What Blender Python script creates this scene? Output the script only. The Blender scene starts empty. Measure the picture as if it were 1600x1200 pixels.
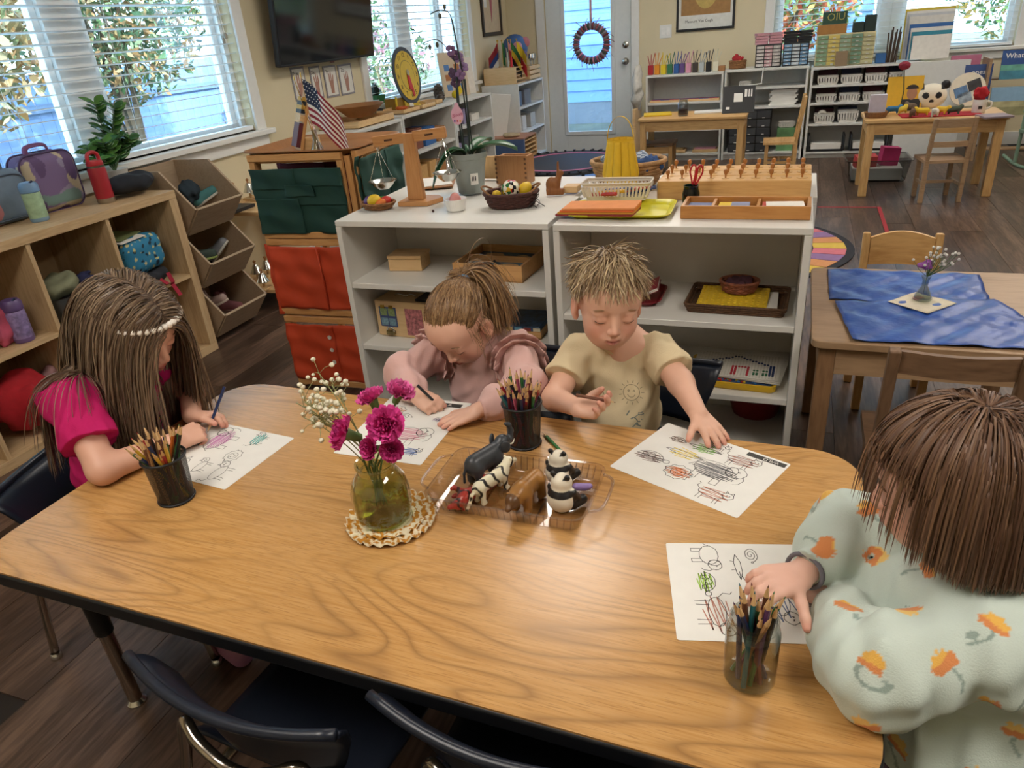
import bpy,math,random
import numpy as np
from mathutils import Vector,Matrix,Euler
random.seed(7);NR=np.random.RandomState(11)
PI=math.pi;sin=math.sin;cos=math.cos
SC=bpy.context.scene;COL=SC.collection
# ---------------------------------------------------------------- camera
CR=np.array([[0.9360110562115372,0.08872617520384929,-0.34060382922606464],
   [0.3433199516083707,-0.44338224919465036,0.8279755986300072],
   [-0.07755458385800514,-0.8919304047585713,-0.44547215355151304]])
CF=1121.9;CH=1.34
cd=bpy.data.cameras.new('camera');cam=bpy.data.objects.new('camera',cd);COL.objects.link(cam)
cd.sensor_width=36;cd.lens=CF/1600*36;cd.clip_start=.02;cd.clip_end=200
r_,u_,b_=CR[:,0],-CR[:,1],-CR[:,2]
cam.matrix_world=Matrix(((r_[0],u_[0],b_[0],0),(r_[1],u_[1],b_[1],0),(r_[2],u_[2],b_[2],CH),(0,0,0,1)))
SC.camera=cam
# ---------------------------------------------------------------- world, sun, exposure
SC.view_settings.view_transform='Standard';SC.view_settings.look='None'
SC.view_settings.gamma=1;SC.view_settings.use_curve_mapping=False
SC.view_settings.exposure=0.98
wd=bpy.data.worlds.new('sky');SC.world=wd;wd.use_nodes=True
wn=wd.node_tree.nodes;wn['Background'].inputs[0].default_value=(.72,.86,1,1);wn['Background'].inputs[1].default_value=5.0
sl=bpy.data.lights.new('sun','SUN');sl.energy=5.5;sl.angle=.02;sl.color=(1,.93,.82)
sun=bpy.data.objects.new('sun',sl);COL.objects.link(sun)
sun.rotation_euler=Vector((-.72,.45,-.55)).to_track_quat('-Z','Y').to_euler()
# ---------------------------------------------------------------- point helpers (real planes of the room)
def _ray(x,y): return CR @ np.array([x-800,y-600,CF])
def pz(x,y,z): r=_ray(x,y);t=(z-CH)/r[2];return Vector((t*r[0],t*r[1],z))
def py(x,y,Y): r=_ray(x,y);t=Y/r[1];return Vector((t*r[0],Y,CH+t*r[2]))
def px(x,y,X): r=_ray(x,y);t=X/r[0];return Vector((X,t*r[1],CH+t*r[2]))
def lin(c): return c/12.92 if c<=.04045 else ((c+.055)/1.055)**2.4
def hx(h):
 h=h.lstrip('#');return tuple(lin(int(h[i:i+2],16)/255) for i in (0,2,4))
# ---------------------------------------------------------------- materials
MATS={}
def nt_new(name):
 m=bpy.data.materials.new(name);m.use_nodes=True;n=m.node_tree.nodes;l=m.node_tree.links
 return m,n,l,n['Principled BSDF']
def mat(h,rough=.55,metal=0,var=.06,scale=30,bump=0,spec=.5,sss=0,emit=0,coat=0,bscale=None,stretch=(1,1,1)):
 key=('m',h,rough,metal,var,scale,bump,spec,sss,emit,coat,bscale,stretch)
 if key in MATS: return MATS[key]
 m,n,l,p=nt_new('paint_'+h.lstrip('#'));c=hx(h)
 p.inputs['Roughness'].default_value=rough;p.inputs['Metallic'].default_value=metal
 p.inputs['Specular IOR Level'].default_value=spec
 if coat: p.inputs['Coat Weight'].default_value=coat;p.inputs['Coat Roughness'].default_value=.1
 if sss: p.inputs['Subsurface Weight'].default_value=sss;p.inputs['Subsurface Radius'].default_value=(.02,.008,.005);p.inputs['Subsurface Scale'].default_value=.3
 if emit: p.inputs['Emission Color'].default_value=(*c,1);p.inputs['Emission Strength'].default_value=emit
 p.inputs['Base Color'].default_value=(*c,1)
 if var or bump:
  tc=n.new('ShaderNodeTexCoord');mp=n.new('ShaderNodeMapping');mp.inputs['Scale'].default_value=stretch
  l.new(tc.outputs['Object'],mp.inputs[0])
  nz=n.new('ShaderNodeTexNoise');nz.inputs['Scale'].default_value=scale;nz.inputs['Detail'].default_value=4
  l.new(mp.outputs[0],nz.inputs['Vector'])
  if var:
   mr=n.new('ShaderNodeMapRange');mr.inputs[1].default_value=.3;mr.inputs[2].default_value=.7;mr.inputs[3].default_value=1-var;mr.inputs[4].default_value=1+var
   l.new(nz.outputs[0],mr.inputs[0])
   mx=n.new('ShaderNodeVectorMath');mx.operation='SCALE';mx.inputs[0].default_value=c
   l.new(mr.outputs[0],mx.inputs['Scale']);l.new(mx.outputs[0],p.inputs['Base Color'])
  if bump:
   nb=nz
   if bscale:
    nb=n.new('ShaderNodeTexNoise');nb.inputs['Scale'].default_value=bscale;nb.inputs['Detail'].default_value=3;l.new(mp.outputs[0],nb.inputs['Vector'])
   bp=n.new('ShaderNodeBump');bp.inputs['Strength'].default_value=bump;bp.inputs['Distance'].default_value=.01
   l.new(nb.outputs[0],bp.inputs['Height']);l.new(bp.outputs[0],p.inputs['Normal'])
 MATS[key]=m;return m
def wood(a,b,rough=.4,axis='X',scale=6,rings=1.0,rnd=.12,spec=.4,coat=0,stretch=14,bump=.05):
 key=('w',a,b,rough,axis,scale,rings,rnd,spec,coat,stretch,bump)
 if key in MATS: return MATS[key]
 m,n,l,p=nt_new('wood_'+a.lstrip('#'))
 p.inputs['Roughness'].default_value=rough;p.inputs['Specular IOR Level'].default_value=spec
 if coat: p.inputs['Coat Weight'].default_value=coat;p.inputs['Coat Roughness'].default_value=.08
 tc=n.new('ShaderNodeTexCoord');mp=n.new('ShaderNodeMapping');oi=n.new('ShaderNodeObjectInfo')
 s={'X': (1,stretch,stretch),'Y': (stretch,1,stretch),'Z': (stretch,stretch,1)}[axis]
 mp.inputs['Scale'].default_value=s
 ad=n.new('ShaderNodeVectorMath');ad.operation='ADD';sc=n.new('ShaderNodeMath');sc.operation='MULTIPLY';sc.inputs[1].default_value=37
 l.new(oi.outputs['Random'],sc.inputs[0]);l.new(sc.outputs[0],ad.inputs[1]);l.new(tc.outputs['Object'],ad.inputs[0]);l.new(ad.outputs[0],mp.inputs[0])
 n1=n.new('ShaderNodeTexNoise');n1.inputs['Scale'].default_value=scale*.35;n1.inputs['Detail'].default_value=3;n1.inputs['Distortion'].default_value=.6
 n2=n.new('ShaderNodeTexNoise');n2.inputs['Scale'].default_value=scale*2.2;n2.inputs['Detail'].default_value=5
 l.new(mp.outputs[0],n1.inputs['Vector']);l.new(mp.outputs[0],n2.inputs['Vector'])
 mm=n.new('ShaderNodeMath');mm.operation='MULTIPLY';mm.inputs[1].default_value=9*rings;l.new(n1.outputs[0],mm.inputs[0])
 fr=n.new('ShaderNodeMath');fr.operation='SINE';l.new(mm.outputs[0],fr.inputs[0])
 m2=n.new('ShaderNodeMath');m2.operation='MULTIPLY_ADD';m2.inputs[1].default_value=.22;l.new(fr.outputs[0],m2.inputs[0]);l.new(n2.outputs[0],m2.inputs[2])
 rp=n.new('ShaderNodeValToRGB');rp.color_ramp.elements[0].position=.25;rp.color_ramp.elements[1].position=.75
 rp.color_ramp.elements[0].color=(*hx(a),1);rp.color_ramp.elements[1].color=(*hx(b),1);l.new(m2.outputs[0],rp.inputs[0])
 hs=n.new('ShaderNodeHueSaturation');mr=n.new('ShaderNodeMapRange');mr.inputs[3].default_value=1-rnd;mr.inputs[4].default_value=1+rnd
 l.new(oi.outputs['Random'],mr.inputs[0]);l.new(mr.outputs[0],hs.inputs['Value']);l.new(rp.outputs[0],hs.inputs['Color']);l.new(hs.outputs[0],p.inputs['Base Color'])
 if bump:
  bp=n.new('ShaderNodeBump');bp.inputs['Strength'].default_value=bump;bp.inputs['Distance'].default_value=.004
  l.new(n2.outputs[0],bp.inputs['Height']);l.new(bp.outputs[0],p.inputs['Normal'])
 MATS[key]=m;return m
def glass(h='#ffffff',tint=.9,rough=.02,refl=1.0):
 key=('g',h,tint,rough,refl)
 if key in MATS: return MATS[key]
 m,n,l,p=nt_new('glass_'+h.lstrip('#'));n.remove(p);o=n['Material Output']
 t=n.new('ShaderNodeBsdfTransparent');c=hx(h);t.inputs[0].default_value=(c[0]*tint,c[1]*tint,c[2]*tint,1)
 g=n.new('ShaderNodeBsdfGlossy');g.inputs['Roughness'].default_value=rough
 f=n.new('ShaderNodeLayerWeight');f.inputs[0].default_value=.5;w=n.new('ShaderNodeMath');w.operation='POWER';w.inputs[1].default_value=5;l.new(f.outputs['Facing'],w.inputs[0])
 k=n.new('ShaderNodeMath');k.operation='MULTIPLY_ADD';k.inputs[1].default_value=.9*refl;k.inputs[2].default_value=.04*refl;l.new(w.outputs[0],k.inputs[0])
 mx=n.new('ShaderNodeMixShader');l.new(k.outputs[0],mx.inputs[0]);l.new(t.outputs[0],mx.inputs[1]);l.new(g.outputs[0],mx.inputs[2]);l.new(mx.outputs[0],o.inputs[0])
 MATS[key]=m;return m
def vmat(rough=.6,sss=0,spec=.4,bump=0,bscale=60,sheen=0):
 key=('v',rough,sss,spec,bump,bscale,sheen)
 if key in MATS: return MATS[key]
 m,n,l,p=nt_new('dyed_surface');a=n.new('ShaderNodeAttribute');a.attribute_name='Col'
 l.new(a.outputs['Color'],p.inputs['Base Color']);p.inputs['Roughness'].default_value=rough;p.inputs['Specular IOR Level'].default_value=spec
 if sheen: p.inputs['Sheen Weight'].default_value=sheen
 if sss: p.inputs['Subsurface Weight'].default_value=sss;p.inputs['Subsurface Radius'].default_value=(.012,.005,.003);p.inputs['Subsurface Scale'].default_value=.5
 if bump:
  tc=n.new('ShaderNodeTexCoord');nz=n.new('ShaderNodeTexNoise');nz.inputs['Scale'].default_value=bscale;nz.inputs['Detail'].default_value=3;l.new(tc.outputs['Object'],nz.inputs['Vector'])
  bp=n.new('ShaderNodeBump');bp.inputs['Strength'].default_value=bump;bp.inputs['Distance'].default_value=.005;l.new(nz.outputs[0],bp.inputs['Height']);l.new(bp.outputs[0],p.inputs['Normal'])
 MATS[key]=m;return m
# ---------------------------------------------------------------- objects
def link(name,me,m=None,parent=None):
 o=bpy.data.objects.new(name,me);COL.objects.link(o)
 if m is not None and me is not None: me.materials.append(m)
 if parent is not None: o.parent=parent
 return o
def tag(o,label=None,cat=None,group=None,kind=None):
 if label: o['label']=label
 if cat: o['category']=cat
 if group: o['group']=group
 if kind: o['kind']=kind
 return o
def T(name,label,cat,loc=(0,0,0),rz=0,group=None):
 o=bpy.data.objects.new(name,None);COL.objects.link(o);o.empty_display_size=.05
 o.location=loc;o.rotation_euler=(0,0,rz) if not isinstance(rz,(tuple,list)) else rz
 return tag(o,label,cat,group)
def dup(o,loc=None,rz=None,label=None,parent=None,group=None):
 c=o.copy();COL.objects.link(c);c.parent=parent
 if loc is not None: c.location=loc
 if rz is not None: c.rotation_euler=(0,0,rz) if not isinstance(rz,(tuple,list)) else rz
 if label: c['label']=label
 if group: c['group']=group
 for ch in o.children: dup(ch,parent=c)
 return c
def frame_m(a,b):
 a=Vector(a);b=Vector(b);q=(b-a).to_track_quat('Z','Y');return Matrix.Translation(a) @ q.to_matrix().to_4x4()
class MB:
 def __init__(s): s.v=[];s.f=[];s.mi=[];s.m=0;s.M=None
 def add(s,vs,fs):
  o=len(s.v)
  s.v+=[tuple(s.M @ Vector(v)) for v in vs] if s.M is not None else [tuple(v) for v in vs]
  s.f+=[tuple(i+o for i in f) for f in fs];s.mi+=[s.m]*len(fs);return s
 def box(s,c,sz,R=None):
  a,b,d=sz[0]/2,sz[1]/2,sz[2]/2;c=Vector(c)
  vs=[Vector((x,y,z)) for z in (-d,d) for y in (-b,b) for x in (-a,a)]
  if R is not None:
   if not isinstance(R,Matrix): R=Euler(R if isinstance(R,(tuple,list)) else (0,0,R)).to_matrix()
   vs=[R @ v for v in vs]
  return s.add([v+c for v in vs],[(0,2,3,1),(4,5,7,6),(0,1,5,4),(2,6,7,3),(0,4,6,2),(1,3,7,5)])
 def bb(s,x0,x1,y0,y1,z0,z1): return s.box(((x0+x1)/2,(y0+y1)/2,(z0+z1)/2),(abs(x1-x0),abs(y1-y0),abs(z1-z0)))
 def bar(s,a,b,w,d,up=(0,0,1)):
  a=Vector(a);b=Vector(b);z=(b-a);L=z.length;z.normalize();x=Vector(up).cross(z)
  if x.length<1e-5: x=Vector((1,0,0)).cross(z)
  x.normalize();y=z.cross(x);R=Matrix((x,y,z)).transposed()
  return s.box((a+b)/2,(w,d,L),R)
 def cyl(s,a,b,r,r2=None,n=12,cap=True): return s.tube([a,b],[r,r if r2 is None else r2],n,cap=cap)
 def tube(s,pts,r,n=8,closed=False,cap=True,flat=1.0):
  pts=[Vector(p) for p in pts];m=len(pts);r=list(r) if hasattr(r,'__len__') else [r]*m
  vs=[];prev=None
  for i,p in enumerate(pts):
   if closed: t=pts[(i+1) % m]-pts[i-1]
   else: t=pts[min(i+1,m-1)]-pts[max(i-1,0)]
   if t.length<1e-9: t=Vector((0,0,1))
   t.normalize()
   if prev is None:
    u=t.orthogonal().normalized() if abs(t.z)>.95 else Vector((0,0,1)).cross(t).normalized()
   else:
    u=prev-t*prev.dot(t);u=u.normalized() if u.length>1e-6 else t.orthogonal().normalized()
   prev=u;w=t.cross(u)
   vs+=[p+(u*cos(2*PI*k/n)+w*sin(2*PI*k/n)*flat)*r[i] for k in range(n)]
  fs=[]
  for i in range(m if closed else m-1):
   j=(i+1) % m
   for k in range(n): fs.append((i*n+k,i*n+(k+1) % n,j*n+(k+1) % n,j*n+k))
  if cap and not closed: fs+=[tuple(range(n-1,-1,-1)),tuple((m-1)*n+k for k in range(n))]
  return s.add(vs,fs)
 def lathe(s,prof,c=(0,0,0),n=24,wob=None,sx=1,sy=1):
  c=Vector(c);vs=[];m=len(prof)
  for r,z in prof:
   for k in range(n):
    a=2*PI*k/n;q=r*(1+(wob(a,z) if wob else 0));vs.append(c+Vector((q*cos(a)*sx,q*sin(a)*sy,z)))
  fs=[]
  for i in range(m-1):
   for k in range(n): fs.append((i*n+k,i*n+(k+1) % n,(i+1)*n+(k+1) % n,(i+1)*n+k))
  return s.add(vs,fs)
 def disc(s,c,r,n=24,up=1):
  return s.add([(c[0]+r*cos(2*PI*k/n),c[1]+r*sin(2*PI*k/n),c[2]) for k in range(n)],[tuple(range(n)) if up>0 else tuple(range(n-1,-1,-1))])
 def prism(s,poly,z0,z1):
  n=len(poly)
  return s.add([(x,y,z0) for x,y in poly]+[(x,y,z1) for x,y in poly],[tuple(range(n-1,-1,-1)),tuple(range(n,2*n))]+[(k,(k+1) % n,n+(k+1) % n,n+k) for k in range(n)])
 def ell(s,c,r,n=12,m=8,R=None):
  r=r if hasattr(r,'__len__') else (r,r,r);c=Vector(c);vs=[]
  for i in range(m+1):
   t=PI*i/m
   for k in range(n):
    a=2*PI*k/n;v=Vector((r[0]*sin(t)*cos(a),r[1]*sin(t)*sin(a),-r[2]*cos(t)))
    if R is not None: v=R @ v
    vs.append(c+v)
  fs=[]
  for i in range(m):
   for k in range(n):
    q=(i*n+k,i*n+(k+1) % n,(i+1)*n+(k+1) % n,(i+1)*n+k)
    fs.append(q if 0<i<m-1 else ((q[0],q[2],q[3]) if i==0 else (q[0],q[1],q[2])))
  return s.add(vs,fs)
 def grid(s,fn,nu,nv,thick=0,closed_u=False):
  P=[[Vector(fn(i/nu,j/nv)) for j in range(nv+1)] for i in range(nu+1)]
  vs=[p for row in P for p in row];W=nv+1
  fs=[(i*W+j,(i+1)*W+j,(i+1)*W+j+1,i*W+j+1) for i in range(nu) for j in range(nv)]
  if thick:
   N=[]
   for i in range(nu+1):
    for j in range(nv+1):
     du=P[min(i+1,nu)][j]-P[max(i-1,0)][j];dv=P[i][min(j+1,nv)]-P[i][max(j-1,0)]
     q=du.cross(dv);N.append(q.normalized() if q.length>1e-12 else Vector((0,0,1)))
   k=len(vs);vs=vs+[v-q*thick for v,q in zip(vs,N)]
   fs=fs+[tuple(reversed([x+k for x in f])) for f in fs]
   rim=[i*W for i in range(nu+1)]+[nu*W+j for j in range(1,nv+1)]+[i*W+nv for i in range(nu-1,-1,-1)]+[j for j in range(nv-1,0,-1)]
   fs+=[(rim[q],rim[q-1],rim[q-1]+k,rim[q]+k) for q in range(len(rim))]
  return s.add(vs,fs)
 def mesh(s,name,smooth=False):
  me=bpy.data.meshes.new(name);me.from_pydata(s.v,[],s.f);me.update()
  if any(s.mi): me.polygons.foreach_set('material_index',s.mi)
  if smooth:
   me.polygons.foreach_set('use_smooth',[True]*len(me.polygons))
   if smooth!='all':
    try: me.set_sharp_from_angle(angle=math.radians(smooth if smooth is not True else 40))
    except Exception: pass
  return me
 def build(s,name,m,parent=None,smooth=False,bevel=0,seg=2):
  me=s.mesh(name,smooth);ms=m if isinstance(m,(list,tuple)) else [m]
  o=link(name,me,None,parent)
  for q in ms: me.materials.append(q)
  if bevel:
   b=o.modifiers.new('bevel','BEVEL');b.width=bevel;b.segments=seg;b.limit_method='ANGLE';b.angle_limit=math.radians(35)
   me.polygons.foreach_set('use_smooth',[True]*len(me.polygons))
   try: me.set_sharp_from_angle(angle=math.radians(50))
   except Exception: pass
   if hasattr(b,'harden_normals'): b.harden_normals=True
  return o
def box(name,c,sz,m,parent=None,bevel=0,R=None): return MB().box(c,sz,R).build(name,m,parent,bevel=bevel)
def lp(ax,ay): return [(x,y) for x,y in zip(ax,ay)]
def rrect(w,d,r,n=6,cx=0,cy=0):
 out=[]
 for sx,sy,a0 in ((1,1,0),(-1,1,PI/2),(-1,-1,PI),(1,-1,1.5*PI)):
  for k in range(n+1):
   a=a0+PI/2*k/n;out.append((cx+sx*(w/2-r)+r*cos(a),cy+sy*(d/2-r)+r*sin(a)))
 return out
def text(name,s,size,M,m,parent=None,align='CENTER',ext=.0002,bold=0,shear=0,sx=1):
 cu=bpy.data.curves.new('lettering','FONT');cu.body=s;cu.size=size;cu.align_x=align;cu.align_y='CENTER';cu.extrude=ext;cu.offset=bold;cu.shear=shear;cu.resolution_u=2
 o=bpy.data.objects.new('lettering',cu);COL.objects.link(o);dg=bpy.context.evaluated_depsgraph_get()
 me=bpy.data.meshes.new_from_object(o.evaluated_get(dg));bpy.data.objects.remove(o);me.materials.clear()
 if sx!=1: me.transform(Matrix.Diagonal((sx,1,1,1)))
 me.transform(M);return link(name,me,m,parent)
def face_m(c,right,up):
 r=Vector(right).normalized();u=Vector(up);u=(u-r*u.dot(r)).normalized();n=r.cross(u)
 return Matrix.Translation(Vector(c)) @ Matrix((r,u,n)).transposed().to_4x4()
def smooth_path(pts,n=8,closed=False):
 pts=[Vector(p) for p in pts];m=len(pts);out=[]
 for i in range(m if closed else m-1):
  if closed: a,b,c,d=pts[i-1],pts[i],pts[(i+1) % m],pts[(i+2) % m]
  else: a,b,c,d=pts[max(i-1,0)],pts[i],pts[i+1],pts[min(i+2,m-1)]
  for k in range(n):
   t=k/n;out.append(.5*((2*b)+(c-a)*t+(2*a-5*b+4*c-d)*t*t+(3*b-a-3*c+d)*t**3))
 if not closed: out.append(pts[-1])
 return out
# ---------------------------------------------------------------- soft solids: distance field, then a surface net
class SDF:
 def __init__(s,lo,hi,h):
  s.lo=np.array(lo,float);s.h=h;s.n=np.ceil((np.array(hi)-s.lo)/h).astype(int)+1
  s.F=np.full(s.n,9.0,np.float32)
 def _sub(s,lo,hi):
  a=np.clip(np.floor((np.array(lo)-s.lo)/s.h).astype(int),0,s.n-1);b=np.clip(np.ceil((np.array(hi)-s.lo)/s.h).astype(int)+1,1,s.n)
  sl=tuple(slice(i,j) for i,j in zip(a,b))
  X,Y,Z=np.meshgrid(*[(np.arange(i,j)*s.h+o).astype(np.float32) for i,j,o in zip(a,b,s.lo)],indexing='ij',sparse=True)
  return sl,X,Y,Z
 def put(s,fn,lo,hi,k=.01,sub=False):
  g=k+3*s.h;sl,X,Y,Z=s._sub(np.array(lo)-g,np.array(hi)+g);d=fn(X,Y,Z);a=s.F[sl]
  if a.size==0: return s
  if sub:
   d=-d;h=np.maximum(k-np.abs(a-d),0)/k;s.F[sl]=np.maximum(a,d)+h*h*k*.25
  else:
   h=np.maximum(k-np.abs(a-d),0)/k;s.F[sl]=np.minimum(a,d)-h*h*k*.25
  return s
 def cap(s,a,b,r1,r2=None,k=.01,sub=False,flat=None):
  a=np.array(a,float);b=np.array(b,float);r2=r1 if r2 is None else r2;ba=b-a;L2=max(ba.dot(ba),1e-12);rm=max(r1,r2)
  if flat: fa=np.array(flat[0],float);fa/=np.linalg.norm(fa);fk=1/flat[1]-1
  def fn(X,Y,Z):
   x,y,z=X-a[0],Y-a[1],Z-a[2];t=np.clip((x*ba[0]+y*ba[1]+z*ba[2])/L2,0,1)
   x,y,z=x-t*ba[0],y-t*ba[1],z-t*ba[2]
   if flat:
    q=(x*fa[0]+y*fa[1]+z*fa[2])*fk;x,y,z=x+q*fa[0],y+q*fa[1],z+q*fa[2]
   return np.sqrt(x*x+y*y+z*z)-(r1+(r2-r1)*t)
  return s.put(fn,np.minimum(a,b)-rm,np.maximum(a,b)+rm,k,sub)
 def ell(s,c,r,k=.01,sub=False,R=None):
  c=np.array(c,float);r=np.array(r if hasattr(r,'__len__') else (r,r,r),float);rm=r.max()
  Q=np.array(R if R is not None else np.eye(3),float).T
  def fn(X,Y,Z):
   x,y,z=X-c[0],Y-c[1],Z-c[2]
   u,v,w=[(Q[i,0]*x+Q[i,1]*y+Q[i,2]*z) for i in range(3)]
   k0=np.sqrt((u/r[0])**2+(v/r[1])**2+(w/r[2])**2)+1e-9
   k1=np.sqrt((u/r[0]**2)**2+(v/r[1]**2)**2+(w/r[2]**2)**2)+1e-9
   return k0*(k0-1)/k1
  e=rm if R is not None else r
  return s.put(fn,c-e,c+e,k,sub)
 def rbox(s,c,b,rad,k=.01,sub=False,R=None):
  c=np.array(c,float);b=np.array(b,float);Q=np.array(R if R is not None else np.eye(3),float).T;e=np.linalg.norm(b) if R is not None else b
  def fn(X,Y,Z):
   x,y,z=X-c[0],Y-c[1],Z-c[2]
   q=[np.abs(Q[i,0]*x+Q[i,1]*y+Q[i,2]*z)-b[i]+rad for i in range(3)]
   return np.sqrt(np.maximum(q[0],0)**2+np.maximum(q[1],0)**2+np.maximum(q[2],0)**2)+np.minimum(np.maximum(np.maximum(q[0],q[1]),q[2]),0)-rad
  return s.put(fn,c-e,c+e,k,sub)
 def chain(s,pts,rs,k=.008,flat=None):
  for i in range(len(pts)-1): s.cap(pts[i],pts[i+1],rs[i],rs[i+1],k,flat=flat)
  return s
 def plane_cut(s,p,n,k=.003):
  p=np.array(p,float);n=np.array(n,float);n/=np.linalg.norm(n);sl,X,Y,Z=s._sub(s.lo,s.lo+s.n*s.h)
  d=(X-p[0])*n[0]+(Y-p[1])*n[1]+(Z-p[2])*n[2];s.F=np.maximum(s.F,d.astype(np.float32));return s
 def wrinkle(s,amp,freq,seed=0,stretch=(1,1,1),ridge=False,lo=None,hi=None):
  rs=np.random.RandomState(seed);sl,X,Y,Z=s._sub(s.lo if lo is None else lo,s.lo+s.n*s.h if hi is None else hi)
  w=0
  for i in range(5):
   d=rs.normal(size=3)*np.array(stretch);d/=np.linalg.norm(d)+1e-9;ph=rs.uniform(0,6.28);fq=freq*rs.uniform(.6,1.6)
   e=rs.normal(size=3);e/=np.linalg.norm(e);q=1.3*np.sin((X*e[0]+Y*e[1]+Z*e[2])*freq*.45+ph*2)
   t=np.sin((X*d[0]+Y*d[1]+Z*d[2])*fq+ph+q);w=w+(1-2*np.abs(t) if ridge else t)
  s.F[sl]+=(amp/2.5*w).astype(np.float32);return s
 def mesh(s,name,M=None,smooth_it=0):
  F=s.F;n=F.shape;S=F<0
  c=np.zeros((n[0]-1,n[1]-1,n[2]-1),np.int8)
  for i in (0,1):
   for j in (0,1):
    for k in (0,1): c+=S[i:n[0]-1+i,j:n[1]-1+j,k:n[2]-1+k]
  act=np.argwhere((c>0)&(c<8));N=len(act)
  idx=np.full(c.shape,-1,np.int64);idx[tuple(act.T)]=np.arange(N)
  offs=np.array([(i,j,k) for i in (0,1) for j in (0,1) for k in (0,1)])
  V=np.stack([F[tuple((act+o).T)] for o in offs],1).astype(float);P=np.zeros((N,3));cnt=np.zeros(N)
  for a in range(8):
   for b in range(a+1,8):
    if np.abs(offs[a]-offs[b]).sum()!=1: continue
    va,vb=V[:,a],V[:,b];mk=(va<0)!=(vb<0);t=np.where(mk,va/np.where(mk,va-vb,1),0)
    P+=np.where(mk[:,None],offs[a]+t[:,None]*(offs[b]-offs[a]),0);cnt+=mk
  P=(act+P/cnt[:,None])*s.h+s.lo
  quads=[]
  for ax in range(3):
   A=np.take(S,range(n[ax]-1),ax);B=np.take(S,range(1,n[ax]),ax);e=np.argwhere(A!=B);o=[x for x in range(3) if x!=ax]
   e=e[(e[:,o[0]]>0)&(e[:,o[1]]>0)&(e[:,o[0]]<n[o[0]]-1)&(e[:,o[1]]<n[o[1]]-1)]
   ins=S[tuple(e.T)];q=[]
   for da,db in ((0,0),(-1,0),(-1,-1),(0,-1)):
    g=e.copy();g[:,o[0]]+=da;g[:,o[1]]+=db;q.append(idx[tuple(g.T)])
   q=np.stack(q,1);flip=ins if ax!=1 else ~ins;q[~flip]=q[~flip][:,::-1];quads.append(q)
  Q=np.concatenate(quads);Q=Q[(Q>=0).all(1)]
  for _ in range(smooth_it):
   acc=np.zeros_like(P);ct=np.zeros(N)
   for k in range(4):
    np.add.at(acc,Q[:,k],P[Q[:,(k+1) % 4]]);np.add.at(ct,Q[:,k],1);np.add.at(acc,Q[:,(k+1) % 4],P[Q[:,k]]);np.add.at(ct,Q[:,(k+1) % 4],1)
   P=.5*P+.5*acc/np.maximum(ct,1)[:,None]
  s.P=P
  if M is not None: P=P @ np.array(M.to_3x3()).T+np.array(M.translation)
  return np_mesh(name,P,Q)
 def build(s,name,m,parent=None,col=None,M=None,smooth_it=0):
  me=s.mesh(name,M,smooth_it)
  if col is not None: set_col(me,col(s.P))
  return link(name,me,m,parent)
def np_mesh(name,P,Q):
 me=bpy.data.meshes.new(name);P=np.asarray(P,np.float32);Q=np.asarray(Q,np.int32);k=Q.shape[1]
 me.vertices.add(len(P));me.vertices.foreach_set('co',P.ravel());me.loops.add(Q.size);me.loops.foreach_set('vertex_index',Q.ravel())
 me.polygons.add(len(Q));me.polygons.foreach_set('loop_start',np.arange(0,Q.size,k,dtype=np.int32))
 me.polygons.foreach_set('use_smooth',np.ones(len(Q),bool));me.update(calc_edges=True);me.validate();return me
def set_col(me,c):
 a=me.color_attributes.new('Col','FLOAT_COLOR','POINT');q=np.ones((len(me.vertices),4),np.float32);q[:,:3]=c;a.data.foreach_set('color',q.ravel())
def near(P,c,r,soft=.5):
 r=np.array(r if hasattr(r,'__len__') else (r,r,r));d=np.sqrt((((P-np.array(c))/r)**2).sum(1));return np.clip((1+soft-d)/(2*soft),0,1)[:,None]
def vnoise(P,fq,seed=0,n=6):
 rs=np.random.RandomState(seed);w=np.zeros(len(P))
 for i in range(n):
  d=rs.normal(size=3);d/=np.linalg.norm(d);e=rs.normal(size=3);ph=rs.uniform(0,6.28)
  w+=np.sin(P @ d*fq*rs.uniform(.6,1.7)+ph+1.5*np.sin(P @ e*fq*.4+ph))
 return w/n
def strands(name,paths,r0,m,parent,cols=None,taper=.45,cen=None):
 paths=np.asarray(paths,float);N,K,_=paths.shape
 t=np.gradient(paths,axis=1);t/=np.linalg.norm(t,axis=2,keepdims=True)+1e-9
 rad=paths-(paths.mean((0,1)) if cen is None else np.asarray(cen));rad/=np.linalg.norm(rad,axis=2,keepdims=True)+1e-9
 rad=rad+NR.normal(size=(N,1,3))*.45
 u=np.cross(t,rad);u/=np.linalg.norm(u,axis=2,keepdims=True)+1e-9
 rr=np.asarray(r0,float);rr=np.full(N,rr) if rr.ndim==0 else rr
 prof=np.minimum(1,taper+(1-taper)*np.sin(np.clip(np.linspace(.12,1,K),0,1)*PI)**.6);prof[-1]=.08
 w=u*(rr[:,None]*prof[None])[...,None]
 P=np.stack([paths-w,paths+w],2).reshape(-1,3);b=(np.arange(N)[:,None]*K+np.arange(K-1)[None])*2
 Q=np.stack([b,b+1,b+3,b+2],-1).reshape(-1,4);me=np_mesh(name,P,Q)
 if cols is not None: set_col(me,np.repeat(np.asarray(cols),K*2,axis=0))
 o=link(name,me,m,parent);o['kind']='stuff';return o
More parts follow.
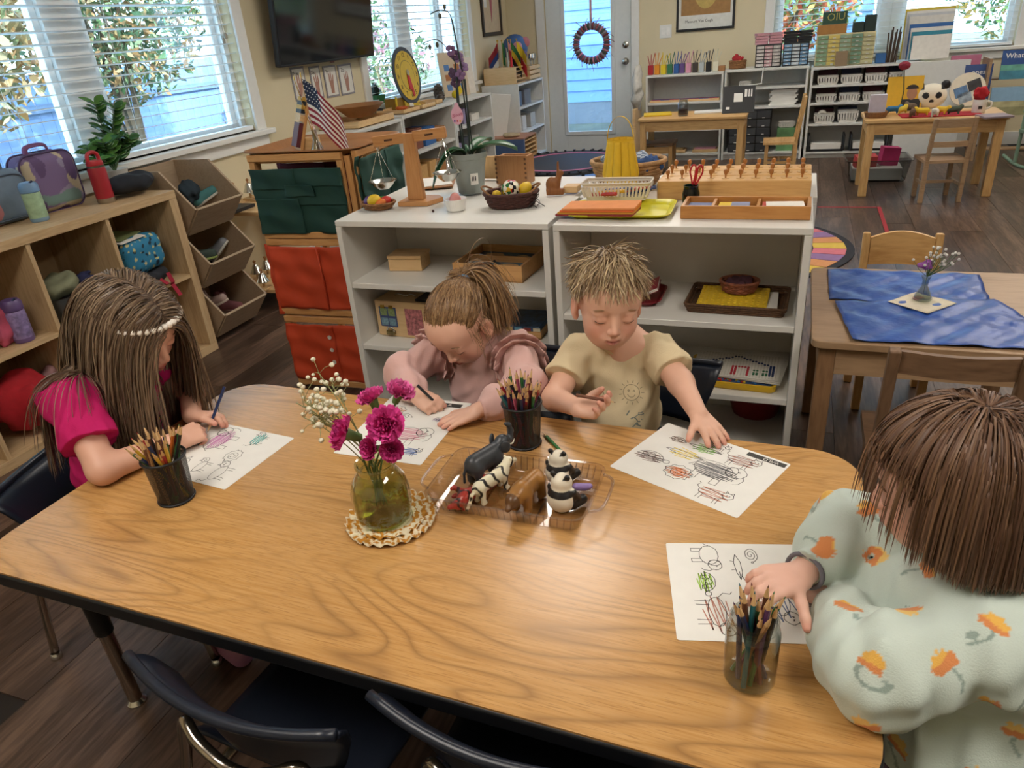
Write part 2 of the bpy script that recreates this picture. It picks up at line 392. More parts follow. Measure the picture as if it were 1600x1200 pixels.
# ================================================================ setting
XW,YB,XR,YF,ZC=-3.03,8.1,4.3,-1.6,2.55
def S(o): o['kind']='structure';return o
m_wall=mat('#dccfae',.75,var=.03,scale=3,bump=.04,bscale=180)
m_trim=mat('#e9e9e6',.4,var=.02)
m_white=mat('#e6e3dc',.38,var=.03,scale=8)
m_plank=wood('#44342b','#70594b',.34,'Y',scale=5,rings=.8,rnd=.28,stretch=9,bump=.08)
fl=S(MB().bb(XW - .2,XR+.2,YF - .2,YB+.2,-.12,-.006).build('floor',mat('#1d1511',.6)))
pm=MB().bb(-.0892,.0892,-.609,.609,-.006,0).mesh('plank');pm.materials.append(m_plank)
for i in range(35):
 x=-3.03+.09+i*.18
 if x>3.3: break
 off=(i*.437 % 1)*1.22
 for j in range(-1,8):
  y=off+j*1.22
  if y<.2 or y>8.2 or (y<1.2 and x>1.6): continue
  o=link('plank',pm,None,fl);o.location=(x,y,0)
S(MB().bb(XW - .2,XR+.2,YF - .2,YB+.2,ZC,ZC+.1).build('ceiling',mat('#ece8dd',.8,var=.02)))
W1=(1.45,3.70,.90,2.02);W2=(5.07,7.03,.88,2.02);W3=(-.30,1.72,.84,2.02);D1=(-2.60,-1.68,0,2.05)
def wall_cut(name,ax,at,u0,u1,holes,th=.16):
 mb=MB();cuts=sorted(holes);u=u0
 def b(a,c,z0,z1):
  if ax=='x': mb.bb(at-th,at,a,c,z0,z1)
  else: mb.bb(a,c,at,at+th,z0,z1)
 for h in cuts:
  b(u,h[0],0,ZC)
  if h[2]>0: b(h[0],h[1],0,h[2])
  b(h[0],h[1],h[3],ZC);u=h[1]
 b(u,u1,0,ZC);return S(mb.build(name,m_wall))
wall_cut('wall_left','x',XW,YF - .2,YB+.16,[W1,W2])
wall_cut('wall_back','y',YB,XW - .16,XR+.2,[D1,W3])
S(MB().bb(XR,XR+.16,YF - .2,YB+.16,0,ZC).build('wall_right',m_wall))
S(MB().bb(XW - .16,XR+.2,YF - .16,YF,0,ZC).build('wall_front',m_wall))
def base(name,a): S(MB().bb(*a).build(name,m_trim,bevel=.004))
base('baseboard_left',(XW,XW+.015,YF,YB,0,.11))
mbb=MB().bb(XW,D1[0] - .1,YB - .015,YB,0,.11).bb(D1[1]+.1,XR,YB - .015,YB,0,.11);S(mbb.build('baseboard_back',m_trim))
m_pane=glass('#dcecf4',.97,.01)
m_slat=mat('#e8edf0',.45,var=.01)
class Wl:
 def __init__(s,ax,at): s.ax=ax;s.at=at
 def bb(s,mb,u0,u1,w0,w1,z0,z1):
  if s.ax=='x': mb.bb(s.at-w1,s.at-w0,u0,u1,z0,z1)
  else: mb.bb(u0,u1,s.at+w0,s.at+w1,z0,z1)
  return mb
 def p(s,u,w,z): return Vector((s.at-w,u,z)) if s.ax=='x' else Vector((u,s.at+w,z))
def window(name,ax,at,W,mull,blind_label,top_hidden=True):
 L=Wl(ax,at);u0,u1,z0,z1=W
 root=S(bpy.data.objects.new(name,None));COL.objects.link(root);root.location=L.p((u0+u1)/2,0,z0)
 inv=Matrix.Translation(-root.location)
 def part(nm,mb,m,bev=.003,par=None):
  mb.v=[tuple(inv @ Vector(v)) for v in mb.v];return mb.build(nm,m,par or root,bevel=bev)
 c=.085
 for a,b in ((u0-c,u0),(u1,u1+c)): part('casing',L.bb(MB(),a,b,-.02,.001,z0 - .02,z1+c),m_trim,.006)
 part('casing',L.bb(MB(),u0-c,u1+c,-.024,.001,z1,z1+c),m_trim,.006)
 part('window_sill',L.bb(MB(),u0-c - .03,u1+c+.03,-.06,.1,z0 - .03,z0),m_trim,.006)
 part('apron',L.bb(MB(),u0-c,u1+c,-.022,.001,z0 - .10,z0 - .03),m_trim,.008)
 for a,b in ((u0,u0+.04),(u1 - .04,u1)): part('jamb',L.bb(MB(),a,b,.06,.15,z0,z1),m_trim)
 part('jamb',L.bb(MB(),u0,u1,.06,.15,z1 - .04,z1),m_trim);part('bottom_rail',L.bb(MB(),u0,u1,.08,.14,z0,z0+.05),m_trim)
 edges=[u0+.04]+[v for m_ in mull for v in m_]+[u1 - .04]
 for a,b in mull: part('mullion',L.bb(MB(),a,b,.07,.15,z0,z1),m_trim)
 for a,b in zip(edges[::2],edges[1::2]):
  for q0,q1 in ((a,a+.035),(b - .035,b)): part('sash_stile',L.bb(MB(),q0,q1,.09,.13,z0+.05,z1 - .04),m_trim)
  pn=part('pane',L.bb(MB(),a+.03,b - .03,.108,.112,z0+.05,z1 - .04),m_pane,0)
 # blind
 br=T('window_blind',blind_label,'blind',L.p((u0+u1)/2,.03,z0));inv2=Matrix.Translation(-br.location)
 def bp(nm,mb,m,smooth=False):
  mb.v=[tuple(inv2 @ Vector(v)) for v in mb.v];return mb.build(nm,m,br,smooth=smooth)
 pit=.0495;n=int((z1-z0 - .08)/pit)
 sm=L.bb(MB(),u0+.012,u1 - .012,.005,.053,-.0014,.0014)
 ti=.10;R_=Matrix.Rotation(-ti,4,'Y') if ax=='x' else Matrix.Rotation(-ti,4,'X')
 sm.v=[tuple(R_ @ (Vector(v)-(L.p((u0+u1)/2,.029,0)))) for v in sm.v];sme=sm.mesh('slat');sme.materials.append(m_slat)
 for i in range(n):
  o=link('slat',sme,None,br);o.location=inv2 @ L.p((u0+u1)/2,.029,z0+.075+i*pit)
 bp('blind_bottom_rail',L.bb(MB(),u0+.012,u1 - .012,.004,.054,z0+.008,z0+.03),m_slat)
 bp('headrail',L.bb(MB(),u0+.01,u1 - .01,.0,.058,z1 - .06,z1 - .005),m_slat)
 nc=max(3,int((u1-u0)/.55));m_cord=mat('#d8d8d4',.7)
 for k in range(nc):
  u=u0+.18+(u1-u0 - .36)*k/(nc-1)
  for w in (.004,.054): bp('ladder_cord',MB().cyl(L.p(u,w,z0+.02),L.p(u,w,z1 - .03),.0012,n=5),m_cord)
 return root,br
window('window_1','x',XW,W1,[(2.57,2.77)],'white slatted blind on the big near window behind the cubby shelf')
window('window_2','x',XW,W2,[(5.74,5.98),(6.55,6.6)],'white slatted blind on the window behind the toy clock')
window('window_3','y',YB,W3,[(.62,.80)],'white slatted blind on the far back window above the drawer units')
# pull cord with tassels of the near window
pc=T('blind_pull_cord','thin pull cord with small tassels hanging in front of the near window','cord',px(338,20,XW+.03))
a_=px(336,0,XW+.03)-pc.location;e_=px(350,55,XW+.03)-pc.location
MB().tube([a_+Vector((0,0,.3)),a_,e_],.0016,6).build('cord',mat('#b9b4a8',.8),pc)
for k in (-.012,.012):
 MB().lathe([(0,-.03),(.008,-.028),(.009,-.01),(.004,0),(0,.002)],e_+Vector((0,k,k)),10).build('tassel',mat('#9c968a',.5),pc,smooth=True)
# door
dr=S(bpy.data.objects.new('door_1',None));COL.objects.link(dr);dr.location=(-2.14,YB,0)
def dp(nm,mb,m,bev=.003,sm=False,par=None):
 off=dr.location;mb.v=[tuple(Vector(v)-off) for v in mb.v];return mb.build(nm,m,par or dr,bevel=bev,smooth=sm)
for a,b in ((D1[0] - .095,D1[0]),(D1[1],D1[1]+.085)): dp('casing',MB().bb(a,b,YB - .02,YB,0,2.13),m_trim,.006)
dp('casing',MB().bb(D1[0] - .095,D1[1]+.085,YB - .022,YB,2.05,2.14),m_trim,.006)
gx0,gx1,gz0,gz1=-2.40,-1.885,.22,1.86;y0,y1=YB+.02,YB+.062;m_door=mat('#dfe3e3',.42,var=.02)
for a in ((D1[0]+.004,gx0,.01,2.04),(gx1,D1[1] - .004,.01,2.04),(gx0,gx1,.01,gz0),(gx0,gx1,gz1,2.04)): dp('door_panel',MB().bb(a[0],a[1],y0,y1,a[2],a[3]),m_door,.002)
for a in ((gx0 - .03,gx0+.012,gz0 - .03,gz1+.03),(gx1 - .012,gx1+.03,gz0 - .03,gz1+.03)): dp('glass_bead',MB().bb(a[0],a[1],y0 - .012,y0+.004,a[2],a[3]),m_door,.005)
for a in ((gz0 - .03,gz0+.012),(gz1 - .012,gz1+.03)): dp('glass_bead',MB().bb(gx0,gx1,y0 - .012,y0+.004,*a),m_door,.005)
dp('pane',MB().bb(gx0,gx1,y0+.012,y0+.016,gz0,gz1),glass('#cfe2f7',.95,.02),0)
for k in range(16):
 dp('door_blind_slat',MB().bb(gx0+.01,gx1 - .01,y0+.022,y0+.036,gz1 - .03-k*.03,gz1 - .0285-k*.03),m_slat,0)
m_nickel=mat('#b9b6ae',.22,1,var=0)
kx=-1.742
kn=dp('door_knob',MB().lathe([(.034,0),(.034,.006),(.012,.008),(.012,.03),(.026,.036),(.031,.05),(.026,.064),(0,.068)],(0,0,0),20),m_nickel,0,True);
kn.rotation_euler=(PI/2,0,0);kn.location=Vector((kx,y0,.915))-dr.location;kn.data.transform(Matrix.Translation(dr.location))
db=dp('deadbolt',MB().lathe([(.032,0),(.032,.012),(.02,.02),(0,.022)],(0,0,0),20),m_nickel,0,True);db.data.transform(Matrix.Translation(dr.location))
db.rotation_euler=(PI/2,0,0);db.location=Vector((kx,y0,1.07))-dr.location
# ceiling fixtures: the lamps of the room
def ceiling_light(x,y,lab,e):
 t=T('ceiling_light',lab,'light',(x,y,ZC))
 mb=MB();w,d=.32,.62
 for s in (-1,1): mb.bb(s*w - .015,s*w+.015,-d,d,-.07,0).bb(-w,w,s*d - .015,s*d+.015,-.07,0)
 mb.build('frame',m_trim,t);MB().bb(-w+.016,w - .016,-d+.016,d - .016,-.06,-.05).build('diffuser',mat('#fff7ec',.5,var=0,emit=e),t)
for i,(x,y,e) in enumerate([(-1.1,.1,7),(1.2,.6,7),(-1.0,3.3,6),(1.3,3.6,6),(-.9,6.2,6),(1.8,6.2,6)]):
 ceiling_light(x,y,['flat ceiling light over the near end of the long table','flat ceiling light over the right end of the long table','flat ceiling light above the white shelves','flat ceiling light above the blue-covered table','flat ceiling light near the glass door','flat ceiling light near the far back window'][i],e)
# outdoors
S(MB().bb(-30,30,-20,40,-.7,-.5).build('ground',mat('#6d6a52',.9,var=.3,scale=2)))
def leafy(name,label,c,rx,ry,rz_,n,cols,leaf=.09,seed=1,trunk=True):
 rs=np.random.RandomState(seed);t=T(name,label,'plant',(c[0],c[1],-.5));d=rs.normal(size=(n,3));d/=np.linalg.norm(d,axis=1)[:,None]
 q=d*(rs.uniform(.25,1,n)**.5)[:,None]*np.array([rx,ry,rz_])+np.array([0,0,c[2]+.5])
 a=rs.normal(size=(n,3));a/=np.linalg.norm(a,axis=1)[:,None];b=np.cross(a,rs.normal(size=(n,3)));b/=np.linalg.norm(b,axis=1)[:,None];s=leaf*rs.uniform(.5,1.3,n)[:,None]
 P=np.stack([q-a*s,q+b*s*.4,q+a*s,q-b*s*.4],1).reshape(-1,3);me=np_mesh('leaves',P,np.arange(4*n).reshape(-1,4))
 cc=np.array([hx(h) for h in cols])[rs.randint(0,len(cols),n)]*rs.uniform(.7,1.25,(n,1));set_col(me,np.repeat(cc,4,0));o=link('leaves',me,vmat(.5),t);o['kind']='stuff'
 mb=MB()
 for k in range(7):
  e=q[rs.randint(n)]-np.array([0,0,0]);mb.tube(smooth_path([(rs.uniform(-.1,.1),rs.uniform(-.1,.1),0),(e[0]*.3,e[1]*.3,e[2]*.5),tuple(e)],4),[.05 - .0045*i for i in range(9)],5)
 mb.build('branches',mat('#5b4a3a',.8),t)
 return t
tan=['#c9a678','#b98a5e','#d8c3a0','#8f7a55','#7d8458'];grn=['#5f7a4f','#44603f','#88986a','#9aa27e'];aut=['#d6744e','#c9553d','#8aa860','#dcae62','#6b8a58']
leafy('outdoor_tree','tan-leaved tree outside the left pane of the near window',(-6.3,3.75,2.15),1.4,1.35,1.45,9000,tan,.07,1)
leafy('outdoor_shrub','grey-green shrub outside the middle of the near window',(-7.2,6.75,2.2),1.2,1.15,1.35,7000,grn+tan[:2],.065,2)
leafy('outdoor_shrub','bushy green shrub outside the window behind the toy clock',(-7.5,11.6,.8),1.6,2.0,1.3,6000,grn+['#c98a9a'],.07,3)
leafy('outdoor_tree','red and orange autumn tree outside the far back window',(-.6,12.2,1.9),1.5,1.0,1.5,8000,aut,.07,4)
leafy('outdoor_tree','yellow-green tree outside the right half of the back window',(3.2,12.6,1.9),1.7,1.0,1.5,6000,aut[2:],.07,5)
leafy('outdoor_shrub','pale potted bush outside the glass door',(-1.75,11.4,.25),.45,.45,.5,900,['#c9d8cc','#d8e2dc','#b4c8bc'],.06,6)
fn=T('outdoor_fence','slate-blue board fence outside the near window','fence',(-9.2,6,-.5))
bm_=MB().bb(-.015,.015,-.088,.088,0,1.75).mesh('board');bm_.materials.append(mat('#8fa6d6',.8,var=.12,scale=2))
for k in range(70):
 o=link('board',bm_,None,fn);o.location=(0,-4+k*.18,random.uniform(-.02,.02))
MB().bb(.02,.06,-4.1,8.7,.3,.4).bb(.02,.06,-4.1,8.7,1.3,1.4).build('rail',mat('#7f90b2',.8),fn)
def house(label,x0,x1,yy0,yy1,h,col):
 t=T('outdoor_house',label,'building',(x0,yy0,-.5));MB().bb(0,x1-x0,0,yy1-yy0,0,.4).build('foundation',mat('#8d8d8a',.8),t)
 k=0;m_=mat(col,.7,var=.03)
 while .4+k*.2<h:
  z=.4+k*.2;mb=MB();mb.bb(-.01,x1-x0+.01,-.01,yy1-yy0+.01,z,z+.2);mb.v=[(v[0]+(.02 if v[2]>z+.1 and v[0]<.1 else 0)-(.02 if v[2]>z+.1 and v[0]>.1 else 0),v[1]+(.02 if v[2]>z+.1 and v[1]<.1 else 0)-(.02 if v[2]>z+.1 and v[1]>.1 else 0),v[2]) for v in mb.v]
  mb.build('siding_board',m_,t);k+=1
 w,d=x1-x0,yy1-yy0
 MB().add([(-.3,-.3,h),(w+.3,-.3,h),(w+.3,d+.3,h),(-.3,d+.3,h),(w/2,-.3,h+1.6),(w/2,d+.3,h+1.6)],[(0,3,5,4),(1,4,5,2),(0,4,1),(3,2,5),(0,1,2,3)]).build('roof',mat('#6c6a6c',.8),t)
house('pale blue sided house seen through the glass door',-6.5,1.0,14.5,20,4.2,'#8fb0dc')
house('added white sided house beyond the fence, standing in for window glare',-17,-12,7.6,20,4.4,'#e8ecee')  # added sunlit white house, imitates the sun glare at the window's right edge
# ================================================================ furniture
# --- oak laminate: fine pores plus flat-sawn arches
def oak_laminate():
 m,n,l,p=nt_new('oak_laminate');p.inputs['Roughness'].default_value=.27;p.inputs['Specular IOR Level'].default_value=.6
 tc=n.new('ShaderNodeTexCoord')
 def mapping(s): q=n.new('ShaderNodeMapping');q.inputs['Scale'].default_value=s;l.new(tc.outputs['Object'],q.inputs[0]);return q
 def noise(mp,sc,det,dist=0): q=n.new('ShaderNodeTexNoise');q.inputs['Scale'].default_value=sc;q.inputs['Detail'].default_value=det;q.inputs['Distortion'].default_value=dist;l.new(mp.outputs[0],q.inputs['Vector']);return q
 def math(op,a,b=None,c=None):
  q=n.new('ShaderNodeMath');q.operation=op
  for i,v in enumerate((a,b,c)):
   if v is None: continue
   if isinstance(v,(int,float)): q.inputs[i].default_value=v
   else: l.new(v,q.inputs[i])
  return q.outputs[0]
 big=noise(mapping((.75,4.6,1)),1.25,1.5,.35);fine=noise(mapping((2.2,46,1)),5,4);pore=noise(mapping((7,130,1)),4,2)
 ring=math('FRACT',math('MULTIPLY_ADD',big.outputs[0],24,math('MULTIPLY',fine.outputs[0],.16)))
 line=math('POWER',math('SUBTRACT',1,math('ABSOLUTE',math('MULTIPLY_ADD',ring,2,-1))),3.2)
 patch=noise(mapping((1.3,2.6,1)),1.4,1);pm_=n.new('ShaderNodeMapRange');pm_.inputs[1].default_value=.38;pm_.inputs[2].default_value=.58;pm_.inputs[3].default_value=.25;pm_.inputs[4].default_value=1;l.new(patch.outputs[0],pm_.inputs[0])
 dark=math('MULTIPLY',math('MULTIPLY',line,pm_.outputs[0]),.62)
 pr=n.new('ShaderNodeMapRange');pr.inputs[1].default_value=.54;pr.inputs[2].default_value=.68;pr.inputs[3].default_value=0;pr.inputs[4].default_value=.4;l.new(pore.outputs[0],pr.inputs[0])
 tot=math('MAXIMUM',dark,pr.outputs[0])
 rp=n.new('ShaderNodeValToRGB');e=rp.color_ramp.elements;e[0].position=.3;e[0].color=(*hx('#b8884d'),1);e[1].position=.7;e[1].color=(*hx('#c89a5f'),1);l.new(fine.outputs[0],rp.inputs[0])
 mx=n.new('ShaderNodeMix');mx.data_type='RGBA';l.new(tot,mx.inputs[0]);l.new(rp.outputs[0],mx.inputs[6]);mx.inputs[7].default_value=(*hx('#7f5a36'),1);l.new(mx.outputs[2],p.inputs['Base Color'])
 return m
ZT=.53;TX,TY,TW,TD,TR=-.602,.978,1.545,.772,math.radians(-.9)
m_black=mat('#15161a',.45,var=.05);m_chrome=mat('#b8aea2',.2,1,var=0);m_steel=mat('#cfcfca',.18,1,var=0)
tb=T('activity_table','long golden oak laminate table with black edge where the four children colour','table',(TX,TY,0),TR)
MB().prism(rrect(TW - .006,TD - .006,.095,8),ZT - .004,ZT).build('tabletop',oak_laminate(),tb)
MB().prism(rrect(TW,TD,.098,8),ZT - .034,ZT - .003).build('edge_band',m_black,tb,bevel=.006,seg=3)
for sx in (-1,1):
 MB().bb(sx*(TW/2 - .14) - .02,sx*(TW/2 - .14)+.02,-TD/2+.12,TD/2 - .12,ZT - .07,ZT - .034).build('support_rail',m_black,tb)
 for sy in (-1,1):
  a=Vector((sx*(TW/2 - .10),sy*(TD/2 - .125),ZT - .034));b=Vector((sx*(TW/2 - .055),sy*(TD/2 - .155),.012));c_=a.lerp(b,.52)
  lg=MB().tube([a,c_],[.021,.019],14).build('leg',m_black,tb,smooth=True)
  MB().tube([a.lerp(b,.5),b],.0148,14).build('leg_tube',m_chrome,lg,smooth=True)
  MB().lathe([(0,0),(.021,0),(.022,.006),(.016,.014),(.012,.02)],(b.x,b.y,0),16).build('foot_glide',m_steel,lg,smooth=True)
  MB().tube([a+Vector((-sx*.06,-sy*.03,0)),a+Vector((-sx*.03,-sy*.015,-.05)),a.lerp(b,.42)],.007,8).build('brace',m_black,lg,smooth=True)
# --- moulded shell chair, facing +y
m_navy=mat('#191f2c',.34,var=.05)
def shell_chair(label,loc,rz,h=.30,group='navy plastic chairs at the long table'):
 t=T('classroom_chair',label,'chair',loc,rz,group)
 def seat(u,v):
  x=(u - .5)*2;y=-.16+.33*v;w=.165 - .02*(v - .5)**2
  z=h+.012*x*x*(1-v) - .02*max(0,v - .75)*2 - .008*math.cos(x*PI/2)+.05*max(0,.12-v)/.12*(1 - .3*x*x)
  return (x*w,y,z)
 MB().grid(seat,14,14,.006).build('seat',m_navy,t,smooth='all')
 def back(u,v):
  x=(u - .5)*2;w=.135+.06*v**.8;z=h+.075+.145*v+.012*x*x*v;y=-.175 - .035*v+.035*x*x+(.012*(1-abs(v - .5)*2)) - .018*max(0,v - .86)/.14
  return (x*w,y,z)
 bk=MB().grid(back,16,10,-.007).build('backrest',m_navy,t,smooth='all')
 MB().tube([back(u/16,1.0) for u in range(17)],.0085,8).build('rolled_lip',m_navy,bk,smooth='all')
 for s in (-1,1):
  MB().tube(smooth_path([(s*.16,-.245,.008),(s*.15,-.215,h - .05),(s*.135,-.2,h+.05),(s*.115,-.196,h+.125),(s*.075,-.212,h+.118),(s*.03,-.218,h+.098),(0,-.219,h+.094)],5),.0098,10).build('rear_leg',m_chrome,t,smooth='all')
  MB().tube(smooth_path([(s*.165,.19,.008),(s*.15,.15,h - .06),(s*.13,.10,h - .018),(s*.12,-.08,h - .018),(s*.13,-.19,h - .035)],5),.0098,10).build('front_leg',m_chrome,t,smooth='all')
  for y in (-.245,.19): MB().lathe([(0,0),(.014,0),(.014,.012),(.010,.018)],(s*(.16 if y<0 else .165),y,0),12).build('foot_glide',m_steel,t,smooth=True)
 return t
shell_chair('navy plastic chair with chrome legs pushed under the left part of the long table',(-.675,.700,0),math.radians(-4))
shell_chair('navy plastic chair with chrome legs pushed under the middle of the long table',(-.285,.752,0),math.radians(-1))
shell_chair('navy plastic chair under the girl with long hair and bead headband',(-1.44,1.02,0),-PI/2+.25,.27)
shell_chair('navy plastic chair under the girl with the ponytail',(-.70,1.58,0),PI,.28)
shell_chair('navy plastic chair under the boy in the cream shirt',(-.325,1.565,0),PI,.28)
shell_chair('navy plastic chair under the girl in the flowered sweatshirt',(.385,.80,0),PI/2+.1,.30)
# --- shelves
m_mela=mat('#dedbd4',.35,var=.03,scale=6);m_edge=mat('#d3cfc4',.5,var=.08,scale=10)
def unit(name,label,x0,x1,y0,y1,h,shelves,face='-y',back=True,m=None,th=.02,toe=.05,group=None,top_m=None):
 m=m or m_mela;cx,cy=(x0+x1)/2,(y0+y1)/2;t=T(name,label,'shelf',(cx,cy,0),0,group);w,d=(x1-x0)/2,(y1-y0)/2
 B=lambda nm,*a: MB().bb(*a).build(nm,m,t,bevel=.0025)
 if face in ('-y','+y'):
  for s in (-1,1): B('side_panel',s*w,s*(w-th),-d,d,0,h-th)
  s=-1 if face=='-y' else 1
  for z in shelves: B('shelf',-w+th,w-th,-d+(.004 if s<0 else .012),d-(.012 if s<0 else .004),z-th,z)
  if back: B('back_panel',-w+th,w-th,-s*d,-s*(d - .012),toe,h-th)
  B('toe_kick',-w+th,w-th,s*(d - .03),s*(d - .045),0,toe - .001)
 else:
  for s in (-1,1): B('side_panel',-w,w,s*d,s*(d-th),0,h-th)
  s=1 if face=='+x' else -1
  for z in shelves: B('shelf',-w+(.012 if s>0 else .004),w-(.004 if s>0 else .012),-d+th,d-th,z-th,z)
  if back: B('back_panel',-s*w,-s*(w - .012),-d+th,d-th,toe,h-th)
  B('toe_kick',s*(w - .03),s*(w - .045),-d+th,d-th,0,toe - .001)
 tp=MB().bb(-w,w,-d,d,h-th,h).build('top',top_m or m,t,bevel=.003)
 return t
YS=2.0;HS=.81
unit('shelf_unit','low white shelf behind the girls with puzzle boxes, its end by the orange cloth frames',-1.405,-.665,YS,YS+.36,HS,(.08,.365,.595))
unit('shelf_unit','low white shelf behind the boy holding trays and peg boards',-.648,.062,YS - .01,YS+.35,HS,(.08,.30,.53))
unit('shelf_unit','white shelf standing back to back behind the left white shelf, facing the door',-1.43,-.69,YS+.365,YS+.72,HS - .005,(.08,.42),'+y')
unit('shelf_unit','white shelf standing back to back under the knobbed cylinder blocks, facing the door',-.67,.075,YS+.355,YS+.72,HS - .003,(.08,.42),'+y')
# cubby shelf of light oak
m_oak=wood('#a98a63','#c9ac84',.5,'Y',5,.5,.05,stretch=10);m_oakv=wood('#a98a63','#c9ac84',.5,'Z',5,.5,.05,stretch=10)
cb=T('cubby_shelf','light oak cubby shelf with square openings under the near window','shelf',(-2.83,1.85,0));CX0,CX1=-.19,.194
yl=[px(272,296,-2.636).y]
cyR=2.575-1.85;cyL=-1.15
MB().bb(CX0,CX1,cyL,cyR,.755,.79).build('top',m_oak,cb,bevel=.002)
MB().bb(CX0,CX1,cyL,cyR,.0,.04).build('bottom',m_oak,cb,bevel=.002)
MB().bb(CX0,CX1,cyR - .045,cyR,.04,.755).build('side_panel',m_oakv,cb,bevel=.002)
dv=[1.82-1.85,2.185-1.85]
for y in dv+[1.45-1.85,1.08-1.85]: MB().bb(CX0,CX1 - .004,y - .009,y+.009,.04,.755).build('divider',m_oakv,cb,bevel=.001)
ys=[cyL]+[1.08-1.85,1.45-1.85]+dv+[cyR - .045]
for a,b in zip(ys,ys[1:]): MB().bb(CX0,CX1 - .003,a+.009,b-(.009 if b!=ys[-1] else 0),.388,.406).build('shelf',m_oak,cb,bevel=.001)
MB().bb(CX0 - .006,CX0,cyL,cyR,.0,.78).build('back_panel',mat('#b79a74',.6),cb)
# tilting shoe bins
sb=T('shoe_bin_rack','pale wooden rack of three slanted shoe bins beside the cubby shelf','rack',(-2.80,2.80,0));m_ash=wood('#8f7a63','#a9937a',.55,'Y',6,.4,.04,stretch=9)
for k,z in enumerate((.03,.295,.56)):
 w=.17;x0,x1=-.19,.17
 bm2=T('bin',None,None);bm2.parent=sb
 prof=[(x0,z),(x1 - .07,z),(x1+.03,z+.125),(x1 - .13,z+.30 if k<2 else z+.30),(x0,z+.30)]
 for s in (-1,1):
  mb=MB();n_=len(prof);y0_,y1_=(s*w,s*(w - .012))
  mb.add([(x,y0_,zz) for x,zz in prof]+[(x,y1_,zz) for x,zz in prof],[tuple(range(n_)),tuple(range(2*n_-1,n_-1,-1))]+[(q,(q+1) % n_,n_+(q+1) % n_,n_+q) for q in range(n_)]);mb.build('bin_side',m_ash,sb)
 MB().bar((x1 - .07,0,z),(x1+.03,0,z+.125),2*w - .024,.012,(1,0,0)).build('bin_front',m_ash,sb)
 MB().bb(x0,x1 - .07,-w+.012,w - .012,z,z+.012).build('bin_floor',m_ash,sb);MB().bb(x0,x0+.01,-w+.012,w - .012,z,z+.30).build('bin_back',m_ash,sb)
 bpy.data.objects.remove(bm2)
# two-tier bell stand
m_birch=wood('#c39c68','#dcb988',.45,'X',6,.5,.05,stretch=8);m_birchz=wood('#c39c68','#dcb988',.45,'Z',6,.5,.05,stretch=8)
bs=T('bell_stand','two-tier birch stand of small bells by the left wall','table',(-2.82,3.36,0))
for z in (.10,.535): MB().prism(rrect(.40,.50,.05),z,z+.022).build('shelf_board',m_birch,bs,bevel=.003)
for sx in (-1,1):
 for sy in (-1,1): MB().cyl((sx*.16,sy*.21,0),(sx*.16,sy*.21,.535),.016,n=12).build('leg',m_birchz,bs,smooth=True)
# dressing-frame tower
m_beech=wood('#b27a45','#cd9a62',.4,'X',6,.5,.06,stretch=9);m_beechz=wood('#b27a45','#cd9a62',.4,'Z',6,.5,.06,stretch=9)
tw=T('frame_rack','tall wooden rack holding cloth dressing frames left of the white shelf','rack',(-1.735,2.50,0),math.radians(3))
for sx in (-1,1):
 for sy in (-1,1): MB().bb(sx*.2 - .012,sx*.2+.012,sy*.18 - .012,sy*.18+.012,0,.965).build('post',m_beechz,tw,bevel=.002)
for z in (.02,.335,.66,.955):
 for sy in (-1,1): MB().bb(-.2,.2,sy*.18 - .008,sy*.18+.008,z - .01,z+.01).build('crossbar',m_beech,tw)
 for sx in (-1,1): MB().bb(sx*.2 - .008,sx*.2+.008,-.18,.18,z - .01,z+.01).build('crossbar',m_beech,tw)
m_orange=mat('#c4431f',.75,var=.08,scale=12,bump=.25,bscale=14);m_green=mat('#143c33',.8,var=.1,scale=10,bump=.3,bscale=12)
def dressing(label,c,rz,m,style,w=.40,h=.315,seed=0):
 t=T('dressing_frame',label,'dressing frame',c,rz)
 for z in (.012,h - .012): MB().bb(-w/2,w/2,-.012,.010,z - .013,z+.013).build('frame_bar',m_beech,t,bevel=.003)
 for s in (-1,1): MB().bb(s*w/2 - .024*(s>0),s*w/2+.024*(s<0),-.006,.008,.02,h - .02).build('frame_stile',m_beechz,t,bevel=.002)
 rs=random.Random(seed);ph=[rs.uniform(0,6) for _ in range(6)]
 def cloth(x0,x1,z0,z1,y,nm='cloth_flap',amp=.003):
  def f(u,v):
   x=x0+(x1-x0)*u;z=z0+(z1-z0)*v
   return (x,y-amp*(1.2+sin(x*60+ph[0]+8*z)*.6+sin(z*75+ph[1]+14*x)*.9+sin((x+z)*45+ph[2])),z)
  return MB().grid(f,22,22,.0025).build(nm,m,t,smooth='all')
 if style=='flaps':
  cloth(-w/2+.004,.035,.03,h - .028,-.016);cloth(.02,w/2 - .004,.03,h - .028,-.011);MB().tube([(.035,-.021,.03),(.033,-.023,h/2),(.03,-.021,h - .03)],.004,6).build('hem',m,t,smooth='all')
  cloth(-w/2 - .012,-w/2+.012,.0,h - .02,-.006)
 elif style=='buttons':
  cloth(-w/2+.004,.03,.03,h - .03,-.016);cloth(.012,w/2 - .004,.03,h - .03,-.011)
  for k in range(4):
   b=MB().lathe([(0,0),(.0085,0),(.0095,.002),(.0085,.004),(.004,.0032),(0,.0032)],(0,0,0),14).build('button',mat('#d8d2c6',.3),t,smooth=True);b.rotation_euler=(PI/2,0,0);b.location=(.008,-.021,.065+k*.056)
 else:
  cloth(-w/2+.004,.0,.02,.155,-.018);cloth(-.02,w/2 - .004,.02,.235,-.011);cloth(-w/2+.004,w/2 - .004,.13,.215,-.015);cloth(-w/2+.004,.0,.19,.265,-.020);cloth(-.01,w/2 - .004,.2,.265,-.018);cloth(-.05,.075,.165,.205,-.024,'bow_strap',.004)
 return t
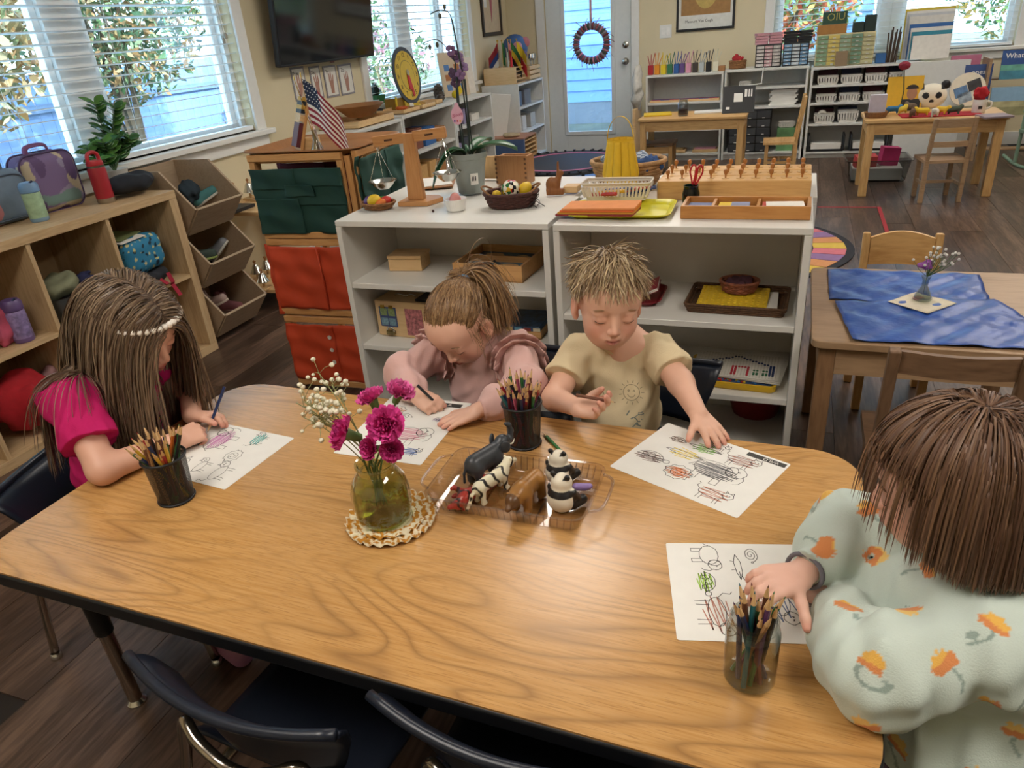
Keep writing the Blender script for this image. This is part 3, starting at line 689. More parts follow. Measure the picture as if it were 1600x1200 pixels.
dressing('plain orange-red cloth dressing frame, middle of the tall rack',(-1.735,2.295,.345),math.radians(3),m_orange,'flaps',seed=1)
dressing('orange-red cloth dressing frame with four white buttons, lowest on the rack',(-1.735,2.295,.02),math.radians(3),m_orange,'buttons',seed=2)
dressing('dark green tied cloth dressing frame at the top front of the rack',(-1.735,2.295,.665),math.radians(3),m_green,'ties',seed=3)
dressing('dark green cloth dressing frame on the right side of the rack',(-1.505,2.50,.665),math.radians(93),m_green,'flaps',w=.36,seed=4)
dressing('maroon cloth dressing frame standing inside the top of the rack',(-1.735,2.45,.672),math.radians(3),mat('#6a1a2c',.8,var=.1),'flaps',w=.36,h=.28,seed=6)
# --- tables and chairs of solid wood
def wood_table(label,x0,x1,y0,y1,h,m,mz,name='wooden_table',leg=.045,over=.02,apron=.08,rz=0,rnd=.03):
 cx,cy=(x0+x1)/2,(y0+y1)/2;t=T(name,label,'table',(cx,cy,0),rz);w,d=(x1-x0)/2,(y1-y0)/2
 MB().prism(rrect(2*w,2*d,rnd),h - .022,h).build('tabletop',m,t,bevel=.004)
 for sx in (-1,1):
  for sy in (-1,1):
   a,b=sx*(w-over-leg/2),sy*(d-over-leg/2);MB().bb(a-leg/2,a+leg/2,b-leg/2,b+leg/2,0,h - .022).build('leg',mz,t,bevel=.004)
 for s in (-1,1):
  MB().bb(-w+over+leg,w-over-leg,s*(d-over - .01) - .008,s*(d-over - .01)+.008,h - .022-apron,h - .022).build('apron',m,t)
  MB().bb(s*(w-over - .01) - .008,s*(w-over - .01)+.008,-d+over+leg,d-over-leg,h - .022-apron,h - .022).build('apron',m,t)
 return t
m_rub=wood('#8d6f52','#a98a6a',.4,'X',6,.5,.05,stretch=8);m_rubz=wood('#6f5239','#8d6b4c',.45,'Z',6,.5,.05,stretch=8)
m_pine=wood('#b58a54','#d0a870',.45,'X',5,.6,.05,stretch=8);m_pinez=wood('#b58a54','#d0a870',.45,'Z',5,.6,.05,stretch=8)
wood_table('square wooden table under the blue cloth beside the white shelf',.085,.715,1.905,2.545,.53,m_rub,m_rubz)
wood_table('light pine table with a yellow folder and a jar in front of the back shelf',-1.30,-.40,6.50,6.98,.53,m_pine,m_pinez,leg=.05)
wood_table('light pine table loaded with a panda mask and toy animals at the back right',.445,1.335,5.92,6.42,.54,m_pine,m_pinez,leg=.055)
def wood_chair(label,loc,rz,m,mz,sh=.28,bh=.56,w=.28,d=.27,slats=2,style='ladder'):
 t=T('wooden_chair',label,'chair',loc,rz);h=w/2
 MB().grid(lambda u,v: ((u - .5)*w,(v - .5)*d,sh - .006*cos((u - .5)*PI)*cos((v - .5)*PI)),8,8,.02).build('seat',m,t,smooth=30)
 for s in (-1,1):
  MB().bb(s*(h - .03)-(.014),s*(h - .03)+.014,d/2 - .045,d/2 - .015,0,sh - .018).build('front_leg',mz,t,bevel=.003)
  MB().bar((s*(h - .014),-d/2+.015,0),(s*(h - .014),-d/2+.012,sh),.028,.03,(0,1,0)).build('rear_leg',mz,t,bevel=.003)
  MB().bar((s*(h - .014),-d/2+.012,sh - .002),(s*(h - .014),-d/2 - .035,bh),.026,.028,(0,1,0)).build('back_post',mz,t,bevel=.006)
  MB().bar((s*(h - .02),-d/2+.02,sh*.42),(s*(h - .03),d/2 - .03,sh*.42),.016,.02).build('stretcher',m,t)
 MB().bar((-h+.02,0,sh*.42),(h - .02,0,sh*.42),.016,.02).build('stretcher',m,t)
 zs=[bh - .035]+([sh+(bh-sh)*.38] if slats>1 else [])
 for i,z in enumerate(zs):
  hh=.055 if i==0 else .035;q=(z-sh)/(bh-sh)
  if style=='round' and i==0: hh=.10;z-=.03
  f=lambda u,v: ((u - .5)*(w - .05),-d/2+.012 - .047*q - .018*cos((u - .5)*PI),z+(v - .5)*hh+(.02*cos((u - .5)*PI)*v if style=='round' else 0))
  MB().grid(f,10,3,.014).build('back_slat',m,t,smooth=30)
 return t
m_waln=wood('#5d4531','#7d6048',.45,'X',6,.5,.05,stretch=8);m_walnz=wood('#5d4531','#7d6048',.45,'Z',6,.5,.05,stretch=8)
wood_chair('brown wooden chair with its back to the camera at the blue-covered table',(.385,1.86,0),0,m_waln,m_walnz,.29,.615,.29,slats=1)
wood_chair('light wooden chair on the far side of the blue-covered table',(.385,2.66,0),PI,m_pine,m_pinez,.28,.575,.26,slats=1,style='round')
wood_chair('taupe wooden ladder-back chair at the back right table',(.955,5.88,0),math.radians(8),m_rub,m_rub,.29,.57,.27)
wood_chair('light pine chair seen side-on between the back tables',(-.13,6.80,0),math.radians(92),m_pine,m_pinez,.29,.64,.28)
st=T('wooden_stool','small brown wooden stool half under the light pine table','stool',(-1.17,6.86,0))
MB().prism(rrect(.30,.26,.02),.27,.295).build('seat',m_waln,st,bevel=.003)
for sx in (-1,1):
 for sy in (-1,1): MB().bb(sx*.12 - .016,sx*.12+.016,sy*.1 - .016,sy*.1+.016,0,.27).build('leg',m_pinez,st)
MB().bb(-.12,.12,-.11,-.095,.20,.26).build('apron',m_pine,st)
# --- shelves along the left wall
m_mel2=mat('#d6d6d2',.4,var=.03)
unit('shelf_unit','white wall shelf carrying the wooden bowl and tray below the television',XW+.02,-2.60,4.02,4.72,.82,(.06,.34,.60),'+x',m=m_mel2)
unit('shelf_unit','white wall shelf carrying the abacus and toy clock',XW+.02,-2.60,4.73,5.60,.83,(.06,.32,.56),'+x',m=m_mel2)
unit('shelf_unit','white wall shelf carrying the picture board right of the toy clock',XW+.02,-2.60,5.61,6.42,.82,(.06,.42,.62),'+x',m=m_mel2)
unit('shelf_unit','white corner shelf topped with the wooden racks and small flags',-2.99,-2.60,7.14,7.93,.82,(.08,.36,.60),'+x',m=m_mel2)
# --- shelves along the back wall
unit('shelf_unit','long white back shelf topped with a row of coloured pencil blocks',-1.42,-.69,7.52,7.88,.80,(.07,.30,.55),m=m_mel2)
unit('shelf_unit','white back shelf topped with the small-drawer cabinets',-.68,.05,7.52,7.88,.81,(.07,.48,.65),m=m_mel2)
unit('shelf_unit','white back shelf filled with rows of white baskets',.07,.965,7.52,7.88,.79,(.06,.31,.49,.64),m=m_mel2)
# ================================================================ people
from mathutils.bvhtree import BVHTree
def V3(*a): return np.array(a,float)
def nrm(v): v=np.array(v,float);return v/(np.linalg.norm(v)+1e-12)
def head_R(yaw,pitch,roll=0):
 y,p,r=map(math.radians,(yaw,pitch,roll));f=V3(cos(y)*cos(p),sin(y)*cos(p),-sin(p));u=V3(cos(y)*sin(p),sin(y)*sin(p),cos(p));x=np.cross(f,u)
 x2=x*cos(r)+u*sin(r);u2=-x*sin(r)+u*cos(r);return np.stack([x2,f,u2],1)
def sleeve(s,a,b,r1,r2,k=.012):
 a=np.array(a,float);b=np.array(b,float);ba=b-a;L=np.linalg.norm(ba);d=ba/L;rm=max(r1,r2)
 def fn(X,Y,Z):
  x,y,z=X-a[0],Y-a[1],Z-a[2];t=x*d[0]+y*d[1]+z*d[2];tc=np.clip(t/L,0,1)
  q=np.sqrt(np.maximum(x*x+y*y+z*z-t*t,0))-(r1+(r2-r1)*tc);return np.maximum(q,np.maximum(-t-r1*.6,t-L))
 return s.put(fn,np.minimum(a,b)-rm,np.maximum(a,b)+rm,k)
def hand(S,w,fwd,palm,thumb,curl=((.3,.4,.3),)*4,spread=.08,sc=1.0,tp=(.55,.75,.25),tc=.5,tips=None):
 w=np.array(w,float);f=nrm(fwd);p=np.array(palm,float);p=nrm(p-f*p.dot(f));t=np.array(thumb,float);t=nrm(t-f*t.dot(f)-p*t.dot(p));k=.0035
 K=[w+(f*(.050 - .0035*abs(i-1))+t*(.0205 - .0138*i)-p*.002*(1-abs(i-1.5)))*sc for i in range(4)]
 for i in range(4): S.cap(w+t*(.010 - .007*i)*sc,K[i],.0125*sc,.0088*sc,.006,flat=(p,.8))
 S.cap(w+(f*.012+t*.012+p*.004)*sc,w+(f*.032+t*.016+p*.003)*sc,.0115*sc,.009*sc,.008);S.cap(w+(f*.012-t*.012+p*.003)*sc,w+(f*.036-t*.017+p*.002)*sc,.010*sc,.008*sc,.008)
 Ls=(.039,.043,.040,.032);rs=(.0074,.0077,.0073,.0064)
 for i in range(4):
  a=K[i];ang=0;sd=(1.5-i)*spread;f0=nrm(f+t*sd);c=curl[i]
  for j,q in enumerate((.46,.31,.23)):
   ang+=c[j];d=f0*cos(ang)+p*sin(ang);b=a+d*Ls[i]*q*sc;S.cap(a,b,(rs[i] - .0006*j)*sc,(rs[i] - .0006*(j+1))*sc,k);a=b
  if tips is not None: tips.append(a)
 a=w+(f*.014+t*.016+p*.003)*sc;d=nrm(t*tp[0]+f*tp[1]+p*tp[2]);b=a+d*.024*sc;S.cap(a,b,.0105*sc,.0082*sc,.006)
 d2=nrm(d*cos(tc)+nrm(f*.6+p*.5-t*.5)*sin(tc));c_=b+d2*.019*sc;S.cap(b,c_,.0080*sc,.0072*sc,k);e=c_+nrm(d2+p*.15)*.013*sc;S.cap(c_,e,.0073*sc,.0062*sc,k)
 if tips is not None: tips.append(e)
def head_sdf(S,hc,R,sc=1.0,open_mouth=0):
 L=lambda*p: hc+R @ (np.array(p,float)*sc)
 E=lambda c,r,k=.012,sub=False: S.ell(L(*c),np.array(r)*sc,k,sub,R)
 E((0,-.014,.026),(.071,.086,.074));E((0,.016,-.034),(.056,.060,.062),.03);E((0,.036,.028),(.057,.044,.046),.03)
 for s in (-1,1): E((s*.031,.044,-.038),(.026,.026,.027),.02)
 E((0,.046,-.076),(.025,.023,.019),.022);E((0,.030,-.062),(.046,.04,.03),.02)
 for s in (-1,1):
  E((s*.029,.088,-.006),(.019,.013,.012),.014,True)
  E((s*.029,.0655,-.009),(.0155,.0135,.0125),.004);E((s*.029,.0655,.004),(.017,.0115,.006),.008)
  E((s*.073,-.012,-.020),(.009,.019,.027),.007);E((s*.080,-.007,-.018),(.006,.010,.016),.005,True);E((s*.07,-.005,-.042),(.006,.009,.009),.006)
 S.cap(L(0,.076,-.004),L(0,.089,-.031),.0062*sc,.0088*sc,.012)
 for s in (-1,1): E((s*.0085,.0845,-.0345),(.0065,.0075,.006),.005)
 E((0,.070,-.056),(.022,.016,.014),.012)
 S.chain([L(-.018,.0735,-.0565),L(-.006,.0825,-.0535),L(0,.0825,-.0545),L(.006,.0825,-.0535),L(.018,.0735,-.0565)],np.array([.0025,.0042,.0036,.0042,.0025])*sc,.004)
 S.chain([L(-.014,.0745,-.0605),L(0,.0815,-.0640),L(.014,.0745,-.0605)],np.array([.003,.0050,.003])*sc,.004)
 S.chain([L(-.018,.0785,-.0580),L(0,.0885,-.0585 - .002*open_mouth),L(.018,.0785,-.0580)],np.array([.0012,.0018+.0022*open_mouth,.0012])*sc,.002) if False else None
 S.cap(L(-.013,.082,-.0588),L(.013,.082,-.0588),(.0016+.0022*open_mouth)*sc,None,.003,True)
 return L
def eyes(L,R,t,sc,brow,lash='#3a2a22'):
 f=R[:,1]
 for s in (-1,1):
  MB().tube([tuple(L(s*(.029 - .0145+.029*q),.0765 - .0052*(2*q-1)**2 - .003*(q if s>0 else 1-q)*0,-.0150+.0040*(2*q-1)**2)) for q in [i/8 for i in range(9)]],[.0004]+[.0013]*7+[.0005],6).build('eyelash',mat(lash,.6),t,smooth='all')
  MB().tube([tuple(L(s*(.029 - .017+.036*q),.0785 - .009*(abs(2*q-1 - .0))**2,.0125+.005*(1-(2*q-1)**2))) for q in [i/8 for i in range(9)]],[.0006]+[.0019]*7+[.0006],6,flat=.6).build('eyebrow',mat(brow,.8),t,smooth='all')
def face_col(P,L,base,tips,lip='#a8574f',cheek='#d48677',ears=True,sc=1.0):
 C=np.tile(np.array(hx(base)),(len(P),1));C*=(1+.05*vnoise(P,60,3))[:,None]
 def mix(w,h,a): nonlocal C;C=C*(1-w*a)+np.array(hx(h))*w*a
 for s in (-1,1): mix(near(P,L(s*.034,.062,-.036),.019*sc,.8),cheek,.55);mix(near(P,L(s*.076,-.01,-.02),.022,.6),cheek,.35);mix(near(P,L(s*.029,.072,-.002),.011*sc,.8),cheek,.3)
 mix(near(P,L(0,.090,-.034),.009*sc,.7),cheek,.45);mix(near(P,L(0,.083,-.0585),(.016*sc,.016*sc,.0068*sc),.35),lip,.9)
 for q in tips: mix(near(P,q,.009,.6),cheek,.6)
 return np.clip(C,0,1)
def grow(roots,dirs,K,step,grav,cols,stiff=.8,jit=.06,seed=0,G=(0,0,-1.),off=None,drag=None):
 rs=np.random.RandomState(seed);p=roots.copy();d=dirs/(np.linalg.norm(dirs,axis=1)[:,None]+1e-9);N=len(p);out=[p.copy()];G=np.array(G);off=np.zeros(N) if off is None else off
 jt=rs.normal(size=(N,3))*jit
 for k in range(K-1):
  d=d*stiff+G*(grav if np.isscalar(grav) else grav[:,None])+jt*.5+rs.normal(size=(N,3))*jit*.3;d/=np.linalg.norm(d,axis=1)[:,None]+1e-9
  p=p+d*(step if np.isscalar(step) else step[:,None])
  for c,r,R in cols:
   q=(p-c) @ R;rr=np.array(r)+off[:,None];n=np.linalg.norm(q/rr,axis=1);m=n<1
   if m.any():
    qn=q[m]/n[m][:,None];g=(qn/rr[m]**2) @ R.T;g/=np.linalg.norm(g,axis=1)[:,None];p[m]=c+qn @ R.T
    dm=d[m];dd=(dm*g).sum(1);dm=dm-g*np.minimum(dd,0)[:,None];d[m]=dm/(np.linalg.norm(dm,axis=1)[:,None]+1e-9)
  out.append(p.copy())
 return np.stack(out,1)
def sphere_dirs(n,seed):
 rs=np.random.RandomState(seed);v=rs.normal(size=(n,3));return v/np.linalg.norm(v,axis=1)[:,None]
def scalp_cap(L,R,hc,keep,rad,ctr,col,t,m):
 n,k=48,30;P=[];vs=[]
 for i in range(k+1):
  th=PI*i/k
  for j in range(n): a=2*PI*j/n;vs.append((sin(th)*cos(a),sin(th)*sin(a),cos(th)))
 vs=np.array(vs);ok=keep(vs);Q=[]
 for i in range(k):
  for j in range(n):
   q=(i*n+j,i*n+(j+1) % n,(i+1)*n+(j+1) % n,(i+1)*n+j)
   if all(ok[x] for x in q): Q.append(q[::-1])
 W=hc+(np.array(ctr)+vs*np.array(rad)) @ R.T;me=np_mesh('hair_base',W,np.array(Q));set_col(me,np.tile(np.array(hx(col))*.8,(len(W),1))*(1+.15*np.random.RandomState(1).normal(size=(len(W),1))));return me
def hair_cols(n,cs,seed,v=.14):
 rs=np.random.RandomState(seed);a=np.array([hx(c) for c in cs]);return np.clip(a[rs.randint(0,len(cs),n)]*(1+v*rs.normal(size=(n,1))*.6),.004,1)
def recenter(t):
 o=Matrix.Translation(-Vector(t.location));seen=set()
 for c in t.children_recursive:
  if c.type=='MESH' and c.data.name not in seen: c.data.transform(o);seen.add(c.data.name)
def strokes_on(objs,name,strokes,M,width,m,parent,lift=.0006,depth=.4):
 bv=[]
 for o in objs: bv.append(BVHTree.FromPolygons([v.co for v in o.data.vertices],[tuple(p.vertices) for p in o.data.polygons]))
 n=M.to_3x3() @ Vector((0,0,1));mb=MB()
 for st in strokes:
  pts=[]
  for x,y in st:
   o=M @ Vector((x,y,depth*.5));best=None
   for b in bv:
    h=b.ray_cast(o,-n,depth)
    if h[0] is not None and (best is None or h[3]<best[1]): best=(h[0]+n*lift,h[3])
   if best: pts.append(best[0])
  for a,b in zip(pts,pts[1:]):
   if (b-a).length<1e-6 or (b-a).length>.02: continue
   s=n.cross(b-a).normalized()*width*.5;e=(b-a)*.1;mb.add([a-s-e,b-s+e,b+s+e,a+s-e],[(0,1,2,3)])
 return mb.build(name,m,parent) if mb.f else None
def collar_cut(C,c,r,tube,m,t,name='collar',tilt=0):
 c=np.array(c,float);F=C.F.copy();ring=[];Rm=np.array(Matrix.Rotation(tilt,3,'X')) if np.isscalar(tilt) else tilt
 def val(p): i=np.clip(np.round((p-C.lo)/C.h).astype(int),0,C.n-1);return F[tuple(i)]
 for a in np.linspace(0,2*PI,44,endpoint=False):
  best=None
  for e in np.linspace(1.2,-1.3,90):
   p=c+Rm @ (np.array(r)*np.array([cos(a)*cos(e),sin(a)*cos(e),sin(e)]))
   if val(p)<.002: best=p;break
  if best is not None: ring.append(best)
 C.ell(c,r,.004,True,Rm)
 if len(ring)>20:
  q=np.array(ring)
  for _ in range(3): q=(q+np.roll(q,1,0)+np.roll(q,-1,0))/3
  MB().tube([tuple(x) for x in q],tube,8,closed=True,flat=.75).build(name,m,t,smooth='all')
def circ(cx,cy,r,n=16,a0=0,a1=2*PI,ry=None): return [(cx+r*cos(a0+(a1-a0)*k/n),cy+(ry or r)*sin(a0+(a1-a0)*k/n)) for k in range(n+1)]
def legs(t,pv,kn,ft,m_p,m_s,rt=.055):
 s=SDF(np.minimum.reduce([pv,*kn,*ft]) - .12,np.maximum.reduce([pv,*kn,*ft])+.12,.007);ax=nrm(np.cross(kn[0]-pv,V3(0,0,1)))
 s.ell(pv,(.10,.10,.075),.03)
 for i,sgn in ((0,-1),(1,1)):
  h=pv+(kn[i]-(kn[0]+kn[1])/2)*.8;s.cap(h,kn[i],rt,rt*.74,.03);s.cap(kn[i],ft[i]+V3(0,0,.07),rt*.74,rt*.55,.03)
 s.build('trousers',m_p,t)
 for i in (0,1):
  d=nrm((kn[i]-pv)*V3(1,1,0));b=SDF(ft[i] - .14,ft[i]+.14,.006);b.cap(ft[i]+V3(0,0,.032)-d*.03,ft[i]+V3(0,0,.028)+d*.075,.032,.028,.01).cap(ft[i]+V3(0,0,.05)-d*.02,ft[i]+V3(0,0,.085)-d*.02,.03,.03,.02).plane_cut(ft[i]+V3(0,0,.002),(0,0,-1));b.build('shoe',m_s,t)
# ---------------------------------------------------------------- boy in the cream shirt (faces the camera side)
SKIN='#dcad95'
def boy():
 t=T('person','boy in a cream short-sleeved shirt holding a brown pencil, behind the table','person',(-.34,1.54,0))
 hc=V3(-.362,1.488,.775);R=head_R(-66,9,5);tips=[]
 S=SDF((-.62,1.18,.40),(-.01,1.68,.93),.0029);L=head_sdf(S,hc,R,1.0,.4)
 nb=V3(-.352,1.545,.655);sR=V3(-.450,1.535,.622);sL=V3(-.258,1.545,.630)
 S.cap(L(0,-.028,-.05),nb,.036,.040,.025);S.cap(nb,sR,.034,.036,.03);S.cap(nb,sL,.034,.036,.03);S.cap(nb,V3(-.345,1.54,.50),.045,.06,.03)
 eR=V3(-.472,1.400,.560);wR=V3(-.392,1.318,.588);S.cap(sR,eR,.033,.029,.02);S.cap(eR,wR,.0285,.0195,.015)
 hand(S,wR,nrm((.93,-.10,.16)),(.15,-.45,.85),(-.1,.75,.45),((.25,.6,.5),(.45,.7,.5),(.6,.8,.6),(.7,.8,.6)),.05,1.0,(.45,.75,.35),.7,tips)
 eL=V3(-.196,1.475,.590);wL=V3(-.143,1.384,.562);S.cap(sL,eL,.033,.029,.02);S.cap(eL,wL,.0285,.0195,.015)
 hand(S,wL,nrm((.62,-.72,-.22)),(-.05,-.15,-1),(-.72,-.62,0),((.10,.15,.1),(.10,.12,.1),(.12,.18,.1),(.15,.2,.1)),.16,1.0,(.7,.6,.15),.1,tips)
 S.build('body',vmat(.48,0,.45),t,lambda P: face_col(P,L,SKIN,tips));eyes(L,R,t,1,'#8a6d4e')
 # shirt
 C=SDF((-.60,1.34,.36),(-.08,1.68,.75),.0034);ch=V3(-.350,1.545,.555)
 C.ell(ch,(.098,.072,.10),.03).ell(V3(-.345,1.535,.45),(.095,.078,.10),.05);C.cap(nb+V3(0,.004,-.028),sR,.036,.045,.035);C.cap(nb+V3(0,.004,-.028),sL,.036,.045,.035)
 sleeve(C,sR,sR+(eR-sR)*.62,.047,.049,.02);sleeve(C,sL,sL+(eL-sL)*.66,.047,.049,.02)
 C.wrinkle(.0055,48,4,(1,1,.6)).wrinkle(.0026,110,7)
 C.plane_cut((-.34,1.5,.43),(0,0,-1));collar_cut(C,nb+V3(.006,-.030,.030),(.050,.054,.046),.0062,mat('#d2bf9b',.85),t)
 cc=np.array(hx('#d6c4a0'));sh=C.build('shirt',vmat(.85,0,.2,.15,400),t,lambda P: cc*(1+.04*vnoise(P,40,2))[:,None])
 M=face_m((-.335,1.40,.555),(1,.12,0),(0,.35,1));g='#7d735f';rs=random.Random(3)
 S1=[circ(.035,.022,.019,20),circ(.0285,.026,.0022,6),circ(.041,.026,.0022,6),circ(.035,.020,.009,8,PI*1.1,PI*1.9)]+[[(.035+.023*cos(a),.022+.023*sin(a)),(.035+.029*cos(a),.022+.029*sin(a))] for a in np.linspace(0,6.28,14)]
 S1+=[[(-.06+.012*k,.0),(-.055+.012*k,.016),(-.05+.012*k,.002)] for k in range(4)]
 strokes_on([sh],'shirt_print',S1,M,.0014,mat('#8d826c',.9),t)
 S2=[[(.01+rs.uniform(0,.05),-.065+.004*k),(.03+rs.uniform(0,.03),-.055+.004*k),(.05+rs.uniform(0,.02),-.06+.005*k)] for k in range(9)]
 strokes_on([sh],'shirt_scribble',S2,M,.003,mat('#787f78',.9),t)
 # hair: short, tousled, forward from the crown
 keep=lambda v: ((v[:,1]<.40)&(v[:,2]>-.42+.35*(v[:,1]>-.1))&~((np.abs(v[:,0])>.72)&(v[:,2]<.12)&(v[:,1]>-.5)))|(v[:,2]>.60)
 ctr,rad=V3(0,-.014,.026),V3(.0735,.0885,.0775);me=scalp_cap(L,R,hc,keep,rad,ctr,'#8c7354',t,None);link('hair_base',me,vmat(.6),t)
 v=sphere_dirs(9000,5);v=v[keep(v)];N=len(v);rs=np.random.RandomState(9);crown=nrm((.08,-.50,.86));away=v-crown;away-=v*(away*v).sum(1)[:,None];away/=np.linalg.norm(away,axis=1)[:,None]+1e-6
 top=np.clip(v[:,2],0,1)[:,None];d=away*(.9+.2*top)+v*(.16+.36*top*rs.uniform(.2,1,(N,1)))+rs.normal(size=(N,3))*.30+np.array([.35,0,0])*top
 roots=hc+(ctr+v*rad*.99) @ R.T;ln=.0026+.0040*np.clip(v[:,2]+.1,0,1)*rs.uniform(.5,1.25,N)
 P=grow(roots,d @ R.T,11,ln,.10,[(hc+R @ ctr,rad,R)],.86,.07,3,off=rs.uniform(0,.007,N)*np.clip(v[:,2]+.3,0.05,1));strands('hair',P,rs.uniform(.0005,.0013,N),vmat(.45),t,hair_cols(N,['#9a8061','#b39a76','#c4ad88','#846a4e'],4),cen=hc)
 legs(t,V3(-.34,1.55,.34),[V3(-.42,1.32,.33),V3(-.26,1.32,.33)],[V3(-.42,1.30,0),V3(-.26,1.30,0)],mat('#3a4250',.8),mat('#50565e',.6));recenter(t)
boy()
# ---------------------------------------------------------------- girl with the ponytail (faces the camera side, bent over her page)
def girl_ponytail():
 t=T('person','girl with a ponytail and pale pink ruffled sweater drawing behind the table','person',(-.72,1.55,0))
 hc=V3(-.738,1.487,.695);R=head_R(-104,40,-4);tips=[];S=SDF((-.98,1.17,.42),(-.45,1.70,.84),.0029);L=head_sdf(S,hc,R,.97)
 nb=V3(-.715,1.575,.630);sR=V3(-.822,1.560,.590);sL=V3(-.622,1.565,.590)
 S.cap(L(0,-.03,-.05),nb,.034,.038,.025);S.cap(nb,V3(-.715,1.575,.52),.04,.05,.03)
 eR=V3(-.888,1.430,.570);wR=V3(-.795,1.338,.562);eL=V3(-.548,1.420,.575);wL=V3(-.632,1.304,.558)
 S.cap(eR,wR,.024,.0185,.015);S.cap(eL,wL,.024,.0185,.015)
 hand(S,wR,nrm((.80,-.30,-.12)),(.35,.25,-.8),(.25,.35,.85),((.7,.8,.5),(.9,.9,.6),(1.0,1.0,.7),(1.0,1.0,.7)),.03,.92,(.3,.85,.4),.5,tips)
 hand(S,wL,nrm((-.82,-.52,-.20)),(-.05,0,-1),(-.45,.80,0),((.08,.1,.05),(.06,.1,.05),(.08,.1,.05),(.1,.1,.05)),.10,.95,(.6,.7,.1),.1,tips)
 S.build('body',vmat(.48,0,.45),t,lambda P: face_col(P,L,'#dbad97',tips));eyes(L,R,t,1,'#8a6a4e')
 C=SDF((-1.0,1.24,.38),(-.42,1.72,.72),.0034);pk='#d3aba4'
 C.ell(V3(-.718,1.575,.53),(.105,.080,.11),.03).ell(V3(-.718,1.57,.44),(.10,.085,.09),.05);C.cap(nb+V3(0,0,-.03),sR,.042,.046,.03);C.cap(nb+V3(0,0,-.03),sL,.042,.046,.03)
 C.cap(sR,eR,.048,.042,.03);C.cap(eR,eR+(wR-eR)*.62,.042,.037,.02);sleeve(C,eR+(wR-eR)*.60,eR+(wR-eR)*.90,.027,.026,.012)
 C.cap(sL,eL,.048,.042,.03);C.cap(eL,eL+(wL-eL)*.62,.043,.038,.02);sleeve(C,eL+(wL-eL)*.60,eL+(wL-eL)*.90,.027,.026,.012)
 C.wrinkle(.0062,52,14,(1,1,.5)).wrinkle(.0026,120,8);C.plane_cut((-.7,1.5,.40),(0,0,-1));collar_cut(C,nb+V3(0,-.03,.025),(.046,.05,.040),.006,mat(pk,.9),t)
 cc=np.array(hx(pk));C.build('sweater',vmat(.9,0,.15,.2,500,.2),t,lambda P: cc*(1+.05*vnoise(P,30,2))[:,None])
 for sh,el,sg in ((sR,eR,-1),(sL,eL,1)):
  ax=nrm(el-sh);u0=nrm(np.cross(ax,V3(0,0,1)));w0=np.cross(ax,u0)
  for q,amp in ((.12,.030),(.34,.022)):
   c0=sh+ax*.09*q
   def f(u,v,c0=c0,amp=amp):
    a=2*PI*u;wob=sin(a*11+2*q)*.007*v;p=c0+(u0*cos(a)+w0*sin(a))*(.044+amp*v**.8+wob*.4)+ax*(.004+.020*v+wob);return tuple(p)
   MB().grid(f,88,5,.002).build('ruffle',mat(pk,.9,var=.04),t,smooth='all')
 # hair gathered to the tie
 keep=lambda v: ((v[:,1]<.52)&(v[:,2]>-.50)&~((np.abs(v[:,0])>.8)&(v[:,2]<.0)&(v[:,1]>-.2)))|(v[:,2]>.50)
 ctr,rad=V3(0,-.014,.026)*.97,V3(.075,.0905,.079)*.97;link('hair_base',scalp_cap(L,R,hc,keep,rad*.985,ctr,'#6d5136',t,None),vmat(.6),t)
 v=sphere_dirs(9000,15);v=v[keep(v)];N=len(v);rs=np.random.RandomState(19);roots=hc+(ctr+v*rad) @ R.T
 tie=V3(-.735,1.532,.800);cen=hc+R @ ctr;tdir=tie-cen
 P=np.zeros((N,18,3));rl=(roots-cen) @ R;tl=((tie-cen) @ R)
 for k in range(18):
  q=k/17.;w=rl*(1-q)+tl*q;n_=np.linalg.norm(w/rad,axis=1)[:,None];lift=1.0+.03*rs.uniform(0,1,(N,1))*sin(PI*q)+(max(0,q - .75)/.25)*.16
  P[:,k]=cen+(w/n_*np.maximum(lift,0)) @ R.T
 P[:,1:-1]+=rs.normal(size=(N,16,3))*.0007;hcs=['#7a5b3e','#8b6a48','#9c7a54','#6d5036','#a58560']
 strands('hair',P,rs.uniform(.0006,.0014,N),vmat(.42),t,hair_cols(N,hcs,14),cen=cen)
 n2=1500;d0=nrm((.55,.55,.55));dirs=d0+rs.normal(size=(n2,3))*.22;r0=tie+rs.normal(size=(n2,3))*.006
 tor=[(cen,rad,R),(V3(-.715,1.575,.55),V3(.12,.095,.10),np.eye(3))]
 PT=grow(r0,dirs,22,rs.uniform(.0075,.0105,n2),.20,tor,.82,.05,5,off=rs.uniform(.006,.02,n2));strands('ponytail',PT,rs.uniform(.0006,.0014,n2),vmat(.42),t,hair_cols(n2,hcs,16))
 PT2=grow(tie+rs.normal(size=(420,3))*.006,V3(-.5,.1,.45)+rs.normal(size=(420,3))*.3,10,.0045,.3,tor,.8,.06,8,off=rs.uniform(.004,.02,420));strands('ponytail_wisps',PT2,.0010,vmat(.42),t,hair_cols(420,hcs,17))
 lv=sphere_dirs(900,25);lv=lv[(np.abs(lv[:,0])>.55)&(lv[:,2]<.25)&(lv[:,2]>-.4)&(lv[:,1]>-.5)&(lv[:,1]<.5)];lr=hc+(ctr+lv*rad) @ R.T
 PL=grow(lr,(lv*.3+np.array([0,.1,-.6])) @ R.T+rs.normal(size=(len(lv),3))*.15,12,rs.uniform(.003,.008,len(lv)),.15,[(cen,rad,R)],.85,.06,9);strands('loose_hair',PL,.0005,vmat(.42),t,hair_cols(len(lv),hcs,18))
 ax=nrm(tdir);u0=nrm(np.cross(ax,V3(0,1,.2)));w0=np.cross(ax,u0)
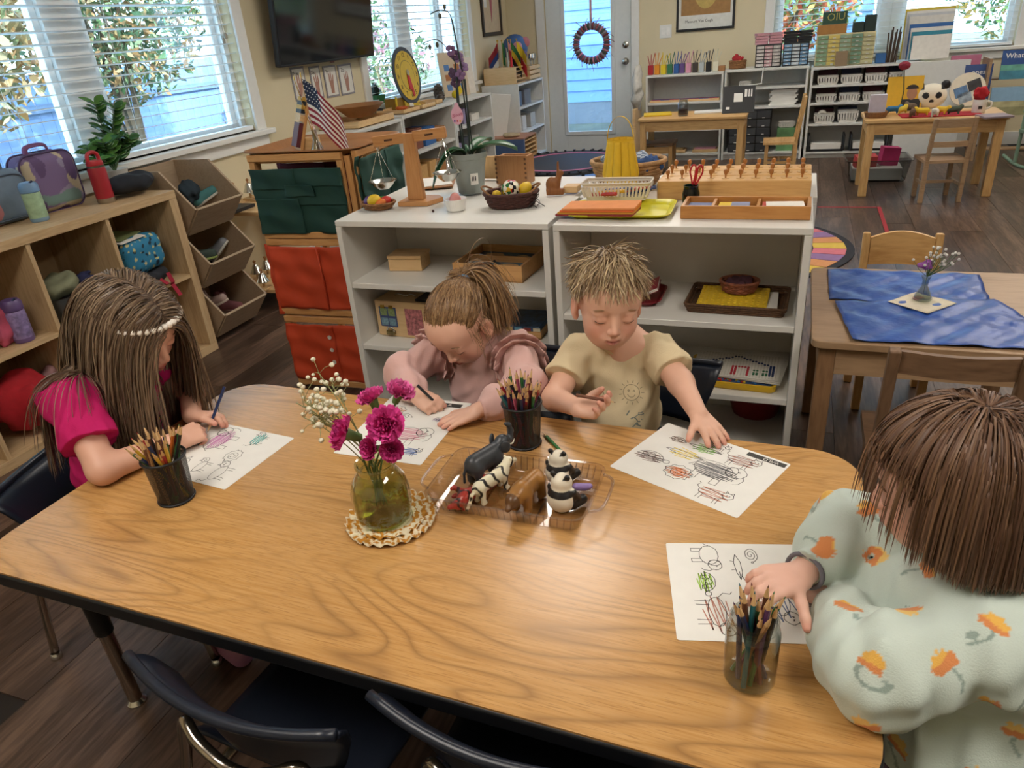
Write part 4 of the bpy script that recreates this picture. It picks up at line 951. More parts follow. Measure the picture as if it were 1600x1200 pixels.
 MB().tube([tuple(tie+(u0*cos(a)+w0*sin(a))*.0125) for a in np.linspace(0,2*PI,24,endpoint=False)],.0052,8,closed=True).build('hair_tie',mat('#7f9bc0',.7),t,smooth='all')
 legs(t,V3(-.715,1.58,.33),[V3(-.79,1.34,.32),V3(-.64,1.34,.32)],[V3(-.79,1.31,0),V3(-.64,1.31,0)],mat('#6d6672',.8),mat('#c9b9b4',.6),.05);recenter(t)
girl_ponytail()
# ---------------------------------------------------------------- girl with long hair and a bead headband (left end of the table)
def girl_longhair():
 t=T('person','girl with long brown hair, bead headband and hot pink shirt at the left end','person',(-1.45,1.04,0))
 hc=V3(-1.365,1.105,.800);R=head_R(2,31,-4);tips=[];S=SDF((-1.62,.78,.44),(-1.10,1.34,.95),.0030);L=head_sdf(S,hc,R,1.06)
 nb=V3(-1.452,1.055,.715);sR=V3(-1.425,.945,.680);sL=V3(-1.475,1.170,.690)
 S.cap(L(0,-.032,-.05),nb,.036,.040,.025);S.cap(nb,V3(-1.46,1.05,.58),.045,.06,.03)
 eR=V3(-1.322,.888,.563);wR=V3(-1.250,1.030,.560);eL=V3(-1.385,1.225,.568);wL=V3(-1.300,1.128,.566)
 S.cap(sR,eR,.036,.032,.02);S.cap(eR,wR,.031,.0215,.015);S.cap(sL,eL,.036,.031,.02);S.cap(eL,wL,.030,.021,.015)
 hand(S,wR,nrm((.30,.90,.02)),(-.35,.1,-.75),(-.55,.15,.75),((.8,.9,.5),(.95,1.,.6),(1.05,1.,.7),(1.1,1.,.7)),.03,1.04,(.3,.85,.4),.5,tips)
 hand(S,wL,nrm((.72,.42,-.1)),(.3,-.3,-.9),(.5,-.7,.3),((.45,.5,.3),(.45,.6,.3),(.5,.6,.4),(.6,.6,.4)),.06,1.04,(.55,.75,.2),.3,tips)
 S.build('body',vmat(.48,0,.45),t,lambda P: face_col(P,L,'#d5a48d',tips,sc=1.06));eyes(L,R,t,1,'#6a4c3a')
 C=SDF((-1.66,.82,.30),(-1.24,1.32,.80),.0036);pk='#bd1f63'
 C.ell(V3(-1.462,1.055,.60),(.082,.115,.12),.03).ell(V3(-1.475,1.04,.45),(.09,.11,.13),.05);C.cap(nb+V3(0,0,-.03),sR,.045,.050,.03);C.cap(nb+V3(0,0,-.03),sL,.045,.050,.03)
 sleeve(C,sR,sR+(eR-sR)*.60,.052,.057,.02);sleeve(C,sL,sL+(eL-sL)*.6,.052,.055,.02);C.wrinkle(.0055,45,24,(1,1,.5)).wrinkle(.0024,110,6);C.plane_cut((-1.46,1.0,.33),(0,0,-1))
 collar_cut(C,nb+V3(.022,.008,.025),(.05,.052,.042),.006,mat(pk,.85),t)
 cc=np.array(hx(pk));sh=C.build('shirt',vmat(.85,0,.2,.12,400),t,lambda P: cc*(1+.06*vnoise(P,30,2))[:,None])
 M=face_m((-1.37,1.07,.60),(-.15,1,0),(-.35,0,1));rs=random.Random(8)
 for h,n_ in (('#2a2a38',12),('#5f8a4a',6),('#d8c24a',6),('#e58fb4',6)):
  st=[]
  for k in range(n_):
   x,y=rs.uniform(-.07,.07),rs.uniform(-.08,.06);st.append([(x+.012*q*cos(k),y+.009*q*sin(k*2.1)+.004*sin(q*2)) for q in range(4)])
  strokes_on([sh],'shirt_print',st,M,.0065,mat(h,.8),t)
 # headband with beads
 pts=[]
 for a in np.linspace(-1.3,1.45,48): pts.append(tuple(L(.0755*sin(a),.006+.082*cos(a)*.86,.052+.022*cos(a)*.3 - .012*(1-cos(a)))))
 hb=MB().tube(pts,.0075,8,flat=.4).build('headband',mat('#2a2220',.7),t,smooth='all')
 for a in np.linspace(-1.25,1.25,17): MB().ell(L(.0795*sin(a),.010+.085*cos(a)*.88,.058+.022*cos(a)*.3 - .012*(1-cos(a))),.0075,10,8).build('bead',mat('#e9e2d8',.3),hb,smooth='all')
 keep=lambda v: ((v[:,1]<.5)&(v[:,2]>-.62)&~((np.abs(v[:,0])>.8)&(v[:,2]<-.1)&(v[:,1]>0)))|(v[:,2]>.30)
 ctr,rad=V3(0,-.008,.028)*1.06,V3(.0765,.0965,.081)*1.06;link('hair_base',scalp_cap(L,R,hc,keep,rad*.985,ctr,'#5f4a3a',t,None),vmat(.6),t)
 v=sphere_dirs(10000,35);v=v[keep(v)];N=len(v);rs=np.random.RandomState(39);roots=hc+(ctr+v*rad) @ R.T
 sgn=np.sign(v[:,0]+.02)[:,None];d=np.concatenate([sgn*.9*np.clip(1-np.abs(v[:,:1]),0,1),-.75+0*sgn,-.25 - .5*np.abs(v[:,:1])],1);cen=hc+R @ ctr
 cols=[(cen,rad,R),(V3(-1.462,1.055,.60),V3(.098,.135,.13),np.eye(3)),(V3(-1.425,.94,.675),V3(.064,.064,.064),np.eye(3)),(V3(-1.475,1.17,.685),V3(.062,.062,.062),np.eye(3))]
 ln=rs.uniform(.0125,.0175,N);hcs=['#6a5646','#77614d','#85705a','#5c4a3d','#8f7a64']
 back=-R[:,1]*V3(1,1,0);P=grow(roots,d @ R.T,22,ln*1.2,.30,cols,.78,.03,13,G=nrm(V3(0,0,-1)+back*.22),off=rs.uniform(0,.016,N));strands('hair',P,rs.uniform(.0007,.0016,N),vmat(.4),t,hair_cols(N,hcs,24),cen=cen)
 fv=sphere_dirs(3000,45);fv=fv[(fv[:,0]<-.55)&(fv[:,2]<.35)&(fv[:,2]>-.2)&(fv[:,1]>.05)&(fv[:,1]<.42)];fr=hc+(ctr+fv*rad*1.03) @ R.T
 PF=grow(fr,(np.stack([np.sign(fv[:,0])*.5,0*fv[:,0] - .1,0*fv[:,0]-1],1)) @ R.T+rs.normal(size=(len(fv),3))*.06,22,rs.uniform(.009,.0125,len(fv)),.30,cols,.75,.05,14,off=rs.uniform(.004,.016,len(fv)));strands('face_framing_hair',PF,.0008,vmat(.4),t,hair_cols(len(fv),hcs[1:],25))
 MB().tube(smooth_path([L(.045,.0,-.115),L(.03,.06,-.15),(-1.372,1.075,.62),(-1.352,1.09,.575)],8),.0016,6).build('necklace_cord',mat('#221c1c',.7),t)
 legs(t,V3(-1.49,1.03,.31),[V3(-1.26,.95,.31),V3(-1.27,1.11,.31)],[V3(-1.22,.95,0),V3(-1.23,1.11,0)],mat('#33384a',.8),mat('#8a5a78',.6));recenter(t)
girl_longhair()
# ---------------------------------------------------------------- girl in the flowered sweatshirt (right end, seen from behind)
def girl_bob():
 t=T('person','girl with a brown bob and pale mint flowered sweatshirt reaching into the pencil jar','person',(.34,.86,0))
 hc=V3(.228,.905,.770);R=head_R(170,12,2);tips=[];S=SDF((-.08,.66,.44),(.46,1.16,.90),.0030);L=head_sdf(S,hc,R,1.02)
 nb=V3(.288,.868,.662);sL=V3(.262,.755,.615);sR=V3(.272,.985,.625)
 S.cap(L(0,-.03,-.05),nb,.036,.040,.025);S.cap(nb,V3(.30,.86,.52),.045,.06,.03)
 eR=V3(.132,1.010,.592);wR=V3(.058,.868,.606);eL=V3(.135,.762,.582);wL=V3(.110,.890,.556)
 S.cap(eR,wR,.026,.0195,.015);S.cap(eL,wL,.026,.0195,.015)
 hand(S,wR,nrm((-.78,-.62,.14)),(-.25,.05,-.95),(.25,-.60,-.55),((.35,.55,.45),(.35,.6,.45),(.4,.6,.45),(.45,.6,.5)),.14,1.0,(.85,.15,.25),.1,tips)
 hand(S,wL,nrm((-.5,.85,-.05)),(.1,.1,-1),(-.8,-.5,0),((.3,.4,.3),)*4,.06,1.0,(.6,.7,.2),.2,tips)
 S.build('body',vmat(.48,0,.45),t,lambda P: face_col(P,L,'#e2b39f',tips));eyes(L,R,t,1,'#6f513c')
 C=SDF((-.02,.58,.30),(.56,1.16,.74),.0034)
 C.ell(V3(.285,.868,.56),(.115,.128,.115),.03).ell(V3(.200,.885,.555),(.072,.09,.07),.03).ell(V3(.27,.84,.42),(.10,.12,.08),.05).ell(V3(.325,.865,.43),(.125,.135,.12),.06);C.cap(nb+V3(0,0,-.04),sL,.05,.055,.03);C.cap(nb+V3(0,0,-.04),sR,.05,.055,.03)
 C.cap(sR,eR,.056,.056,.014);C.cap(eR,eR+(wR-eR)*.55,.056,.046,.014);sleeve(C,eR+(wR-eR)*.58,eR+(wR-eR)*.88,.031,.030,.016)
 C.cap(sL,eL+V3(.02,-.005,0),.058,.066,.014);C.cap(eL+V3(.01,0,0),eL+(wL-eL)*.6,.064,.048,.014);sleeve(C,eL+(wL-eL)*.6,eL+(wL-eL)*.92,.031,.030,.016)
 C.wrinkle(.0095,40,31,(1,1,.6)).wrinkle(.0045,88,12);C.plane_cut((.3,.8,.335),(0,0,-1));mint='#c4d0c7'
 collar_cut(C,nb+V3(-.012,.006,.022),(.048,.05,.036),.007,mat(mint,.9),t)
 rs=np.random.RandomState(5)
 def col(P):
  Cc=np.tile(np.array(hx(mint)),(len(P),1));Cc*=(1+.05*vnoise(P,30,2))[:,None];pick=P[rs.permutation(len(P))];chosen=[]
  for q in pick:
   if all(np.linalg.norm(q-c)>.068 for c in chosen): chosen.append(q)
   if len(chosen)>46: break
  for i,c in enumerate(chosen):
   a=rs.normal(size=3)*.5+V3(0,0,1);a/=np.linalg.norm(a);b=nrm(np.cross(a,rs.normal(size=3)));d=P-c;x=d @ a;r=np.linalg.norm(d,axis=1);y=d @ b
   tulip=(r<.0175+.0022*np.sin(np.arctan2(x,y)*9))&(x>-.004);base_=tulip&(x<.004);stem=(r<.034)&(x<-.004)&(np.abs(y - .006*np.sin(x*140))<.0022) ;leaf=(np.linalg.norm(d+a*.022-b*.010,axis=1)<.0075)&(np.abs((d+a*.022-b*.010) @ nrm(a+b))<.004)
   Cc[stem|leaf]=np.array(hx('#92a29a'));Cc[tulip]=np.array(hx('#e3b055' if i % 3 else '#e6c071'));Cc[base_]=np.array(hx('#d68a55'))
  return Cc
 C.build('sweatshirt',vmat(.9,0,.15,.2,450,.15),t,col)
 MB().tube([tuple(eR+(wR-eR)*.885+(nrm(np.cross(wR-eR,V3(0,0,1)))*cos(a)+nrm(np.cross(wR-eR,np.cross(wR-eR,V3(0,0,1))))*sin(a))*.0265) for a in np.linspace(0,2*PI,22,endpoint=False)],.0035,7,closed=True).build('cuff_trim',mat('#6d6a72',.8),t,smooth='all')
 # bob
 keep=lambda v: ((v[:,1]<.50)&(v[:,2]>-.45))|(v[:,2]>.35)
 ctr,rad=V3(0,-.014,.026)*1.02,V3(.080,.097,.085)*1.02;cen=hc+R @ ctr;link('hair_base',scalp_cap(L,R,hc,keep,rad*.98,ctr,'#5c4436',t,None),vmat(.6),t)
 v=sphere_dirs(17000,55);v=v[keep(v)];N=len(v);rs2=np.random.RandomState(59);roots=hc+(ctr+v*rad*np.where(v[:,1:2]>0,.95,1)) @ R.T;crown=nrm((.05,-.28,.95));away=v-crown;away-=v*(away*v).sum(1)[:,None];away/=np.linalg.norm(away,axis=1)[:,None]+1e-6
 arc=np.arccos(np.clip(v @ crown,-1,1));tot=np.where(v[:,1]>.22,.120,np.where(v[:,1]>-.06,.150,.245))*rs2.uniform(.95,1.04,N);need=np.maximum(tot-arc*.088,.012);K=16
 low=[(cen,rad,R),(cen-R[:,1]*.022+V3(0,0,-.045),V3(.082,.084,.075),np.eye(3))];hcs=['#644838','#6b4e3b','#75573f','#5a4132','#7d5f4a']
 P=grow(roots,away @ R.T,K,need/(K-1),np.where(v[:,1]>.1,.7,.27),low,.82,.013,23,off=rs2.uniform(0,.014,N));strands('hair',P,rs2.uniform(.0008,.0017,N),vmat(.45),t,hair_cols(N,hcs,34),cen=cen)
 # trousers, mauve
 legs(t,V3(.345,.865,.335),[V3(.13,.80,.33),V3(.13,.95,.33)],[V3(.10,.80,0),V3(.10,.95,0)],mat('#6f5d70',.8,var=.1),mat('#8c8c94',.6),.062);recenter(t)
girl_bob()
# ================================================================ things on the long table
m_paper=mat('#e4e2dc',.7,var=.02);m_ink=mat('#23211f',.7)
def zig(cx,cy,rx,ry,n,ang,seed=0):
 rs=random.Random(seed);out=[]
 for k in range(n):
  y=-1+2*(k+.5)/n;w=math.sqrt(max(0,1-y*y));sgn=1 if k % 2 else -1
  out.append((sgn*w*(1+rs.uniform(-.1,.15)),y+rs.uniform(-.06,.06)))
 c,s_=cos(ang),sin(ang);return [[(cx+(x*c-y*s_)*rx,cy+(x*s_+y*c)*ry) for x,y in out]]
def doodle(kind,seed=0):
 rs=random.Random(seed);W=lambda p: [[(x+rs.uniform(-.008,.008),y+rs.uniform(-.008,.008)) for x,y in s] for s in p]
 if kind=='elephant': p=[circ(-.05,.05,.33,22,ry=.24),circ(.30,.16,.17,16),circ(.22,.16,.10,12,ry=.15),[(.44,.12),(.50,0),(.47,-.14),(.41,-.20)],[(-.28,-.1),(-.29,-.40),(-.18,-.40),(-.17,-.18)],[(.08,-.17),(.09,-.40),(.20,-.40),(.20,-.08)],[(-.38,.08),(-.45,-.05)],circ(.34,.20,.015,6)]
 elif kind=='cat': p=[circ(-.05,0,.30,20,ry=.15),circ(.30,.12,.13,16),[(.22,.22),(.21,.31),(.28,.25)],[(.33,.25),(.38,.31),(.40,.21)],[(-.26,-.08),(-.28,-.34)],[(-.18,-.12),(-.19,-.34)],[(.12,-.12),(.12,-.34)],[(.20,-.08),(.21,-.34)],[(-.34,.04),(-.44,.14),(-.42,.27),(-.48,.30)],circ(.27,.14,.012,5),circ(.34,.14,.012,5)]
 elif kind=='turtle': p=[circ(0,0,.34,20,0,PI,.28),[(-.36,0),(.36,0)],circ(.44,.03,.08,12),[(-.2,0),(-.24,-.1),(-.12,-.1),(-.1,0)],[(.12,0),(.14,-.1),(.26,-.1),(.24,0)],circ(0,.1,.10,8),circ(-.17,.08,.07,7),circ(.17,.08,.07,7)]
 elif kind=='lion': p=[circ(0,0,.20,18),[(.34*(1+.2*(k % 2))*cos(k*.33),.32*(1+.2*(k % 2))*sin(k*.33)) for k in range(20)],circ(-.08,.05,.02,6),circ(.08,.05,.02,6),[(-.05,-.06),(0,-.09),(.05,-.06)],[(0,-.03),(0,-.09)]]
 elif kind=='snake': p=[[(.36*(1-k/40.)*cos(k*.42),.26*(1-k/40.)*sin(k*.42)) for k in range(36)],circ(.38,.0,.04,8)]
 else: p=[[(-.5,0),(-.2,.10),(.2,.10),(.5,.02),(.2,-.06),(-.2,-.08),(-.5,0)],[(-.2,-.07),(-.24,-.18)],[(.1,-.06),(.12,-.18)],[(.3,.06),(.5,.12)],[(.2,.02),(.45,.02)]]
 return W(p)
def ribbon(name,strokes,w,m,parent,z=.0006,lam=.3):
 mb=MB()
 for st in strokes:
  for a,b in zip(st,st[1:]):
   a=Vector((*a,z));b=Vector((*b,z));d=b-a
   if d.length<1e-6: continue
   n=Vector((-d.y,d.x,0)).normalized()*w/2;e=d.normalized()*w*.3;mb.add([a-n-e,b-n+e,b+n+e,a+n-e],[(0,1,2,3)])
 return mb.build(name,m,parent)
def page(label,c,ang,items,head=None,W=.216,H=.279):
 t=T('colouring_page',label,'paper',(c[0],c[1],ZT+.0003),ang);MB().prism(rrect(W,H,.004,3),0,.0004).build('sheet',m_paper,t)
 for i,(k,x,y,s,col,fill) in enumerate(items):
  st=[[(x+a*s,y+b*s*.9) for a,b in q] for q in doodle(k,i+1)]
  if fill: ribbon('crayon_scribble',zig(x,y,s*.36,s*.22,int(fill*1.2),.15*(i % 3),i),.0018,mat(col,.8),t,.00052)
  ribbon('animal_drawing',st,.0011,m_ink,t,.0006)
 if head:
  hd=MB().bb(head[0],head[1],H/2 - .030,H/2 - .012,.0004,.0005).build('title_band',mat('#3a3835',.7),t);text('title_lettering',head[2],.017,Matrix.Translation(((head[0]+head[1])/2,H/2 - .021,.0007)),m_paper,hd,ext=.00005)
 return t
def on_t(x,y): return pz(x,y,ZT)
def page_at(label,bl,br,items,head=None):
 a,b=on_t(*bl),on_t(*br);d=(b-a).normalized();u=Vector((-d.y,d.x,0));c=(a+b)/2+u*.1395;return page(label,c,math.atan2(d.y,d.x),items,head)
page_at('colouring page with a pink elephant under the long-haired girl\'s hands',(352,765),(460,685),
  [('elephant',.045,.03,.11,'#c478b0',16),('cat',.075,-.06,.07,'#4fb7b0',9),('lion',.0,-.055,.06,'#333',0),('snake',-.055,.035,.055,'#333',0),('cat',-.055,-.015,.07,'#333',0),('cat',-.06,-.075,.09,'#333',0)])
page_at('colouring page headed WILD under the ponytail girl\'s hands',(521,708),(657,727),
  [('elephant',.02,-.03,.12,'#c9788e',14),('cat',.06,-.095,.06,'#4a6fae',8),('crocodile',.0,-.10,.06,'#6aa678',6),('snake',-.03,.045,.06,'#333',0),('lion',-.06,.07,.06,'#cf8a5a',7),('turtle',.07,.045,.06,'#8a6aa8',5)],(-.02,.09,'WILD A'))
a3,b3=on_t(972,737),on_t(1127,800);d3=(b3-a3).normalized();c3_=(a3+b3)/2+Vector((-d3.y,d3.x,0))*.108
p3=page('brightly coloured page under the boy\'s left hand',c3_,math.atan2(d3.y,d3.x),
 [('elephant',.035,.0,.12,'#6a6a6c',18),('cat',.06,.062,.085,'#9a5a46',8),('crocodile',-.02,.06,.075,'#7ab648',8),('crocodile',-.045,.02,.085,'#e0c73c',8),('lion',-.02,-.045,.075,'#d9773a',12),('turtle',-.095,-.03,.085,'#6b4a44',9),('cat',.07,-.07,.085,'#b5694a',7),('snake',-.085,.06,.05,'#7d6250',5),('cat',.0,.085,.05,'#4a8a6a',0)],None,.279,.216)
hd3=MB().bb(.055,.135,.088,.102,.0004,.0005).build('title_band',mat('#3a3835',.7),p3);text('title_lettering','WILD',.013,Matrix.Translation((.105,.095,.0007)) @ Matrix.Rotation(PI,4,'Z'),m_paper,hd3,ext=.00005)
a4,b4=on_t(1040,847),on_t(1058,1003);d4=(b4-a4).normalized();u4=Vector((-d4.y,d4.x,0));c4=(a4+b4)/2+u4*.1395
page('white colouring page with a green turtle partly under the plastic pencil jar',c4,math.atan2(d4.y,d4.x),
 [('elephant',-.075,-.075,.07,'#333',0),('turtle',-.015,-.085,.062,'#9cc44a',9),('cat',.055,-.075,.10,'#b47a68',8),('snake',-.08,-.005,.05,'#333',0),('crocodile',-.05,-.03,.06,'#8ab8a8',0),('cat',.03,.02,.10,'#5a6a8a',5),('elephant',.06,.08,.09,'#333',0)])
# --- pencils
PENCOL={'red': '#a3242c','orange': '#c4662a','yellow': '#d0ae3a','green': '#2f6b3a','dark blue': '#25355f','purple': '#5a3766','brown': '#6b4230','black': '#1d1c1e','maroon': '#5f1d2c','tan': '#b58a5c','pink': '#b5506e','teal': '#2b6a70'}
m_tip=mat('#d0aa78',.6);PM={}
def pencil(label,a,b,col,group=None,L=None):
 a=Vector(a);b=Vector(b);L=(b-a).length;key=(col,round(L,3));r=.0036
 t=T('coloured_pencil',label,'pencil',a,0,group);t.rotation_mode='QUATERNION';t.rotation_quaternion=(b-a).to_track_quat('Z','Y')
 if key not in PM:
  A=MB().cyl((0,0,0),(0,0,L - .02),r,n=6).mesh('barrel');A.materials.append(mat(PENCOL[col],.35,var=.03))
  B=MB().cyl((0,0,L - .02),(0,0,L - .004),r*.97,.0011,n=8).mesh('sharpened_wood',60);B.materials.append(m_tip)
  D=MB().cyl((0,0,L - .0045),(0,0,L),.0011,.0003,n=6).mesh('lead');D.materials.append(mat(PENCOL[col],.5));PM[key]=(A,B,D)
 A,B,D=PM[key];link('barrel',A,None,t);w=link('sharpened_wood',B,None,t);link('lead',D,None,w);return t
def bundle(c,rb,rt,h,n,cols,where,seed,L=.172,grp=''):
 rs=random.Random(seed)
 for i in range(n):
  a=rs.uniform(0,2*PI);q=rb*math.sqrt(rs.uniform(0,1))*.86;a2=a+PI+rs.uniform(-1.3,1.3) if i % 3 else a+rs.uniform(-.5,.5);q2=rt*math.sqrt(rs.uniform(.05,1))*.86
  p=Vector((c[0]+q*cos(a),c[1]+q*sin(a),ZT+.004));e=Vector((c[0]+q2*cos(a2),c[1]+q2*sin(a2),ZT+h));d=(e-p).normalized();col=cols[i % len(cols)]
  pencil(f'{col} pencil standing in {where}',p,p+d*(L - .004*rs.randint(0,5)),col,grp)
def mesh_black():
 m,n,l,p=nt_new('black_wire_mesh');p.inputs['Base Color'].default_value=(.012,.012,.013,1);p.inputs['Roughness'].default_value=.4;o=n['Material Output'];t=n.new('ShaderNodeBsdfTransparent')
 tc=n.new('ShaderNodeTexCoord');sp=n.new('ShaderNodeSeparateXYZ');l.new(tc.outputs['Object'],sp.inputs[0]);at=n.new('ShaderNodeMath');at.operation='ARCTAN2';l.new(sp.outputs[1],at.inputs[0]);l.new(sp.outputs[0],at.inputs[1])
 def wv(src,f): q=n.new('ShaderNodeMath');q.operation='MULTIPLY';q.inputs[1].default_value=f;l.new(src,q.inputs[0]);s=n.new('ShaderNodeMath');s.operation='SINE';l.new(q.outputs[0],s.inputs[0]);g=n.new('ShaderNodeMath');g.operation='GREATER_THAN';g.inputs[1].default_value=-.1;l.new(s.outputs[0],g.inputs[0]);return g.outputs[0]
 mu=n.new('ShaderNodeMath');mu.operation='MULTIPLY';l.new(wv(at.outputs[0],90),mu.inputs[0]);l.new(wv(sp.outputs[2],2400),mu.inputs[1])
 mx=n.new('ShaderNodeMixShader');l.new(mu.outputs[0],mx.inputs[0]);l.new(p.outputs[0],mx.inputs[1]);l.new(t.outputs[0],mx.inputs[2]);l.new(mx.outputs[0],o.inputs[0]);return m
m_mesh=mesh_black()
def mesh_cup(label,c):
 t=T('pencil_cup',label,'cup',(c[0],c[1],ZT));MB().lathe([(.034,.003),(.041,.10)],n=40).build('mesh_wall',m_mesh,t,smooth=True)
 for z,r in ((.003,.0345),(.10,.0415)): MB().tube([(r*cos(a),r*sin(a),z) for a in np.linspace(0,2*PI,36,endpoint=False)],.0028,8,closed=True).build('rim',m_black,t,smooth='all')
 MB().lathe([(0,.001),(.033,.001),(.034,.004),(0,.004)],n=32).build('base',m_black,t)
 return t
c1=on_t(277,778);c2=on_t(820,692);c3=on_t(1170,1058)
mesh_cup('black mesh pencil cup beside the girl with long hair',c1);mesh_cup('black mesh pencil cup between the ponytail girl and the boy',c2)
allc=list(PENCOL)
bundle(c1,.032,.039,.10,34,['tan','orange','dark blue','maroon','green','yellow','brown','black','red'],'the mesh cup by the long-haired girl',3,.168,'pencils in the left mesh cup')
bundle(c2,.032,.039,.10,44,['maroon','dark blue','red','green','purple','black','pink','brown','teal'],'the mesh cup by the boy',5,.165,'pencils in the middle mesh cup')
m_clear=glass('#f2f4f2',.96,.03,1.6)
jr=T('plastic_jar','clear plastic jar of pencils at the right end of the table','jar',(c3.x,c3.y,ZT))
MB().lathe([(0,.002),(.030,.002),(.034,.006),(.0345,.085),(.033,.092),(.030,.096),(.0305,.098),(.0315,.1),(.0305,.103),(.0315,.106),(.030,.110),(.0285,.110),(.029,.095),(.033,.085),(.033,.007),(.029,.004),(0,.004)],n=40).build('jar_wall',m_clear,jr,smooth=True)
bundle(c3,.027,.026,.10,22,['brown','dark blue','purple','tan','green','teal','black','maroon'],'the clear plastic jar',8,.150,'pencils in the clear jar')
pencil('green pencil lying on the table beside the mesh cup',on_t(880,711)+Vector((0,0,.0042)),on_t(848,678)+Vector((0,0,.0042)),'green')
pencil('brown pencil held in the boy\'s right hand',pz(900,617,.628),pz(962,629,.614),'brown');pencil('dark pencil held by the ponytail girl',pz(652,602,.605),pz(694,642,.534),'black');pencil('blue pencil held by the girl with long hair',pz(351,604,.630),pz(324,676,.534),'dark blue')
# --- flower vase on a crocheted doily
dc=on_t(612,812);vc=on_t(603,812)
m_gold=mat('#b57a2c',.9,var=.25,scale=120,bump=.6,bscale=300);m_cream=mat('#e6dcc4',.9,var=.1,scale=150,bump=.6,bscale=300)
dy=T('crochet_doily','round gold and cream crocheted doily under the flower vase','doily',(dc.x,dc.y,ZT))
MB().lathe([(0,.001),(.058,.001),(.058,.004),(0,.0045)],n=40).build('centre',m_cream,dy,smooth=True)
def ruffle(r0,r1,f,amp,zz):
 return lambda u,v: ((r0+(r1-r0)*v)*(1+.02*sin(2*PI*u*f)*v)*cos(2*PI*u),(r0+(r1-r0)*v)*(1+.02*sin(2*PI*u*f)*v)*sin(2*PI*u),zz+amp*v*(1+sin(2*PI*u*f+1.2*sin(2*PI*u*3))))
for nm,a in (('outer_ruffle',(.046,.085,26,.004,.0025)),('inner_ruffle',(.040,.066,20,.003,.0055))):
 o=MB().grid(ruffle(*a),320,12,.0015).build(nm,vmat(.9,0,.2,.6,300),dy,smooth='all');P=np.array([tuple(v.co) for v in o.data.vertices]);set_col(o.data,np.where((vnoise(P,420,5)+.35*np.sin(np.hypot(P[:,0],P[:,1])*420)>.02)[:,None],np.array(hx('#b9802f')),np.array(hx('#e0d4b8'))))
vs=T('flower_vase','ribbed pale green glass vase half full of water, holding carnations','vase',(vc.x,vc.y,ZT+.0055));rib=lambda a,z: .025*sin(a*14)*(1 if .012<z<.085 else 0)
m_vase=glass('#f1f3d6',.98,.03,2.6)
MB().lathe([(0,.001),(.044,.001),(.050,.008),(.053,.03),(.053,.065),(.049,.085),(.039,.100),(.033,.106),(.0335,.116),(.038,.120),(.037,.124),(.0335,.123),(.0315,.116),(.031,.106),(.037,.098),(.047,.083),(.051,.065),(.051,.03),(.048,.01),(.042,.005),(0,.005)],n=84,wob=rib).build('glass_body',m_vase,vs,smooth=True)
MB().lathe([(0,.006),(.041,.006),(.0495,.012),(.0505,.046),(0,.046)],n=40).build('water',glass('#edf0bd',.98,.0,1.0),vs,smooth=True)
def carnation(label,c,r,axis,col,seed):
 t=T('carnation',label,'flower',c,0,'pink carnations in the vase');t.rotation_mode='QUATERNION';t.rotation_quaternion=Vector(axis).to_track_quat('Z','Y');rs=random.Random(seed)
 mm=mat(col,.7,var=.15,scale=60)
 meshes=[]
 for q in range(4):
  ph=rs.uniform(0,6)
  def f(u,v,ph=ph): a=(u - .5)*1.5;w=sin(u*22+ph)*.10*v*v;return ((v*sin(a))*(1+.1*w),v*cos(a)*.95+w*.4,.28*v*v+w+.08*sin(u*40)*v**3)
  me=MB().grid(f,14,6).mesh('petal','all');me.materials.append(mm);meshes.append(me)
 for ring,(n,tilt,s) in enumerate(((7,.05,1.0),(7,.45,.92),(6,.85,.8),(5,1.2,.66))):
  for k in range(n):
   o=link('petal',meshes[rs.randrange(4)],None,t);o.rotation_euler=(tilt+rs.uniform(-.15,.15),rs.uniform(-.1,.1),2*PI*k/n+rs.uniform(-.2,.2)+ring);o.scale=(r*s,)*3
 MB().lathe([(0,-r*.9),(r*.22,-r*.8),(r*.28,-r*.3),(r*.35,.05*r)],n=12).build('calyx',mat('#5f7a44',.6),t,smooth=True)
 base_=t.rotation_quaternion.inverted() @ (Vector((vc.x+rs.uniform(-.01,.01),vc.y+rs.uniform(-.01,.01),ZT+.035))-Vector(c));neck=t.rotation_quaternion.inverted() @ (Vector((vc.x+.012*Vector(axis).x*2,vc.y+.012*Vector(axis).y,ZT+.125))-Vector(c))
 MB().tube(smooth_path([(0,0,-r*.7),tuple(neck),tuple(base_)],6),.0019,6).build('stem',mat('#5f7444',.6),t,smooth='all');return t
vcy=vc.y
for i,(x,y,yy,r,ax,lb) in enumerate([(541,678,vcy - .035,.033,(-.7,-.5,.5),'deep pink carnation drooping left of the vase'),(604,664,vcy - .030,.034,(.2,-.75,.7),'deep pink carnation in front of the vase stems'),(582,625,vcy+.01,.028,(-.3,.0,1),'pink carnation at the upper left of the bouquet'),(624,614,vcy+.025,.027,(.5,.1,.9),'light pink carnation at the upper right of the bouquet'),(581,700,vcy - .035,.023,(-.3,-.7,.4),'small pink carnation low by the vase rim'),(612,703,vcy - .03,.022,(.4,-.7,.4),'small pink carnation at the right of the rim')]):
 carnation(lb,py(x,y,yy),r,ax,['#d83c90','#dc4296','#e25aa4','#e56cae','#d03a8a','#d03a8a'][i],i+3)
gy=T('gypsophila_spray','spray of tiny white gypsophila leaning left out of the vase','flower',(vc.x,vc.y,ZT));rs=random.Random(4);bl=MB().ell((0,0,0),(.0048,.0048,.004),7,5).mesh('blossom','all');bl.materials.append(mat('#e2dcc4',.8,var=.1,scale=200));sm=MB()
cen=py(505,632,vcy+.02)-gy.location
